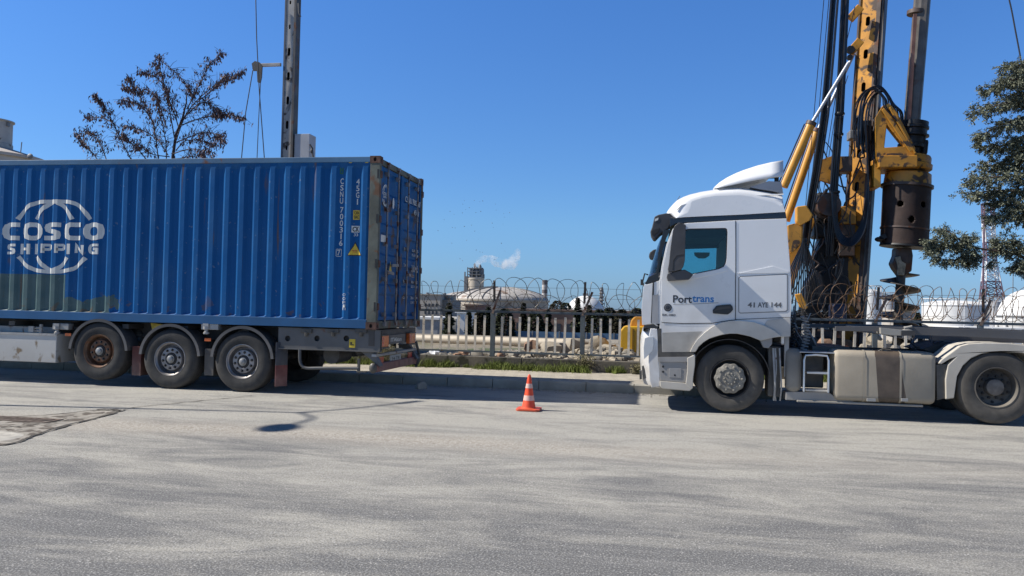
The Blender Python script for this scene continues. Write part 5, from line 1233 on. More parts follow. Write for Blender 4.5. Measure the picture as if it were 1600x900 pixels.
a = K(1329, 78, 23.2); MB().lathe([(0, -.06), (.10, -.06), (.12, 0), (.10, .06), (0, .06)], a, 'Y', 16).lathe([(0, -.06), (.07, -.06), (.08, 0), (.07, .06), (0, .06)], a+Vector((-.03, -.05, -.22)), 'Y', 12).build('sheave', grease, rig)
# ropes
def rope(pts, r_=.012, name='rope', mat=grease, par=rig, n=5): return MB().path(pts, r_, n, ).build(name, mat, par, fix=False)
rope([K(1289, -20, 22.6), K(1270, 200, 22.7), K(1258, 330, 22.8)], .010); rope([K(1297, -20, 22.6), K(1278, 190), K(1266, 300)], .010)
rope([K(1336, 10, 23.1), K(1312, 110, 23), K(1290, 250, 22.9)], .010); rope([K(1382, -20, 23.3), K(1368, 172, 23.2), K(1357, 320, 23.2), K(1343, 500, 23.2)], .014)
rope([K(1344, 300, 22.9), K(1349, 340, 22.9), K(1352, 372, 22.9), K(1343, 520, 22.9)], .008); rope([K(1325, 118, 23.2), K(1305, 180, 23.2), K(1282, 330, 23.2)], .010)
# kelly bar: square-ish bar with ribs
k0, k1 = K(1424, 200), K(1446, -60); ka = (k1-k0).normalized(); kb_ = MB(); nk = 20
pr = [(.235 if (i % 5) in (0, 1) else .205) for i in range(nk)]
vs = []
s1 = Vector((1, 0, 0))-ka*ka.x; s1.normalize(); s2 = ka.cross(s1)
for p in (k0-ka*.2, k1):
    for i in range(nk): t = 2*math.pi*i/nk+.3; vs.append(p+(s1*math.cos(t)+s2*math.sin(t))*pr[i])
kb_.add(vs, [(i, (i+1) % nk, nk+(i+1) % nk, nk+i) for i in range(nk)]).build('kelly_bar', kellym, rig)
a = K(1432, 20); MB().path([a-ka*.05, a+ka*.05], .235, 18).build('kelly_joint', brn, rig)
MB().beam(K(1430, 22, 22.76), K(1420, 190, 22.76), .04, .085, (0, 1, 0)).build('kelly_key', M('red_brown_key', (.20, .10, .075), .6, var=.3, scale=3), rig)
# rotary head
ha = (K(1417, 290)-K(1427, 190)).normalized()
RM = Vector((0, 0, -1)).rotation_difference(ha).to_matrix()
def hlathe(prof, px, py, n=32, Y=RY): return MB().lathe([(r_, h) for r_, h in prof], K(px, py, Y), 'Z', n, tilt=RM)
hlathe([(0, .0), (.30, 0), (.36, -.02), (.36, -.12), (.38, -.14), (.38, -.20), (.34, -.22), (.34, -.34), (.40, -.36), (.40, -.40), (.30, -.42), (.30, -.60), (.34, -.62), (.34, -.70), (.26, -.72), (.26, -.98), (0, -.98)], 1428, 190).build('drive_motor', grease, rig)
for dx, dy in ((1443, 205), (1446, 222), (1412, 208)): hlathe([(0, .05), (.06, .05), (.075, 0), (.075, -.28), (.05, -.36), (0, -.36)], dx, dy, 14, RY-.15).build('drive_piston', grease, rig)
hlathe([(0, .22), (.34, .22), (.50, .20), (.53, .14), (.53, .0), (.57, -.03), (.57, -.14), (.52, -.18), (.45, -.2), (0, -.2)], 1420, 256, 36).build('gear_ring', yel, rig)
hlathe([(0, .18), (.50, .18), (.56, .14), (.58, -.14), (.54, -.18), (0, -.18)], 1418, 281, 36).build('drive_collar', yel, rig)
MB().plate(KP([(1366, 186), (1378, 166), (1388, 163), (1399, 176), (1428, 232), (1429, 262), (1377, 262), (1368, 250)], RY-.5), RY-.62, RY-.45, [KP([(1384, 196), (1411, 230), (1380, 232)], RY-.5)]).build('head_bracket', yel, rig, bevel=.02)
MB().plate(KP([(1366, 186), (1378, 166), (1388, 163), (1399, 176), (1428, 232), (1429, 262), (1377, 262), (1368, 250)], RY+.3), RY+.25, RY+.42, [KP([(1384, 196), (1411, 230), (1380, 232)], RY+.3)]).build('head_bracket', yel, rig, bevel=.02)
a, b_ = K(1372, 244, RY-.6), K(1432, 262, RY-.6); MB().box(a.x, b_.x, RY-.70, RY+.45, b_.z, a.z).build('head_beam', yel, rig, bevel=.02)
a, b_ = K(1364, 268, RY-.4), K(1375, 290, RY-.4); MB().box(a.x, b_.x, RY-.5, RY+.2, b_.z-.05, a.z+.2).build('guide_shoe', yelo, rig, bevel=.02)
MB().beam(K(1380, 170, RY-.68), K(1424, 236, RY-.68), .05, .10).beam(K(1390, 168, RY-.68), K(1430, 240, RY-.68), .05, .05).build('bracket_rib', yel, rig, bevel=.01)
# core barrel with holes
bt, bb_ = K(1417, 292), K(1412.5, 384); Hb = (bb_-bt).length; mb = MB(); NB = 120; NV = 60; rB = .585
RB = Vector((0, 0, -1)).rotation_difference((bb_-bt).normalized()).to_matrix()
hc = [(-118, .52), (-62, .52), (-90, .92)]
vs = []; fs = []
for j in range(NV+1):
    for i in range(NB): t = 2*math.pi*i/NB; vs.append(bt+RB @ Vector((rB*math.cos(t), rB*math.sin(t), -Hb*j/NV)))
for j in range(NV):
    for i in range(NB):
        tc_ = 360*(i+.5)/NB; zc_ = Hb*(j+.5)/NV; cut = False
        for a_, z_ in hc:
            da = ((tc_-a_+180) % 360-180)
            if (rad(da)*rB)**2+(zc_-z_)**2 < .0064: cut = True
            if (rad(((tc_-a_-180+180) % 360-180))*rB)**2+(zc_-z_)**2 < .0064: cut = True
        if not cut: fs.append((j*NB+i, j*NB+(i+1) % NB, (j+1)*NB+(i+1) % NB, (j+1)*NB+i))
bar_ = mb.add(vs, fs, True).build('core_barrel', barrelm, rig, solid=.02)
hlathe([(.585, .04), (.64, .04), (.64, -.03), (.585, -.03)], 1417, 292, 40).build('barrel_rim', brn, rig); hlathe([(.588, .02), (.605, .02), (.605, -.02), (.588, -.02)], 1413.5, 358, 40).build('barrel_band', brn, rig)
hlathe([(0, 0), (.58, 0), (.6, -.03), (.6, -.06), (0, -.05)], 1412.5, 383, 40).build('barrel_bottom', grease, rig)
MB().ell(K(1374, 374, RY-.3), .12, .1, .07, 10, 6).beam(K(1376, 372, RY-.3), K(1384, 368, RY-.3), .1, .12).build('barrel_lug', grease, rig)
# kelly stub and auger
MB().plate(KP([(1397, 388), (1421, 388), (1423, 400), (1421, 424), (1409, 432), (1404, 432), (1395, 420), (1391, 412), (1396, 400)], RY), RY-.22, RY+.22).build('kelly_stub', brn, rig, bevel=.03)
MB().plate(KP([(1399, 402), (1407, 400), (1409, 408), (1416, 412), (1413, 430), (1403, 430), (1403, 416)], RY-.3), RY-.30, RY-.22).build('pin_plate', M('worn_bright_steel', (.30, .27, .20), .5, metal=.3, var=.4, scale=12), rig, bevel=.01)
au0, au1 = K(1408, 424), K(1400, 562); aa = (au1-au0).normalized(); AM = Vector((0, 0, -1)).rotation_difference(aa).to_matrix(); La = (au1-au0).length
MB().path([au0-aa*.1, au1], .115, 18).path([au1, au1+aa*.25], .10, 10, r1=.02).build('auger_stem', M('auger_steel', (.075, .068, .06), .55, metal=.3, var=.3), rig)
fl_ = MB(); n = 150; vs = []; pitch = .455
for i in range(n+1):
    t = i/26*2*math.pi; z = -.02-pitch*i/26
    if -z > La: break
    for r_ in (.11, .50): v = au0+AM @ Vector((r_*math.cos(t+.2), r_*math.sin(t+.2), z-(.03 if r_ > .2 else 0))); vs += [v]
m2 = len(vs)//2
fl_.add(vs, [(2*i, 2*i+1, 2*i+3, 2*i+2) for i in range(m2-1)], True).build('auger_flight', M('polished_flight', (.13, .115, .10), .42, metal=.5, var=.4, scale=5), rig, solid=.03)
# hydraulic cylinders and rods
for (a, b_, c_), y_ in ((((1224, 292), (1266, 196), (1326, 98)), 22.3), (((1228, 345), (1276, 207), (1334, 84)), 23.6)):
    pa, pb, pc_ = K(*a, y_), K(*b_, y_), K(*c_, y_); MB().path([pa, pb], .115, 20).build('hydraulic_cylinder', yelo, rig)
    MB().path([pb, pb+(pb-pa).normalized()*.10], .135, 18).build('cylinder_collar', brn, rig); MB().path([pb, pc_], .045, 14).build('piston_rod', chrome, rig)
    sd2 = Vector((-.15, -.05, .03)); MB().path([pa+sd2, pb+sd2], .018, 6).build('cylinder_pipe', grease, rig)
# hose bundles
def bundle(pts, n, spread, r_, name='hose_bundle'):
    mb = MB()
    for k in range(n):
        ox, oy = (k-(n-1)/2)/max(1, n-1)*2*spread, R.uniform(-.05, .05)
        mb.path([K(a, b_, y_)+Vector((ox+R.uniform(-.008, .008), oy, 0)) for a, b_, y_ in pts], r_, 7)
    return mb.build(name, hosem, rig, fix=False)
bundle([(1305, -20, 22.5), (1297, 90, 22.5), (1289, 180, 22.5), (1277, 260, 22.6), (1264, 335, 22.8), (1258, 385, 22.9)], 4, .075, .032)
bundle([(1322, -20, 22.7), (1317, 90, 22.7), (1312, 180, 22.7), (1306, 260, 22.7), (1300, 345, 22.8), (1296, 400, 22.9)], 4, .072, .034)
for py_, y_ in ((178, 22.4), (210, 22.6), (300, 22.6)): a = K(1312-(py_-178)*.06, py_, y_); MB().lathe([(.12, -.03), (.13, 0), (.12, .03)], a, 'Z', 14).build('hose_clamp', grease, rig)
for k in range(7):                                               # the big loop beside the mast
    o_ = k*1.6; y_ = 22.5+.06*k
    MB().path(smoothpts([K(1353+o_*.4, 196, y_), K(1356+o_*.3, 262, y_), K(1357-o_*.5, 318, y_), K(1350-o_*.6, 362-o_, y_), K(1332-o_*.2, 384-o_*1.2, y_), K(1312+o_*.3, 378-o_*1.3, y_), K(1303+o_*.5, 350-o_, y_), K(1300+o_, 300, y_)], 7), .026, 7).build('loop_hose', hosem, rig, fix=False)
for k in range(9):                                               # hoses arching over to the rotary head
    x0_ = 1336+k*2.4; top = 134+R.uniform(0, 14); y_ = 22.3+.09*k
    MB().path(smoothpts([K(x0_, 236+R.uniform(-12, 10), y_), K(x0_+R.uniform(-3, 3), 180, y_), K(x0_+9, top+10, y_), K(x0_+26, top, y_), K(x0_+42, top+12+k, y_), K(x0_+46+k, 168+k, y_), K(1404+R.uniform(-4, 8), 188+k, y_)], 7), .018+.004*(k % 3), 6).build('arched_hose', hosem, rig, fix=False)
for k in range(16):                                              # the fan spreading down behind the cab
    t = k/15; y_ = 21.9+R.uniform(0, .8)
    MB().path(smoothpts([K(1257+R.uniform(-3, 4), 372, y_), K(1256+(t-.5)*16, 392, y_), K(1250+(t-.42)*44, 428, y_), K(1247+(t-.40)*70, 470+R.uniform(-10, 20), y_)], 6), .017, 5).build('fan_hose', hosem, rig, fix=False)
def clutter(n, xa, xb, ya, yb, mats, par=rig):
    for k in range(n):
        x, y = R.uniform(xa, xb), R.uniform(ya, yb); yy_ = R.uniform(22.8, 24.0); q = []
        for j in range(4): q.append(K(x, y, yy_)); x += R.uniform(-14, 14); y += R.uniform(4, 26)
        MB().path(smoothpts(q, 5), R.uniform(.012, .026), 5).build('loose_hose', R.choice(mats), par, fix=False)
clutter(34, 1278, 1348, 220, 330, (hosem, hosem, grease)); clutter(60, 1262, 1342, 320, 480, (hosem, hosem, brn, grease)); clutter(8, 1340, 1362, 150, 230, (hosem, M('pale_hose', (.25, .25, .26), .5)))
# manifold blocks, brackets and plates round the mast foot
def blk(name, px0, py0, px1, py1, y_, th, mat, bev=.02):
    a, b_ = K(px0, py0, y_), K(px1, py1, y_); return MB().box(a.x, b_.x, y_, y_+th, b_.z, a.z).build(name, mat, rig, bevel=bev)
blk('valve_block', 1328, 203, 1345, 216, 22.9, .4, M('grey_valve', (.22, .21, .20), .5, metal=.3, var=.3)); blk('valve_block', 1345, 188, 1362, 222, 23.0, .4, grease)
MB().plate(KP([(1283, 250), (1300, 244), (1314, 245), (1316, 262), (1306, 270), (1300, 288), (1288, 284), (1277, 280), (1279, 262)], 23.0), 22.95, 23.1).build('rust_plate', yel, rig, bevel=.02)
blk('winch_frame', 1312, 244, 1332, 268, 23.0, .5, brn); blk('mast_foot', 1314, 322, 1338, 350, 23.1, .5, yel); blk('mast_foot_lower', 1312, 350, 1336, 400, 23.2, .45, brn)
MB().plate(KP([(1244, 323), (1260, 321), (1270, 336), (1266, 344), (1250, 353), (1244, 346)], 22.2), 22.15, 22.45).build('boom_head', yelo, rig, bevel=.03)
MB().plate(KP([(1230, 352), (1246, 348), (1254, 354), (1254, 378), (1244, 390), (1236, 396), (1230, 388)], 22.3), 22.25, 22.6).build('boom_plate', yel, rig, bevel=.03)
MB().plate(KP([(1242, 460), (1252, 458), (1262, 480), (1258, 484), (1250, 480)], 21.8), 21.75, 21.9).build('lower_link', yelo, rig, bevel=.02)
blk('winch_body', 1276, 300, 1312, 346, 23.4, .7, grease, .08); blk('winch_body', 1272, 346, 1336, 372, 23.5, .6, grease, .06)
a = K(1292, 322, 23.1); MB().lathe([(0, -.35), (.30, -.35), (.30, -.30), (.22, -.28), (.22, .28), (.30, .30), (.30, .35), (0, .35)], a, 'Y', 26).build('winch_drum', brn, rig)
MB().plate(KP([(1282, 372), (1300, 368), (1338, 372), (1340, 420), (1336, 500), (1300, 500), (1284, 470), (1270, 430), (1274, 400)], 23.6), 23.55, 24.3).build('mast_base_housing', grease, rig, bevel=.05)
MB().plate(KP([(1262, 440), (1276, 420), (1286, 430), (1292, 470), (1276, 500), (1252, 500)], 23.0), 23.0, 23.8).build('link_frame', grease, rig, bevel=.04)
blk('hydraulic_motor', 1300, 474, 1324, 504, 22.2, .5, navy, .08)
# carrier: tracks, deck, machinery house (mostly behind the cab)
for y_ in (22.6, 25.6):
    q = []
    for cx_1, sg in ((.9, 1), (4.7, -1)):
        for k in range(9): t = rad(90+sg*0+(180*k/8) if sg > 0 else -90+180*k/8); q.append((cx_1+.42*math.cos(t), .52+.42*math.sin(t)))
    MB().plate(q, y_-.3, y_+.3).build('track', grease, rig, bevel=.03)
    for xw_ in (.9, 1.7, 2.5, 3.3, 4.1, 4.7): MB().lathe([(0, -.33), (.2, -.33), (.26, -.31), (.26, -.30)], (xw_, y_, .52), 'Y', 20).build('track_roller', brn, rig)
MB().box(.8, 4.8, 22.95, 25.2, .75, 1.15).build('undercarriage', brn, rig, bevel=.04)
MB().box(-.1, 3.1, 22.7, 25.5, 1.2, 2.15).build('machinery_house', yelo, rig, bevel=.08); MB().box(3.1, 4.6, 23.2, 24.9, 1.2, 1.6).build('deck', grease, rig, bevel=.04)
MB().box(2.0, 3.05, 22.0, 22.68, 1.2, 2.5).build('operator_cab', yelo, rig, bevel=.06)
MB().beam((3.2, 23.4, 1.7), K(1262, 340, 23.4), .35, .4).build('boom', yel, rig, bevel=.03)

# ------------------------------------------------------------------ grey rig mast behind the container
gm2 = thing('grey_rig', 'weathered grey slotted mast of a second rig rising behind the container, with a pulley arm', 'drilling rig', (-10.6, 24.2, 0))
gsteel = M('weathered_grey_mast', (.36, .34, .31), .6, metal=.2, var=.25, scale=2, rust=((.09, .075, .065), .56, 2.2)); gdark = M('dark_mast_edge', (.09, .085, .08), .6, var=.3, rust=(RUST, .58, 4))
MY = 24.0
p0, p1 = K(443, 420, MY), K(456, -50, MY); ax_ = (p1-p0).normalized(); sd_ = (Vector((1, 0, 0))-ax_*ax_.x).normalized(); nb_ = Vector((0, -1, 0)); L_ = (p1-p0).length
def gplate(name, u0, u1, y0_, y1_, mat, holes=(), v1=None):
    mb = MB().plate([(u0, 0), (u1, 0), (u1, L_), (u0, L_)], y0_, y1_, holes); mb.v = [p0+sd_*q.x+ax_*q.z+Vector((0, q.y, 0)) for q in mb.v]; return mb.build(name, mat, gm2, bevel=.004)
hs = []
for py_, hh_ in ((4, .06), (42, .075), (81, .13), (119, .13), (157, .13), (195, .13), (231, .07), (270, .13), (310, .13)):
    v = (K(450, py_, MY)-p0).dot(ax_); w_ = .045 if hh_ > .1 else .028; hs.append([(-.015+w_*math.cos(t), v+(hh_-w_ if math.sin(t) > 0 else -(hh_-w_))+w_*math.sin(t)) for t in [2*math.pi*(q+.5)/14 for q in range(14)]])
gplate('mast_face', -.135, .125, 0, .015, gsteel, hs); gplate('mast_edge', .126, .205, -.02, .30, gdark); gplate('mast_edge', -.20, -.136, -.01, .30, M('blue_grey_edge', (.10, .11, .13), .5, var=.2)); gplate('mast_back', -.135, .125, .28, .295, gdark)
a, b_ = K(460, 209, MY), K(482, 262, MY); MB().box(a.x, b_.x, MY+.02, MY+.5, b_.z-.5, a.z).build('control_box', M('light_grey_box', (.42, .43, .45), .5, var=.08), gm2, bevel=.01)
MB().path([K(484, 226, MY), K(488, 232, MY), K(489, 246, MY), K(486, 256, MY)], .03, 8).ell(K(487, 236, MY), .05, .04, .08, 8, 6).build('lever', gdark, gm2)
MB().beam(K(439, 101, MY), K(404, 102, MY), .08, .10, (0, 1, 0)).build('pulley_arm', gsteel, gm2, bevel=.01)
MB().plate(KP([(396, 101), (401, 97), (408, 99), (412, 105), (411, 122), (409, 131), (405, 130), (404, 112), (398, 112)], MY), MY-.12, MY-.06).lathe([(0, -.05), (.09, -.05), (.06, 0), (.09, .05), (0, .05)], K(402, 104, MY-.03), 'Y', 16).build('pulley', gdark, gm2)
MB().lathe([(0, -.05), (.06, -.05), (.06, .05), (0, .05)], K(398, 107, MY), 'Y', 12).build('pulley_wheel', gdark, gm2)
cab_ = M('dark_cable', (.03, .03, .032), .5)
rope([K(399, -30, MY-.2), K(401, 60, MY-.2), K(405, 140, MY-.15), K(414, 260, MY-.1), K(420, 420, MY)], .016, 'cable', cab_, gm2, 6); rope([K(395, 110, MY), K(384, 175, MY), K(376, 262, MY), K(368, 420, MY)], .016, 'cable', cab_, gm2, 6); rope([K(407, 130, MY), K(404, 190, MY), K(401, 262, MY), K(398, 420, MY)], .013, 'cable', cab_, gm2, 6)
a = K(466, 20, MY); MB().path([a+Vector((0, 0, .3)), a+Vector((.02, 0, 0)), a+Vector((.08, 0, -.12)), a+Vector((.02, 0, -.1))], .03, 6).build('hook', gdark, gm2)
MB().box(-12.6, -8.8, 23.6, 26.4, .3, 2.4).build('carrier', yelo, gm2, bevel=.08); MB().box(-13, -8.4, 23.4, 24.0, .05, .8).box(-13, -8.4, 26.0, 26.6, .05, .8).build('track', grease, gm2, bevel=.1)
tag(move_origin(MB().path(smoothpts([K(1560, -60, 30), K(1577, 0, 30), K(1587, 50, 30), K(1597, 105, 30), K(1606, 170, 30), K(1618, 300, 30), K(1640, 520, 30)], 6), .025, 6).build('overhead_cable', cab_, fix=False), K(1590, 60, 30)), 'dark overhead cable dropping into the top of the evergreen tree', 'cable')

# ------------------------------------------------------------------ rubble, boulders, pipeline, yellow cabinet
rockm = [M('pale_limestone', (.34, .295, .225), .9, var=.25, scale=3, bump=.8, bscale=9), M('grey_rubble', (.24, .22, .185), .9, var=.3, scale=3, bump=.8, bscale=9), M('brown_rubble', (.27, .165, .105), .9, var=.3, scale=3, bump=.8, bscale=9)]
def hump(x, y):
    h = 0
    for cx, cy, r_, hh in ((-3.0, 20.2, 1.5, .32), (-1.2, 20.8, 1.6, .42), (.3, 21.5, 1.4, .5), (4.9, 21.4, 1.0, .55), (6.6, 21.2, 1.6, .40), (-5, 20.4, 1.4, .16), (8.5, 21.5, 2.2, .5), (6.2, 25.5, 1.5, .9)):
        d = ((x-cx)**2+(y-cy)**2)/r_**2; h = max(h, hh*math.exp(-d))
    return h
hv = []; nx_, ny_ = 110, 26
for j in range(ny_+1):
    for i in range(nx_+1):
        x, y = -8+19*i/nx_, 18.5+9*j/ny_; hv.append((x, y, gz(x, y)-.06+hump(x, y)*(1+.5*noise.noise(Vector((x*3, y*3, 0))))+.05*noise.noise(Vector((x*8, y*8, 1)))))
tag(MB().add(hv, [(j*(nx_+1)+i, j*(nx_+1)+i+1, (j+1)*(nx_+1)+i+1, (j+1)*(nx_+1)+i) for j in range(ny_) for i in range(nx_)]).build('spoil_heap', M('crushed_spoil', (.25, .215, .16), .95, var=.4, scale=6, bump=1, bscale=16)), 'low heaps of crushed spoil just behind the fence', 'spoil', kind='stuff')
rb = MB(); rb2 = MB(); q_ = random.Random(5)
for i in range(2600):
    x = q_.uniform(-7.5, 10.5); y = 18.75+abs(q_.gauss(0, 1.6)); 
    s_ = .03+.13*q_.random()**2
    if q_.random() < .25 and hump(x, y) < .1: continue
    (rb if q_.random() < .6 else rb2).__class__; mb = rb if q_.random() < .6 else rb2; rock_mb(mb, (x, y, gz(x, y)+hump(x, y)+s_*.25), s_, i*1.37)
tag(rb.build('rubble', rockm[0], fix=False), 'loose pale rubble stones behind the fence', 'rubble', kind='stuff'); tag(rb2.build('gravel', rockm[1], fix=False), 'loose grey rubble stones behind the fence', 'rubble', kind='stuff')
big = [(690, 556, 19.6, .22, 1, 'small grey boulder nearest the white plastic bag'), (712, 556, 19.4, .20, 2, 'reddish brown boulder near the white bag'), (725, 553, 19.6, .20, 2, 'orange brown boulder beside the reddish one'), (748, 552, 19.8, .26, 1, 'grey boulder in front of the pipeline'),
       (805, 556, 19.7, .30, 1, 'wide flat grey boulder left of the cone tip'), (832, 543, 20.8, .34, 2, 'brown angular boulder by the pipe'), (858, 546, 20.4, .38, 0, 'large pale boulder behind the cone'), (875, 545, 20.6, .30, 1, 'grey boulder touching the large pale one'),
       (893, 541, 21.0, .42, 0, 'tall pale boulder at the end of the pipeline'), (845, 554, 19.6, .20, 0, 'low pale stone in front of the large boulder'), (918, 548, 20.4, .30, 0, 'pale split boulder right of the second post'), (935, 538, 21.4, .45, 0, 'big sandy boulder on the heap'),
       (952, 546, 20.6, .30, 0, 'pale boulder next to the yellow cabinet'), (782, 556, 19.4, .17, 2, 'small rusty stone by the first post'), (664, 556, 19.3, .18, 1, 'dark grey stone under the container corner'),
       (1352, 545, 20.5, .33, 0, 'pale boulder seen under the trailer beam'), (1378, 540, 20.9, .36, 0, 'large chalky boulder behind the fuel tank'), (1398, 548, 20.2, .26, 1, 'grey boulder behind the tank filler cap'), (1420, 545, 20.6, .3, 0, 'sandy boulder behind the deck bolster'), (1290, 536, 20.8, .34, 2, 'brown boulder seen between fence bars behind the steps')]
for k, (px_, py_, y_, s_, mi, lb) in enumerate(big):
    c = P(px_, py_, y_); o = rock_mb(MB(), (c.x, y_, c.z-.03), s_*.78, k*3.1+2).build('boulder', rockm[mi], fix=False); tag(move_origin(o, (c.x, y_, gz(c.x, y_))), lb, 'boulder', 'boulders behind the fence')
a = P(679, 553, 19.2); tag(move_origin(MB().ell(a, .11, .09, .10, 10, 8, .5, 3).build('plastic_bag', M('white_plastic', (.75, .77, .82), .4, var=.08), fix=False), (a.x, a.y, gz(a.x, a.y))), 'white plastic bag lying in the rubble near the container', 'plastic bag')
pipem = M('cream_pipe', (.58, .50, .38), .55, var=.12, scale=1.2, rust=(RUST, .72, 3))
pl_ = thing('pipeline', 'long cream coloured pipeline lying across the yard behind the fence', 'pipeline', (-6, 31, .1))
a, b_ = P(640, 529, 31), P(900, 537.5, 29.5); a2 = a+(a-b_)*2.0
MB().path([a2, b_], .165, 24).build('pipe', pipem, pl_)
a, b_ = P(640, 546, 30.6), P(900, 550, 29.4); MB().path([a+(a-b_)*2, b_], .045, 10).build('thin_pipe', M('dark_pipe', (.05, .045, .04), .6), pl_)
for t in (-1.5, -1, -.5, 0, .35, .7): c = P(640, 529, 31).lerp(P(900, 537.5, 29.5), t); MB().box(c.x-.08, c.x+.08, c.y-.2, c.y+.2, gz(c.x, c.y)-.05, c.z-.15).build('pipe_support', kerbm, pl_)
ycab = thing('yellow_cabinet', 'bright yellow machine cabinet behind the fence just left of the truck cab', 'machine cabinet', (P(985, 567, 20.5).x, 20.9, .1))
a, b_ = P(968, 568, 20.5), P(1034, 511, 20.5); ybr = M('bright_yellow_enclosure', (.72, .40, .02), .45, var=.06, scale=2, dirt=((.35, .25, .1), .4, 0, .5, 6))
MB().plate([(a.x, a.z), (b_.x, a.z), (b_.x, b_.z), (a.x+.09, b_.z), (a.x, b_.z-.12)], 20.5, 21.4).build('body', ybr, ycab, bevel=.03)
MB().box(a.x+.30, a.x+.33, 20.49, 20.5, a.z+.05, b_.z-.06).box(a.x+.0, b_.x, 20.485, 20.4999, a.z+.30, a.z+.315).build('panel_joint', M('dark_yellow_joint', (.2, .11, .01), .6), ycab)
c = P(993, 501, 20.9); MB().plate([(c.x-.14, c.z-.16), (c.x-.10, c.z+.02), (c.x-.02, c.z+.1), (c.x+.5, c.z+.1), (c.x+.55, c.z-.16)], 20.7, 21.2).build('hood', yelo, ycab, bevel=.03)
c = P(988, 532, 20.49); MB().box(c.x+.10, c.x+.14, 20.48, 20.4995, c.z-.45, c.z+.28).build('vent', kpaint, ycab)

# ------------------------------------------------------------------ the plant behind
def put_thing(name, label, cat, px_, Y, group=None): q = P(px_, 500, Y); return thing(name, label, cat, (q.x, Y, gz(q.x, Y)), group)
tankw = M('white_tank_paint', (.72, .71, .68), .55, var=.06, scale=.15, rust=((.40, .30, .2), .70, .25)); tankc = M('cream_tank_shell', (.40, .345, .275), .7, var=.15, scale=.2, rust=((.28, .2, .14), .62, .3)); domem = M('weathered_dome', (.42, .39, .355), .6, var=.25, scale=.25, rust=((.34, .25, .19), .57, .28))
conc = M('far_concrete', (.38, .34, .29), .85, var=.2, scale=.2, rust=((.2, .17, .14), .6, .3)); farst = M('far_grey_steel', (.19, .19, .19), .6, metal=.2, var=.3); brick = M('brown_building', (.19, .12, .09), .85, var=.25, scale=.3); farw = M('far_white_wall', (.70, .69, .66), .7, var=.06, scale=.3); bluef = M('blue_hoarding', (.06, .13, .22), .6, var=.15, scale=.4); fargl = M('far_dark_window', (.03, .035, .045), .3)
# big domed tank
Y = 205.0; cx = P(781, 470, Y+12.5); zE = P(781, 470.5, Y)[2]; rD = 80/FPX*(Y)*1.02; GZ = -4.6
t = thing('domed_tank', 'huge round storage tank with a low weathered ribbed dome, behind the middle of the fence', 'storage tank', (cx.x, Y+rD, GZ)); c0 = (cx.x, Y+rD, 0)
MB().lathe([(rD, GZ), (rD, zE), (rD+.35, zE+.02), (rD+.35, zE+.5), (rD, zE+.5)], c0, 'Z', 64).build('tank_shell', tankc, t)
zt = P(781, 449, Y+rD)[2]; hD = zt-zE-.5
MB().lathe([(rD*math.cos(a_*math.pi/2/10)**1.0 if a_ < 10 else .01, zE+.5+hD*(1-(math.cos(a_*math.pi/2/10)))**.0*math.sin(a_*math.pi/2/10)**1.25) for a_ in range(11)], c0, 'Z', 64).build('dome', domem, t)
for k in range(18):
    a_ = 2*math.pi*k/18; pts = []
    for j in range(0, 10): u = j*math.pi/20; r_ = rD*math.cos(u); pts.append((c0[0]+r_*math.cos(a_), c0[1]+r_*math.sin(a_), zE+.62+hD*math.sin(u)**1.25))
    if math.sin(a_) < .3: MB().path(pts, .14, 4).build('dome_rib', farst, t)
for z_ in (.25, .5, .75): MB().lathe([(rD+.02, GZ+(zE-GZ)*z_), (rD+.2, GZ+(zE-GZ)*z_), (rD+.2, GZ+(zE-GZ)*z_+.25), (rD+.02, GZ+(zE-GZ)*z_+.25)], c0, 'Z', 64).build('ring_girder', conc, t)
# second flatter dome to its left
Y2 = 240.0; c2 = P(722, 470, Y2); z2 = P(722, 471, Y2)[2]; r2_ = 52/FPX*Y2; t = thing('domed_tank', 'second domed tank partly hidden behind the left of the huge ribbed one', 'storage tank', (c2.x, Y2+r2_, GZ)); ca = (c2.x, Y2+r2_, 0)
MB().lathe([(r2_, GZ), (r2_, z2)], ca, 'Z', 48).build('tank_shell', tankc, t); h2 = P(735, 455, Y2+r2_)[2]-z2; MB().lathe([(r2_*math.cos(u*math.pi/20), z2+h2*math.sin(u*math.pi/20)) for u in range(11)], ca, 'Z', 48).build('dome', domem, t)
# silo with process tower
Y = 290.0; s_ = Y/FPX; q = P(744, 437, Y); t = thing('process_silo', 'beige cylindrical silo topped by grey pipework under the white plume', 'silo', (q.x, Y, GZ)); zb1, zt1 = P(744, 470, Y)[2], P(744, 437, Y)[2]; rS = 12.5*s_
MB().lathe([(rS, GZ), (rS, zt1), (rS*1.05, zt1), (rS*1.05, zt1+.6), (0, zt1+.6)], (q.x, Y, 0), 'Z', 36).build('silo_shell', M('beige_silo', (.46, .40, .32), .7, var=.12, scale=.2), t)
fm = MB(); top = P(744, 418, Y)[2]
for x_ in (-1, -.4, .2, .9):
    for y_ in (-.6, .6): fm.box(q.x+x_*rS-.15, q.x+x_*rS+.15, Y+y_*rS-.15, Y+y_*rS+.15, zt1+.6, top-(0 if x_ < 0 else R.uniform(1, 3)))
for k in range(4): z_ = zt1+.6+(top-zt1)*k/4; fm.box(q.x-rS, q.x+(.2+R.random()*.7)*rS, Y-rS*.65, Y+rS*.65, z_, z_+.25)
fm.build('steel_frame', farst, t); vm_ = MB()
for x_, h_, w_ in ((-.55, 2.6, .9), (.05, 3.3, .8), (.5, 4.2, .6), (.8, 3.0, .7), (-.2, 4.6, .4)): vm_.lathe([(0, 0), (w_, .2), (w_, h_), (w_*.4, h_+.7), (0, h_+.8)], (q.x+x_*rS, Y-.5, zt1+.6), 'Z', 12)
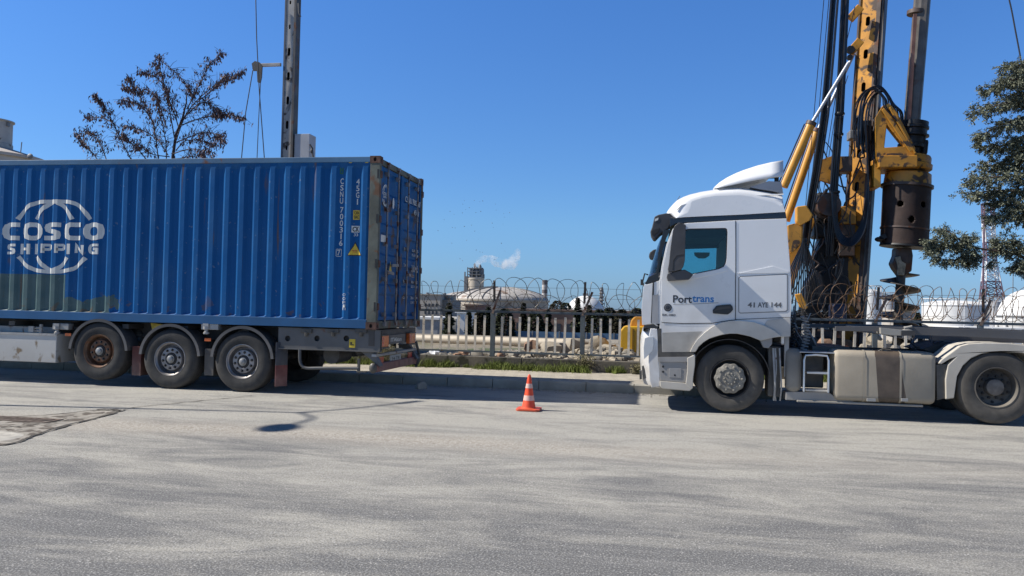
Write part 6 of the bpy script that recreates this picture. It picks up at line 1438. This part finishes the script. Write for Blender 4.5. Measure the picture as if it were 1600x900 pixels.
vm_.build('process_vessels', farst, t); MB().box(q.x-rS*1.45, q.x-rS*1.05, Y-1, Y+1, GZ, P(744, 432, Y)[2]).build('stair_tower', farst, t); MB().path([(q.x-rS*1.5, Y, GZ), (q.x-rS*1.5, Y, P(744, 425, Y)[2])], .3, 6).build('vent_pipe', farst, t)
# striped chimney
Y = 330.0; q = P(851.5, 437.5, Y); t = thing('striped_chimney', 'slender chimney with grey and pale bands right of the domed tank', 'chimney', (q.x, Y, GZ)); zt1 = q.z; rr_ = 4.3*Y/FPX
MB().lathe([(rr_*1.15, GZ), (rr_, zt1), (rr_*.8, zt1), (rr_*.8, zt1-1)], (q.x, Y, 0), 'Z', 24).build('shaft', M('chimney_pale', (.50, .46, .43), .8), t)
for k in range(4): za = zt1-k*3.9; MB().lathe([(rr_*1.02+.03, za-1.9), (rr_*1.01+.04, za-.05), (rr_*.9, za+.02)], (q.x, Y, 0), 'Z', 24).build('band', M('chimney_dark_band', (.15, .13, .13), .8), t)
# spherical tanks
def sphere_tank(px_, py_, rp, Y, label, leg=True):
    q = P(px_, py_, Y); r_ = rp*Y/FPX; t = thing('spherical_tank', label, 'spherical tank', (q.x, Y, GZ), 'white spherical gas tanks')
    MB().ell(q, r_, r_, r_, 40, 24).build('sphere', tankw, t); MB().lathe([(r_+.05, -.15), (r_+.18, 0), (r_+.05, .15)], q, 'Z', 40).build('walkway', farst, t)
    for k in range(8): a_ = 2*math.pi*(k+.5)/8; MB().path([(q.x+r_*math.cos(a_), Y+r_*math.sin(a_), GZ), (q.x+r_*math.cos(a_), Y+r_*math.sin(a_), q.z)], .03*r_+.1, 8).build('leg', tankw, t)
    mb = MB().box(q.x-.12*r_, q.x+.12*r_, Y-.12*r_, Y+.12*r_, q.z+r_*.98, q.z+r_*1.12).path([(q.x, Y, q.z+r_), (q.x, Y, q.z+r_*1.35)], .05*r_, 6); mb.build('top_gear', farst, t); return t, q, r_
sphere_tank(914, 493, 31, 230, 'white spherical tank left of the truck cab, beyond the dark trees')
t, q, r_ = sphere_tank(1607, 495, 39, 150, 'white spherical tank cut by the right border below the evergreen branch')
MB().path([(q.x-r_*1.02, 150-r_*.2, GZ), (q.x-r_*.2, 150-r_*1.05, q.z+r_*.6)], .2, 6).build('stairway', farst, t)
for px_, h_ in ((905, 462), (938, 456), (945, 448), (934, 463)):
    pass
q = P(940, 449, 235); t = thing('vent_stack', 'dark finned stack standing beside the white spherical tank left of the cab', 'stack', (q.x, 235, GZ)); mb = MB().path([(q.x, 235, GZ), (q.x, 235, q.z)], .45, 8); mb.build('pipe', farst, t); fn = MB()
for k in range(6): fn.lathe([(.4, 0), (1.1-.1*k, .3), (.4, .7)], (q.x, 235, q.z-6+k*1.0), 'Z', 10)
fn.build('fins', farst, t)
# right-hand tanks
Y = 120.0
def vtank(px0, px1, ptop, Y, label, dome=.12, mat=tankw, stairs=None):
    a, b_ = P(px0, ptop, Y), P(px1, ptop, Y); r_ = (b_.x-a.x)/2; xc = (a.x+b_.x)/2; t = thing('storage_tank', label, 'storage tank', (xc, Y, GZ), 'white upright storage tanks'); z1 = (a.z+b_.z)/2
    MB().lathe([(r_, GZ), (r_, z1), (r_*1.01, z1), (r_*1.01, z1+.12), (r_*.995, z1+.12)], (xc, Y, 0), 'Z', 56).build('tank_shell', mat, t)
    MB().lathe([(r_*.995*math.cos(u*math.pi/16), z1+.12+r_*dome*math.sin(u*math.pi/16)) for u in range(9)], (xc, Y, 0), 'Z', 56).build('tank_roof', mat, t)
    hr = MB().lathe([(r_*1.0, z1+.95), (r_*1.0+.05, z1+.95), (r_*1.0+.05, z1+1.02), (r_*1.0, z1+1.02)], (xc, Y, 0), 'Z', 56)
    for k in range(28): a_ = 2*math.pi*k/28; hr.path([(xc+r_*math.cos(a_), Y+r_*math.sin(a_), z1+.1), (xc+r_*math.cos(a_), Y+r_*math.sin(a_), z1+1)], .03, 4)
    hr.build('handrail', mat, t)
    if stairs:
        st = MB(); n_ = 14; vs = []
        for k in range(n_+1): a_ = rad(stairs[0]+(stairs[1]-stairs[0])*k/n_); z_ = GZ+(z1-GZ)*k/n_; vs += [(xc+(r_+.1)*math.cos(a_), Y+(r_+.1)*math.sin(a_), z_), (xc+(r_+.9)*math.cos(a_), Y+(r_+.9)*math.sin(a_), z_)]
        st.add(vs, [(2*k, 2*k+1, 2*k+3, 2*k+2) for k in range(n_)]).build('spiral_stair', farst, t, solid=.25)
    return t
vtank(1345, 1377, 458, 118, 'narrow white tank seen left of the hanging auger', .30); vtank(1442, 1543, 478, 130, 'broad white tank with a spiral stair right of the auger', .16, stairs=(-135, -45))
vtank(1378, 1400, 466, 150, 'grey tank just right of the narrow white one', .2, M('grey_tank', (.42, .42, .42), .6)); vtank(1542, 1566, 473, 165, 'grey tank between the broad white tank and the spherical tank', .1, M('grey_tank', (.42, .42, .42), .6))
# lattice tower
Y = 190.0; t = thing('lattice_tower', 'tall red and white lattice tower behind the evergreen branch', 'lattice tower', (P(1553, 500, Y).x, Y, GZ)); redt = M('tower_red', (.14, .09, .12), .6, var=.1); whit = M('tower_white', (.66, .66, .66), .6, var=.05)
tb_, tt_ = P(1553, 505, Y), P(1543, 318, Y); s_ = Y/FPX; hb = 17*s_; zs = [GZ]; nseg = 22
def tp(u, i, j):
    w_ = s_*(19-13*min(1, u/.62)) if u < .62 else s_*6.2; c = Vector((tb_.x+(tt_.x-tb_.x)*u, Y, GZ+(tt_.z-GZ)*u)); return c+Vector((i*w_, j*w_, 0))
cols = []
for k in range(nseg):
    u0, u1 = k/nseg, (k+1)/nseg; red = (nseg-1-k)//3 % 2 == 0 if k > 5 else True; m_ = redt if red else whit; mb = MB()
    for i, j in ((-1, -1), (1, -1), (1, 1), (-1, 1)): mb.path([tp(u0, i, j), tp(u1, i, j)], .14, 5)
    for (i, j), (i2, j2) in (((-1, -1), (1, -1)), ((1, -1), (1, 1)), ((1, 1), (-1, 1)), ((-1, 1), (-1, -1))): mb.path([tp(u0, i, j), tp(u1, i2, j2)], .09, 4).path([tp(u0, i2, j2), tp(u1, i, j)], .09, 4).path([tp(u1, i, j), tp(u1, i2, j2)], .10, 4)
    mb.build('tower_section', m_, t)
MB().path([tt_, tt_+Vector((0, 0, 9))], .2, 6).build('antenna', whit, t); MB().path([tp(0, -1, -1)+Vector((-.5, 0, 0)), tp(1, -1, -1)], .2, 6).build('cable_ladder', redt, t)
for px_, ptop, Y, w_, lb in ((1583, 424, 90, .04, 'thin dark mast in front of the right spherical tank'), (1507, 479, 70, .035, 'slim white lamp pole in front of the broad white tank'), (1551, 478, 70, .03, 'slim white pole beside the grey tank')):
    q = P(px_, ptop, Y); o = MB().path([(q.x, Y, gz(q.x, Y)), (q.x, Y, q.z)], w_, 8).path([(q.x-.1, Y, q.z-.1), (q.x+.1, Y, q.z-.1)], w_*.8, 6).build('thin_pole', whit if 'white' in lb else farst); tag(move_origin(o, (q.x, Y, gz(q.x, Y))), lb, 'pole')
# far left of the gap: plant buildings; low buildings and hoarding
def bld(name, label, px0, px1, ptop, Y, dep, mat, wins=(), roofm=None, cat='building', rp=0):
    a, b_ = P(px0, ptop, Y), P(px1, ptop, Y); t = thing(name, label, cat, ((a.x+b_.x)/2, Y, GZ)); z1 = (a.z+b_.z)/2
    MB().box(a.x, b_.x, Y, Y+dep, GZ-.3, z1).build('wall', mat, t)
    if rp: MB().plate([(a.x-.3, z1), (b_.x+.3, z1), ((a.x+b_.x)/2, z1+rp)], Y-.3, Y+dep+.3).build('roof', roofm or mat, t)
    else: MB().box(a.x-.2, b_.x+.2, Y-.2, Y+dep+.2, z1+.003, z1+.25).build('roof', roofm or mat, t)
    for (u0, u1, v0, v1) in wins: MB().box(a.x+(b_.x-a.x)*u0, a.x+(b_.x-a.x)*u1, Y-.08, Y-.01, GZ+(z1-GZ)*v0, GZ+(z1-GZ)*v1).build('window', fargl, t)
    return t
bld('plant_building', 'grey process building at the right edge of the container', 640, 688, 461, 170, 14, conc, [(u, u+.06, v, v+.08) for u in (.5, .62, .74, .86) for v in (.3, .5, .7)])
bld('plant_building', 'grey pipework block stepping down from the process building', 686, 703, 470, 172, 10, farst, [(u, u+.1, .6, .7) for u in (.2, .6)])
pk_ = thing('pipe_rack', 'tangle of grey pipes and vessels on the roof beside the container edge', 'pipe rack', (P(690, 460, 171).x, 176, GZ)); 
for px_, pt in ((668, 457), (675, 459), (690, 461), (695, 458), (700, 463), (705, 466)): q = P(px_, pt, 174); MB().path([(q.x, 174, GZ), (q.x, 174, q.z)], .35, 7).build('vessel', farst, pk_)
for z_ in (-1, 1.5, 3.5): q = P(688, 465, 173.5); MB().box(q.x-4, q.x+3.5, 173.4, 173.7, z_, z_+.2).build('rack_beam', farst, pk_)
bld('white_house', 'small bright white building between the dark trees left of the first fence post', 714, 726, 489, 88, 5, farw, [(.15, .35, .4, .6)]); bld('shed', 'long low grey shed with a white roof behind the pickets beside the container', 640, 684, 499, 84, 8, M('grey_shed', (.27, .28, .29), .7), [(.55, .75, .2, .6)], farw)
bld('brown_building', 'long brown building behind the dark trees in the middle of the gap', 790, 1010, 487, 112, 14, brick, [(u/14+.01, u/14+.045, .45, .7) for u in range(14)]); bld('brown_building', 'narrow brown tower block right of the white building', 727, 745, 478, 116, 9, brick, [(.2, .35, .6, .7), (.6, .75, .6, .7)])
bld('white_shed', 'low white building glimpsed between pickets left of the truck cab', 908, 925, 500, 92, 5, farw, [(.3, .6, .4, .6)]); bld('control_house', 'low pale building visible under the trailer beam at right', 1500, 1640, 516, 96, 8, farw, [(u/8, u/8+.06, .4, .6) for u in range(8)])
bld('small_control_house', 'small pale building behind the lower turns of the auger', 1402, 1432, 487, 125, 8, conc, [(.2, .4, .5, .7), (.6, .8, .5, .7)])
a, b_ = P(770, 516, 78), P(1003, 519, 78); t = thing('blue_hoarding', 'long blue hoarding at the foot of the dark trees', 'hoarding', ((a.x+b_.x)/2, 78, GZ)); MB().box(a.x, b_.x, 78, 78.1, GZ-.5, a.z).build('panels', bluef, t)
for k in range(12): x = a.x+(b_.x-a.x)*k/11; MB().box(x-.06, x+.06, 77.9, 77.99, GZ-.5, a.z+.08).build('post', farst, t)
# old tank building above the container at far left
YC = 62.0; rT = 1.5; cT = P(12, 210, YC).x-rT; t = thing('tower_building', 'pale low roofed building with a drum tower above the container at far left', 'building', (cT, YC, GZ)); rW = P(54, 244, YC).x-cT; ze = P(54, 245, YC).z
MB().lathe([(rW-.3, GZ), (rW-.3, ze-.25)], (cT, YC, 0), 'Z', 48).build('wall', M('pale_round_wall', (.50, .47, .43), .8, var=.1, scale=.4), t)
MB().lathe([(rW-.3, ze-.25), (rW, ze-.25), (rW, ze), (rT, P(12, 231, YC).z), (0, P(12, 231, YC).z+.02)], (cT, YC, 0), 'Z', 48).build('roof', M('round_roof', (.48, .43, .38), .8, var=.15, scale=.8), t)
zr = P(12, 231, YC).z; zq = P(12, 189, YC).z
MB().lathe([(rT*1.04, zr-.3), (rT*1.04, zr+.35), (rT, zr+.4), (rT, zq-.1), (rT*1.1, zq-.05), (rT*1.1, zq+.05), (0, zq+.1)], (cT, YC, 0), 'Z', 36).build('drum_tower', M('drum_concrete', (.46, .43, .39), .85, var=.2, scale=.9, rust=((.22, .18, .14), .62, 1.5)), t)
q2 = P(13, 195, YC); MB().box(q2.x-.1, q2.x+.1, YC-.2, YC+.1, q2.z-.15, q2.z+.2).build('lamp_box', farst, t); MB().path([P(32, 241, YC-1), P(34, 222, YC-1)], .04, 6).build('antenna', farst, t); q3 = P(47, 244, YC-1); MB().ell(q3, .28, .1, .22, 16, 10).build('dish', farst, t)
sk = MB(); 
# steam plume and a faint second smoke
def plume(name, label, blobs, Y, dens, colr):
    mb = MB()
    for k, (px_, py_, rx, rz) in enumerate(blobs):
        q = P(px_, py_, Y); s_ = Y/FPX; mb.ell(q, rx*s_, rx*s_*.8, rz*s_, 20, 12, .30, k+1)
    o = mb.build(name, None or M('tmp', (1, 1, 1)), fix=True); mt = bpy.data.materials.new(name); mt.use_nodes = True; n = mt.node_tree.nodes; l = mt.node_tree.links; n.remove(n['Principled BSDF'])
    v = n.new('ShaderNodeVolumePrincipled'); v.inputs['Color'].default_value = colr; v.inputs['Anisotropy'].default_value = .3
    ge = n.new('ShaderNodeNewGeometry'); ns = n.new('ShaderNodeTexNoise'); ns.inputs['Scale'].default_value = .30; ns.inputs['Detail'].default_value = 6; l.new(ge.outputs['Position'], ns.inputs['Vector'])
    mr = n.new('ShaderNodeMapRange'); mr.inputs[1].default_value = .42; mr.inputs[2].default_value = .70; mr.inputs[3].default_value = dens*.03; mr.inputs[4].default_value = dens; l.new(ns.outputs['Fac'], mr.inputs[0]); l.new(mr.outputs[0], v.inputs['Density']); l.new(v.outputs[0], n['Material Output'].inputs['Volume'])
    o.data.materials.clear(); o.data.materials.append(mt); mt.cycles.volume_step_rate = 1
    o.modifiers.new('rm', 'REMESH').voxel_size = .8; tag(o, label, 'smoke', kind='stuff'); return o
plume('steam_plume', 'white steam plume drifting right from the silo', [(743, 415, 3.5, 4.5), (748, 409, 6, 6), (757, 404, 8, 6.5), (767, 405, 9, 7), (777, 410, 10, 8), (789, 413, 11, 9), (799, 411, 11, 12), (807, 403, 7, 12), (811, 396, 4, 8)], 288, .60, (1, 1, 1, 1))
# dark trees before the plant
crownd = M('far_dark_conifer', (.042, .050, .030), .85, var=.5, scale=1.5, spec=.1); trunkm = M('bark', (.09, .065, .05), .9, var=.3, scale=8)
def far_tree(px_, ptop, Y, wpx, label, seed, shape='cone', mat=crownd):
    q = random.Random(seed); top = P(px_, ptop, Y); x = top.x; zg = gz(x, Y); H_ = top.z-zg; w_ = wpx*1.35*Y/FPX/2; t = thing('conifer' if shape == 'cone' else 'broadleaf_tree', label, 'tree', (x, Y, zg), 'dark trees in front of the plant')
    MB().path([(x, Y, zg), (x+.05, Y, top.z-.3)], .16, 7, r1=.03).build('trunk', trunkm, t); mb = MB()
    for k in range(2200):
        u = q.random()**.8
        if shape == 'cone': rr_ = w_*(1-u)**.75*(.75+.35*math.sin(u*31+seed))*q.random()**.4
        else: rr_ = w_*math.sqrt(max(.05, 1-(2*u-1)**2))*(.7+.3*q.random())
        a_ = q.uniform(0, 6.283); p = Vector((x+rr_*math.cos(a_), Y+rr_*math.sin(a_), zg+.6+(H_-.6)*u)); s_ = q.uniform(.14, .32)
        d = Vector((math.cos(a_), math.sin(a_), q.uniform(-.5, .3))).normalized()*s_; e = d.cross(Vector((q.uniform(-1, 1), q.uniform(-1, 1), 1))).normalized()*s_*.5
        mb.add([p-e, p+d, p+e, p-d*.6], [(0, 1, 2, 3)])
    mb.build('crown', mat, t, fix=False); return t
oliv = M('far_olive_crown', (.060, .056, .036), .85, var=.4, scale=1.5, spec=.1)
for k, (px_, pt, w_, Yt, shp, lb) in enumerate((
    (702, 474, 26, 75, 'cone', 'dark conifer nearest to the container, left of the small white building'), (733, 488, 14, 72, 'cone', 'thin young conifer right of the small white building'), (751, 486, 18, 76, 'b', 'round dark tree between the thin conifer and the first fence post'), (763, 480, 18, 80, 'cone', 'dark conifer just left of the first fence post'), (789, 483, 26, 78, 'b', 'broad dark tree right of the first fence post'), (818, 474, 18, 82, 'cone', 'tall dark conifer in front of the dome centre'), (836, 487, 24, 80, 'b', 'low round tree below the striped chimney'), (857, 484, 20, 84, 'cone', 'dark conifer right of the striped chimney'), (871, 470, 24, 120, 'b', 'dark bushy tree on the skyline left of the spherical tank'), (884, 473, 20, 118, 'b', 'second bushy skyline tree touching the spherical tank'),
    (903, 466, 26, 85, 'cone', 'tall dark conifer in front of the spherical tank'), (921, 477, 20, 84, 'cone', 'conifer in front of the right flank of the spherical tank'), (937, 484, 22, 82, 'b', 'dark round tree right of the second fence post'), (953, 481, 22, 86, 'b', 'dark round tree above the heap left of the cab'), (972, 484, 20, 84, 'b', 'round tree above the yellow cabinet'), (995, 482, 22, 88, 'b', 'dark tree touching the front of the truck cab'), (1434, 489, 8, 120, 'b', 'small bush just left of the broad white tank'))):
    far_tree(px_, pt, Yt, w_, lb, k+11, shp, (crownd, oliv)[k % 3 == 2])
tl = MB(); q_ = random.Random(3)
for k in range(9000):
    x = q_.uniform(-170, 330); Yt = q_.uniform(330, 345); h_ = 5+3.5*noise.noise(Vector((x*.05, 0, 0)))+1.5*noise.noise(Vector((x*.3, 2, 0))); z_ = GZ+h_*q_.random()**.6; s_ = q_.uniform(.7, 1.6); e = Vector((q_.uniform(-1, 1), q_.uniform(-.5, .5), q_.uniform(-1, 1))).normalized()*s_; f_ = e.cross(Vector((0, 1, .2))).normalized()*s_*.7; p = Vector((x, Yt, z_)); tl.add([p-e, p+f_, p+e, p-f_], [(0, 1, 2, 3)])
tag(tl.build('treeline', M('distant_treeline', (.075, .085, .07), .9, var=.3, scale=.2), fix=False), 'hazy far belt of trees on the horizon', 'treeline', kind='stuff')
# ------------------------------------------------------------------ leafless-looking tree with brown seed clusters behind the container
bt_ = thing('dry_tree', 'sparse tree with withered purplish brown leaf clusters rising behind the container', 'tree', (P(272, 600, 20.8).x, 20.8, .1))
barkb = M('dark_twig_bark', (.055, .035, .03), .85, var=.3, scale=12); leafb = M('withered_leaf', (.125, .078, .075), .75, var=.45, scale=9)
def T(x, y, dy=0): return P(100+x/4, 60+y/4, 20.8+dy)
root = P(274, 580, 20.8); root.z = .05
MB().path([root, T(690, 1500), T(682, 900), T(680, 740), T(700, 600), T(740, 500), T(765, 400), T(768, 300)], .065, 8, r1=.012).build('trunk', barkb, bt_)
br = [[(700, 640), (760, 480), (850, 370), (960, 285), (1040, 245), (1115, 212)], [(770, 440), (820, 340), (860, 260), (905, 170), (980, 95)], [(740, 540), (850, 500), (930, 485), (1000, 480), (1115, 495)], [(690, 620), (660, 450), (625, 280), (600, 200), (603, 115)], [(622, 290), (570, 240), (490, 210)],
      [(590, 760), (570, 600), (545, 500), (490, 400), (440, 300), (395, 250)], [(560, 530), (500, 440), (440, 400), (368, 390)], [(440, 800), (380, 680), (330, 580), (280, 480), (240, 410), (195, 358)], [(310, 530), (240, 500), (140, 490)], [(230, 800), (190, 730), (130, 660), (80, 600)], [(275, 790), (240, 690), (200, 620), (140, 575)],
      [(700, 650), (800, 610), (880, 585), (960, 605), (985, 645)], [(650, 730), (590, 640), (500, 580), (385, 545)], [(640, 560), (600, 430), (560, 350), (450, 330), (380, 310)], [(540, 790), (460, 690), (400, 640), (355, 600)], [(685, 720), (800, 690), (930, 715)], [(745, 500), (830, 420), (890, 400), (950, 440), (985, 465)], [(620, 150), (680, 200), (760, 280), (800, 350)], [(640, 780), (635, 640), (600, 470), (585, 370)], [(680, 760), (780, 740), (880, 730)], [(720, 570), (690, 470), (660, 400), (650, 320)], [(830, 400), (930, 320), (1010, 230)], [(660, 740), (540, 720), (470, 660)], [(700, 700), (760, 640), (850, 640), (930, 660)]]
R2 = random.Random(21); leaves = MB()
for k, b in enumerate(br):
    dy0, dy1 = R2.uniform(-.2, .2), R2.uniform(-1.4, 1.4); n_ = len(b); pts = [T(x, y, dy0+(dy1-dy0)*i/(n_-1)) for i, (x, y) in enumerate(b)]; sp_ = smoothpts(pts, 7)
    MB().path(sp_, .017, 6, r1=.005).build('branch', barkb, bt_)
    tw = MB(); N_ = len(sp_)
    for i in range(4, N_):
        u = i/N_
        for j in range(3 if u < .5 else 3):
            p = sp_[i]; d = (sp_[i]-sp_[i-1]).normalized(); sd = Vector((R2.uniform(-1, 1), R2.uniform(-1, 1), R2.uniform(-.7, .9))); e = p+(d*.6+sd).normalized()*R2.uniform(.15, .55)*(1.15-.65*u)
            md = (p+e)/2+Vector((0, 0, .03)); tw.path([p, md, e], .0075, 3, cap=False, r1=.004)
            nl = 1 if u < .35 else (2 if u < .65 else 6)
            if R2.random() < .12: nl += 4
            for q in range(nl):
                t_ = R2.random(); a = p.lerp(e, t_)+Vector((R2.gauss(0, .03), R2.gauss(0, .03), R2.gauss(0, .02))); L = R2.uniform(.06, .12)
                dn = Vector((R2.uniform(-.5, .5), R2.uniform(-.5, .5), -1)).normalized()*L; w2 = dn.cross(Vector((R2.uniform(-1, 1), R2.uniform(-1, 1), .1))).normalized()*L*.20
                leaves.add([a, a+dn*.5+w2, a+dn, a+dn*.5-w2], [(0, 1, 2, 3)])
    tw.build('twigs', barkb, bt_, fix=False)
leaves.build('crown', leafb, bt_, fix=False)
# ------------------------------------------------------------------ evergreen at the right edge
ev = thing('evergreen_tree', 'grey green evergreen with drooping sprays entering at the right edge', 'tree', (P(1650, 560, 21).x, 21, .05)); evl = M('grey_green_needles', (.185, .195, .135), .75, var=.45, scale=6, spec=.25); evd = M('dark_green_needles', (.09, .10, .068), .8, var=.4, scale=6, spec=.2)
def E_(x, y, dy=0): return P(1420+x/2.25, 80+y/2.25, 21+dy)
tr0 = P(1652, 560, 21); tr0.z = .05
MB().path([tr0, P(1650, 480, 21), P(1645, 300, 21), P(1632, 180, 21), P(1618, 60, 21)], .19, 10, r1=.03).build('trunk', trunkm, ev)
R3 = random.Random(8); fA, fB = MB(), MB()
def spray(p, d, s):
    "flat drooping fan of small scale leaves"
    d = d.normalized(); n_ = 5
    for i in range(n_):
        e = (d+Vector((R3.uniform(-.7, .7), R3.uniform(-.7, .7), R3.uniform(-.7, .35)))).normalized(); L = s*R3.uniform(.6, 1.15)
        for j in range(7):
            a = p+e*(L*j/7)+Vector((R3.gauss(0, .012), R3.gauss(0, .012), R3.gauss(0, .012)-.02*(j/7)**2)); k = s*R3.uniform(.16, .30); g1 = (e+Vector((R3.uniform(-.9, .9), R3.uniform(-.9, .9), R3.uniform(-.9, .5)))).normalized()*k; g2 = g1.cross(Vector((R3.uniform(-1, 1), R3.uniform(-1, 1), R3.uniform(-1, 1)))).normalized()*k*.35
            (fA if R3.random() < .62 else fB).add([a-g1*.2, a+g1*.4+g2, a+g1, a+g1*.4-g2], [(0, 1, 2, 3)])
def limb(pts, r_, dens, sp, drop=1, start=.25):
    q = smoothpts(pts, 8); MB().path(q, r_, 6, r1=.008).build('branch', trunkm, ev); n_ = len(q)
    for i in range(int(n_*start), n_):
        u = i/n_; d = (q[min(i+1, n_-1)]-q[i-1]).normalized()
        for j in range(dens):
            off = Vector((R3.gauss(0, sp), R3.gauss(0, sp*1.4), R3.gauss(-.03*drop, sp*.7))); spray(q[i]+off*(1.15-.35*u), d*.8+off*1.5/sp*.4, R3.uniform(.10, .20))
for (pts, dens, sp) in (([(460, 20), (420, 50), (385, 48), (340, 62)], 4, .16), ([(470, 110), (400, 100), (340, 105), (275, 142)], 5, .15), ([(480, 200), (400, 175), (330, 185), (235, 212)], 5, .15), ([(480, 260), (410, 240), (340, 255), (245, 300)], 6, .16), ([(480, 330), (410, 300), (340, 330), (262, 335)], 5, .18), ([(480, 400), (420, 380), (340, 400), (265, 400)], 6, .19), ([(490, 470), (420, 440), (330, 440), (225, 450)], 7, .18), ([(490, 520), (420, 500), (320, 490), (215, 500)], 6, .14), ([(490, 560), (430, 545), (350, 540), (290, 520)], 6, .18), ([(490, 610), (440, 590), (380, 575), (300, 585)], 6, .15),
                        ([(470, 70), (430, 80), (390, 90)], 5, .2), ([(470, 150), (420, 150), (370, 160)], 5, .2), ([(480, 360), (420, 350), (370, 350)], 5, .22)):
    limb([E_(a, b_, R3.uniform(-.4, .4)*(i > 0)) for i, (a, b_) in enumerate(pts)], .05, dens+3, sp*.62, start=.10)
    limb([E_(1010-a+R3.uniform(-10, 10), b_+R3.uniform(-15, 15), R3.uniform(-.6, .6)*(i > 0)) for i, (a, b_) in enumerate(pts)], .05, 5, sp*.62, start=.12)
    limb([E_(490+(480-a)*.25, b_-20, (480-a)/110.) for a, b_ in pts], .05, 4, sp*.62, start=.12)
lb_ = [E_(500, 745), E_(430, 735, -.1), E_(360, 708, -.2), E_(290, 700, -.3), E_(200, 684, -.3)]
q = smoothpts(lb_, 8); MB().path(q, .045, 7, r1=.018).build('branch', trunkm, ev)
for pts in ([(235, 692), (180, 690), (110, 660), (65, 672)], [(200, 685), (150, 640), (110, 625)], [(215, 690), (190, 720), (150, 735), (90, 730)], [(230, 690), (230, 720), (210, 745)], [(180, 686), (190, 660), (220, 655)], [(140, 675), (110, 690), (75, 700)]): limb([E_(a, b_, -.3+R3.uniform(-.2, .2)) for a, b_ in pts], .014, 4, .06, start=.15)
for pts in ([(430, 735), (370, 690), (320, 665)], [(400, 725), (350, 690), (310, 690)], [(430, 735), (400, 700), (360, 660)], [(440, 740), (410, 750), (385, 760)], [(300, 702), (295, 735), (290, 745)]): limb([E_(a, b_, -.2) for a, b_ in pts], .014, 5 if pts[0][0] > 310 else 1, .10 if pts[0][0] > 310 else .03, start=.2)
fA.build('crown', evl, ev, fix=False); fB.build('inner_foliage', evd, ev, fix=False)
# ------------------------------------------------------------------ birds over the plant
R4 = random.Random(4)
for k in range(44):
    px_, py_ = R4.gauss(735, 40), R4.uniform(310, 415)
    if px_ < 672: px_ = 680+R4.random()*60
    q = P(px_, py_, 130+R4.uniform(-15, 15)); f = R4.uniform(-.25, .35); s = R4.uniform(.28, .42); a_ = R4.uniform(0, 6.28)
    mb = MB().add([q+Vector(v) for v in ((-.25*s, 0, 0), (0, -.08*s, .02), (.3*s, 0, 0), (0, .08*s, .0), (.05*s, -s, f*s), (-.1*s, -s*.5, f*s*.9), (.05*s, s, f*s), (-.1*s, s*.5, f*s*.9))], [(0, 1, 2, 3), (1, 5, 4), (3, 7, 6), (1, 0, 5), (3, 0, 7)])
    o = mb.build('bird', M('bird_feathers', (.22, .22, .23), .7), fix=False); move_origin(o, q); tag(o, 'small grey bird flying in the flock above the fence between container and truck', 'bird', 'flock of birds over the plant')
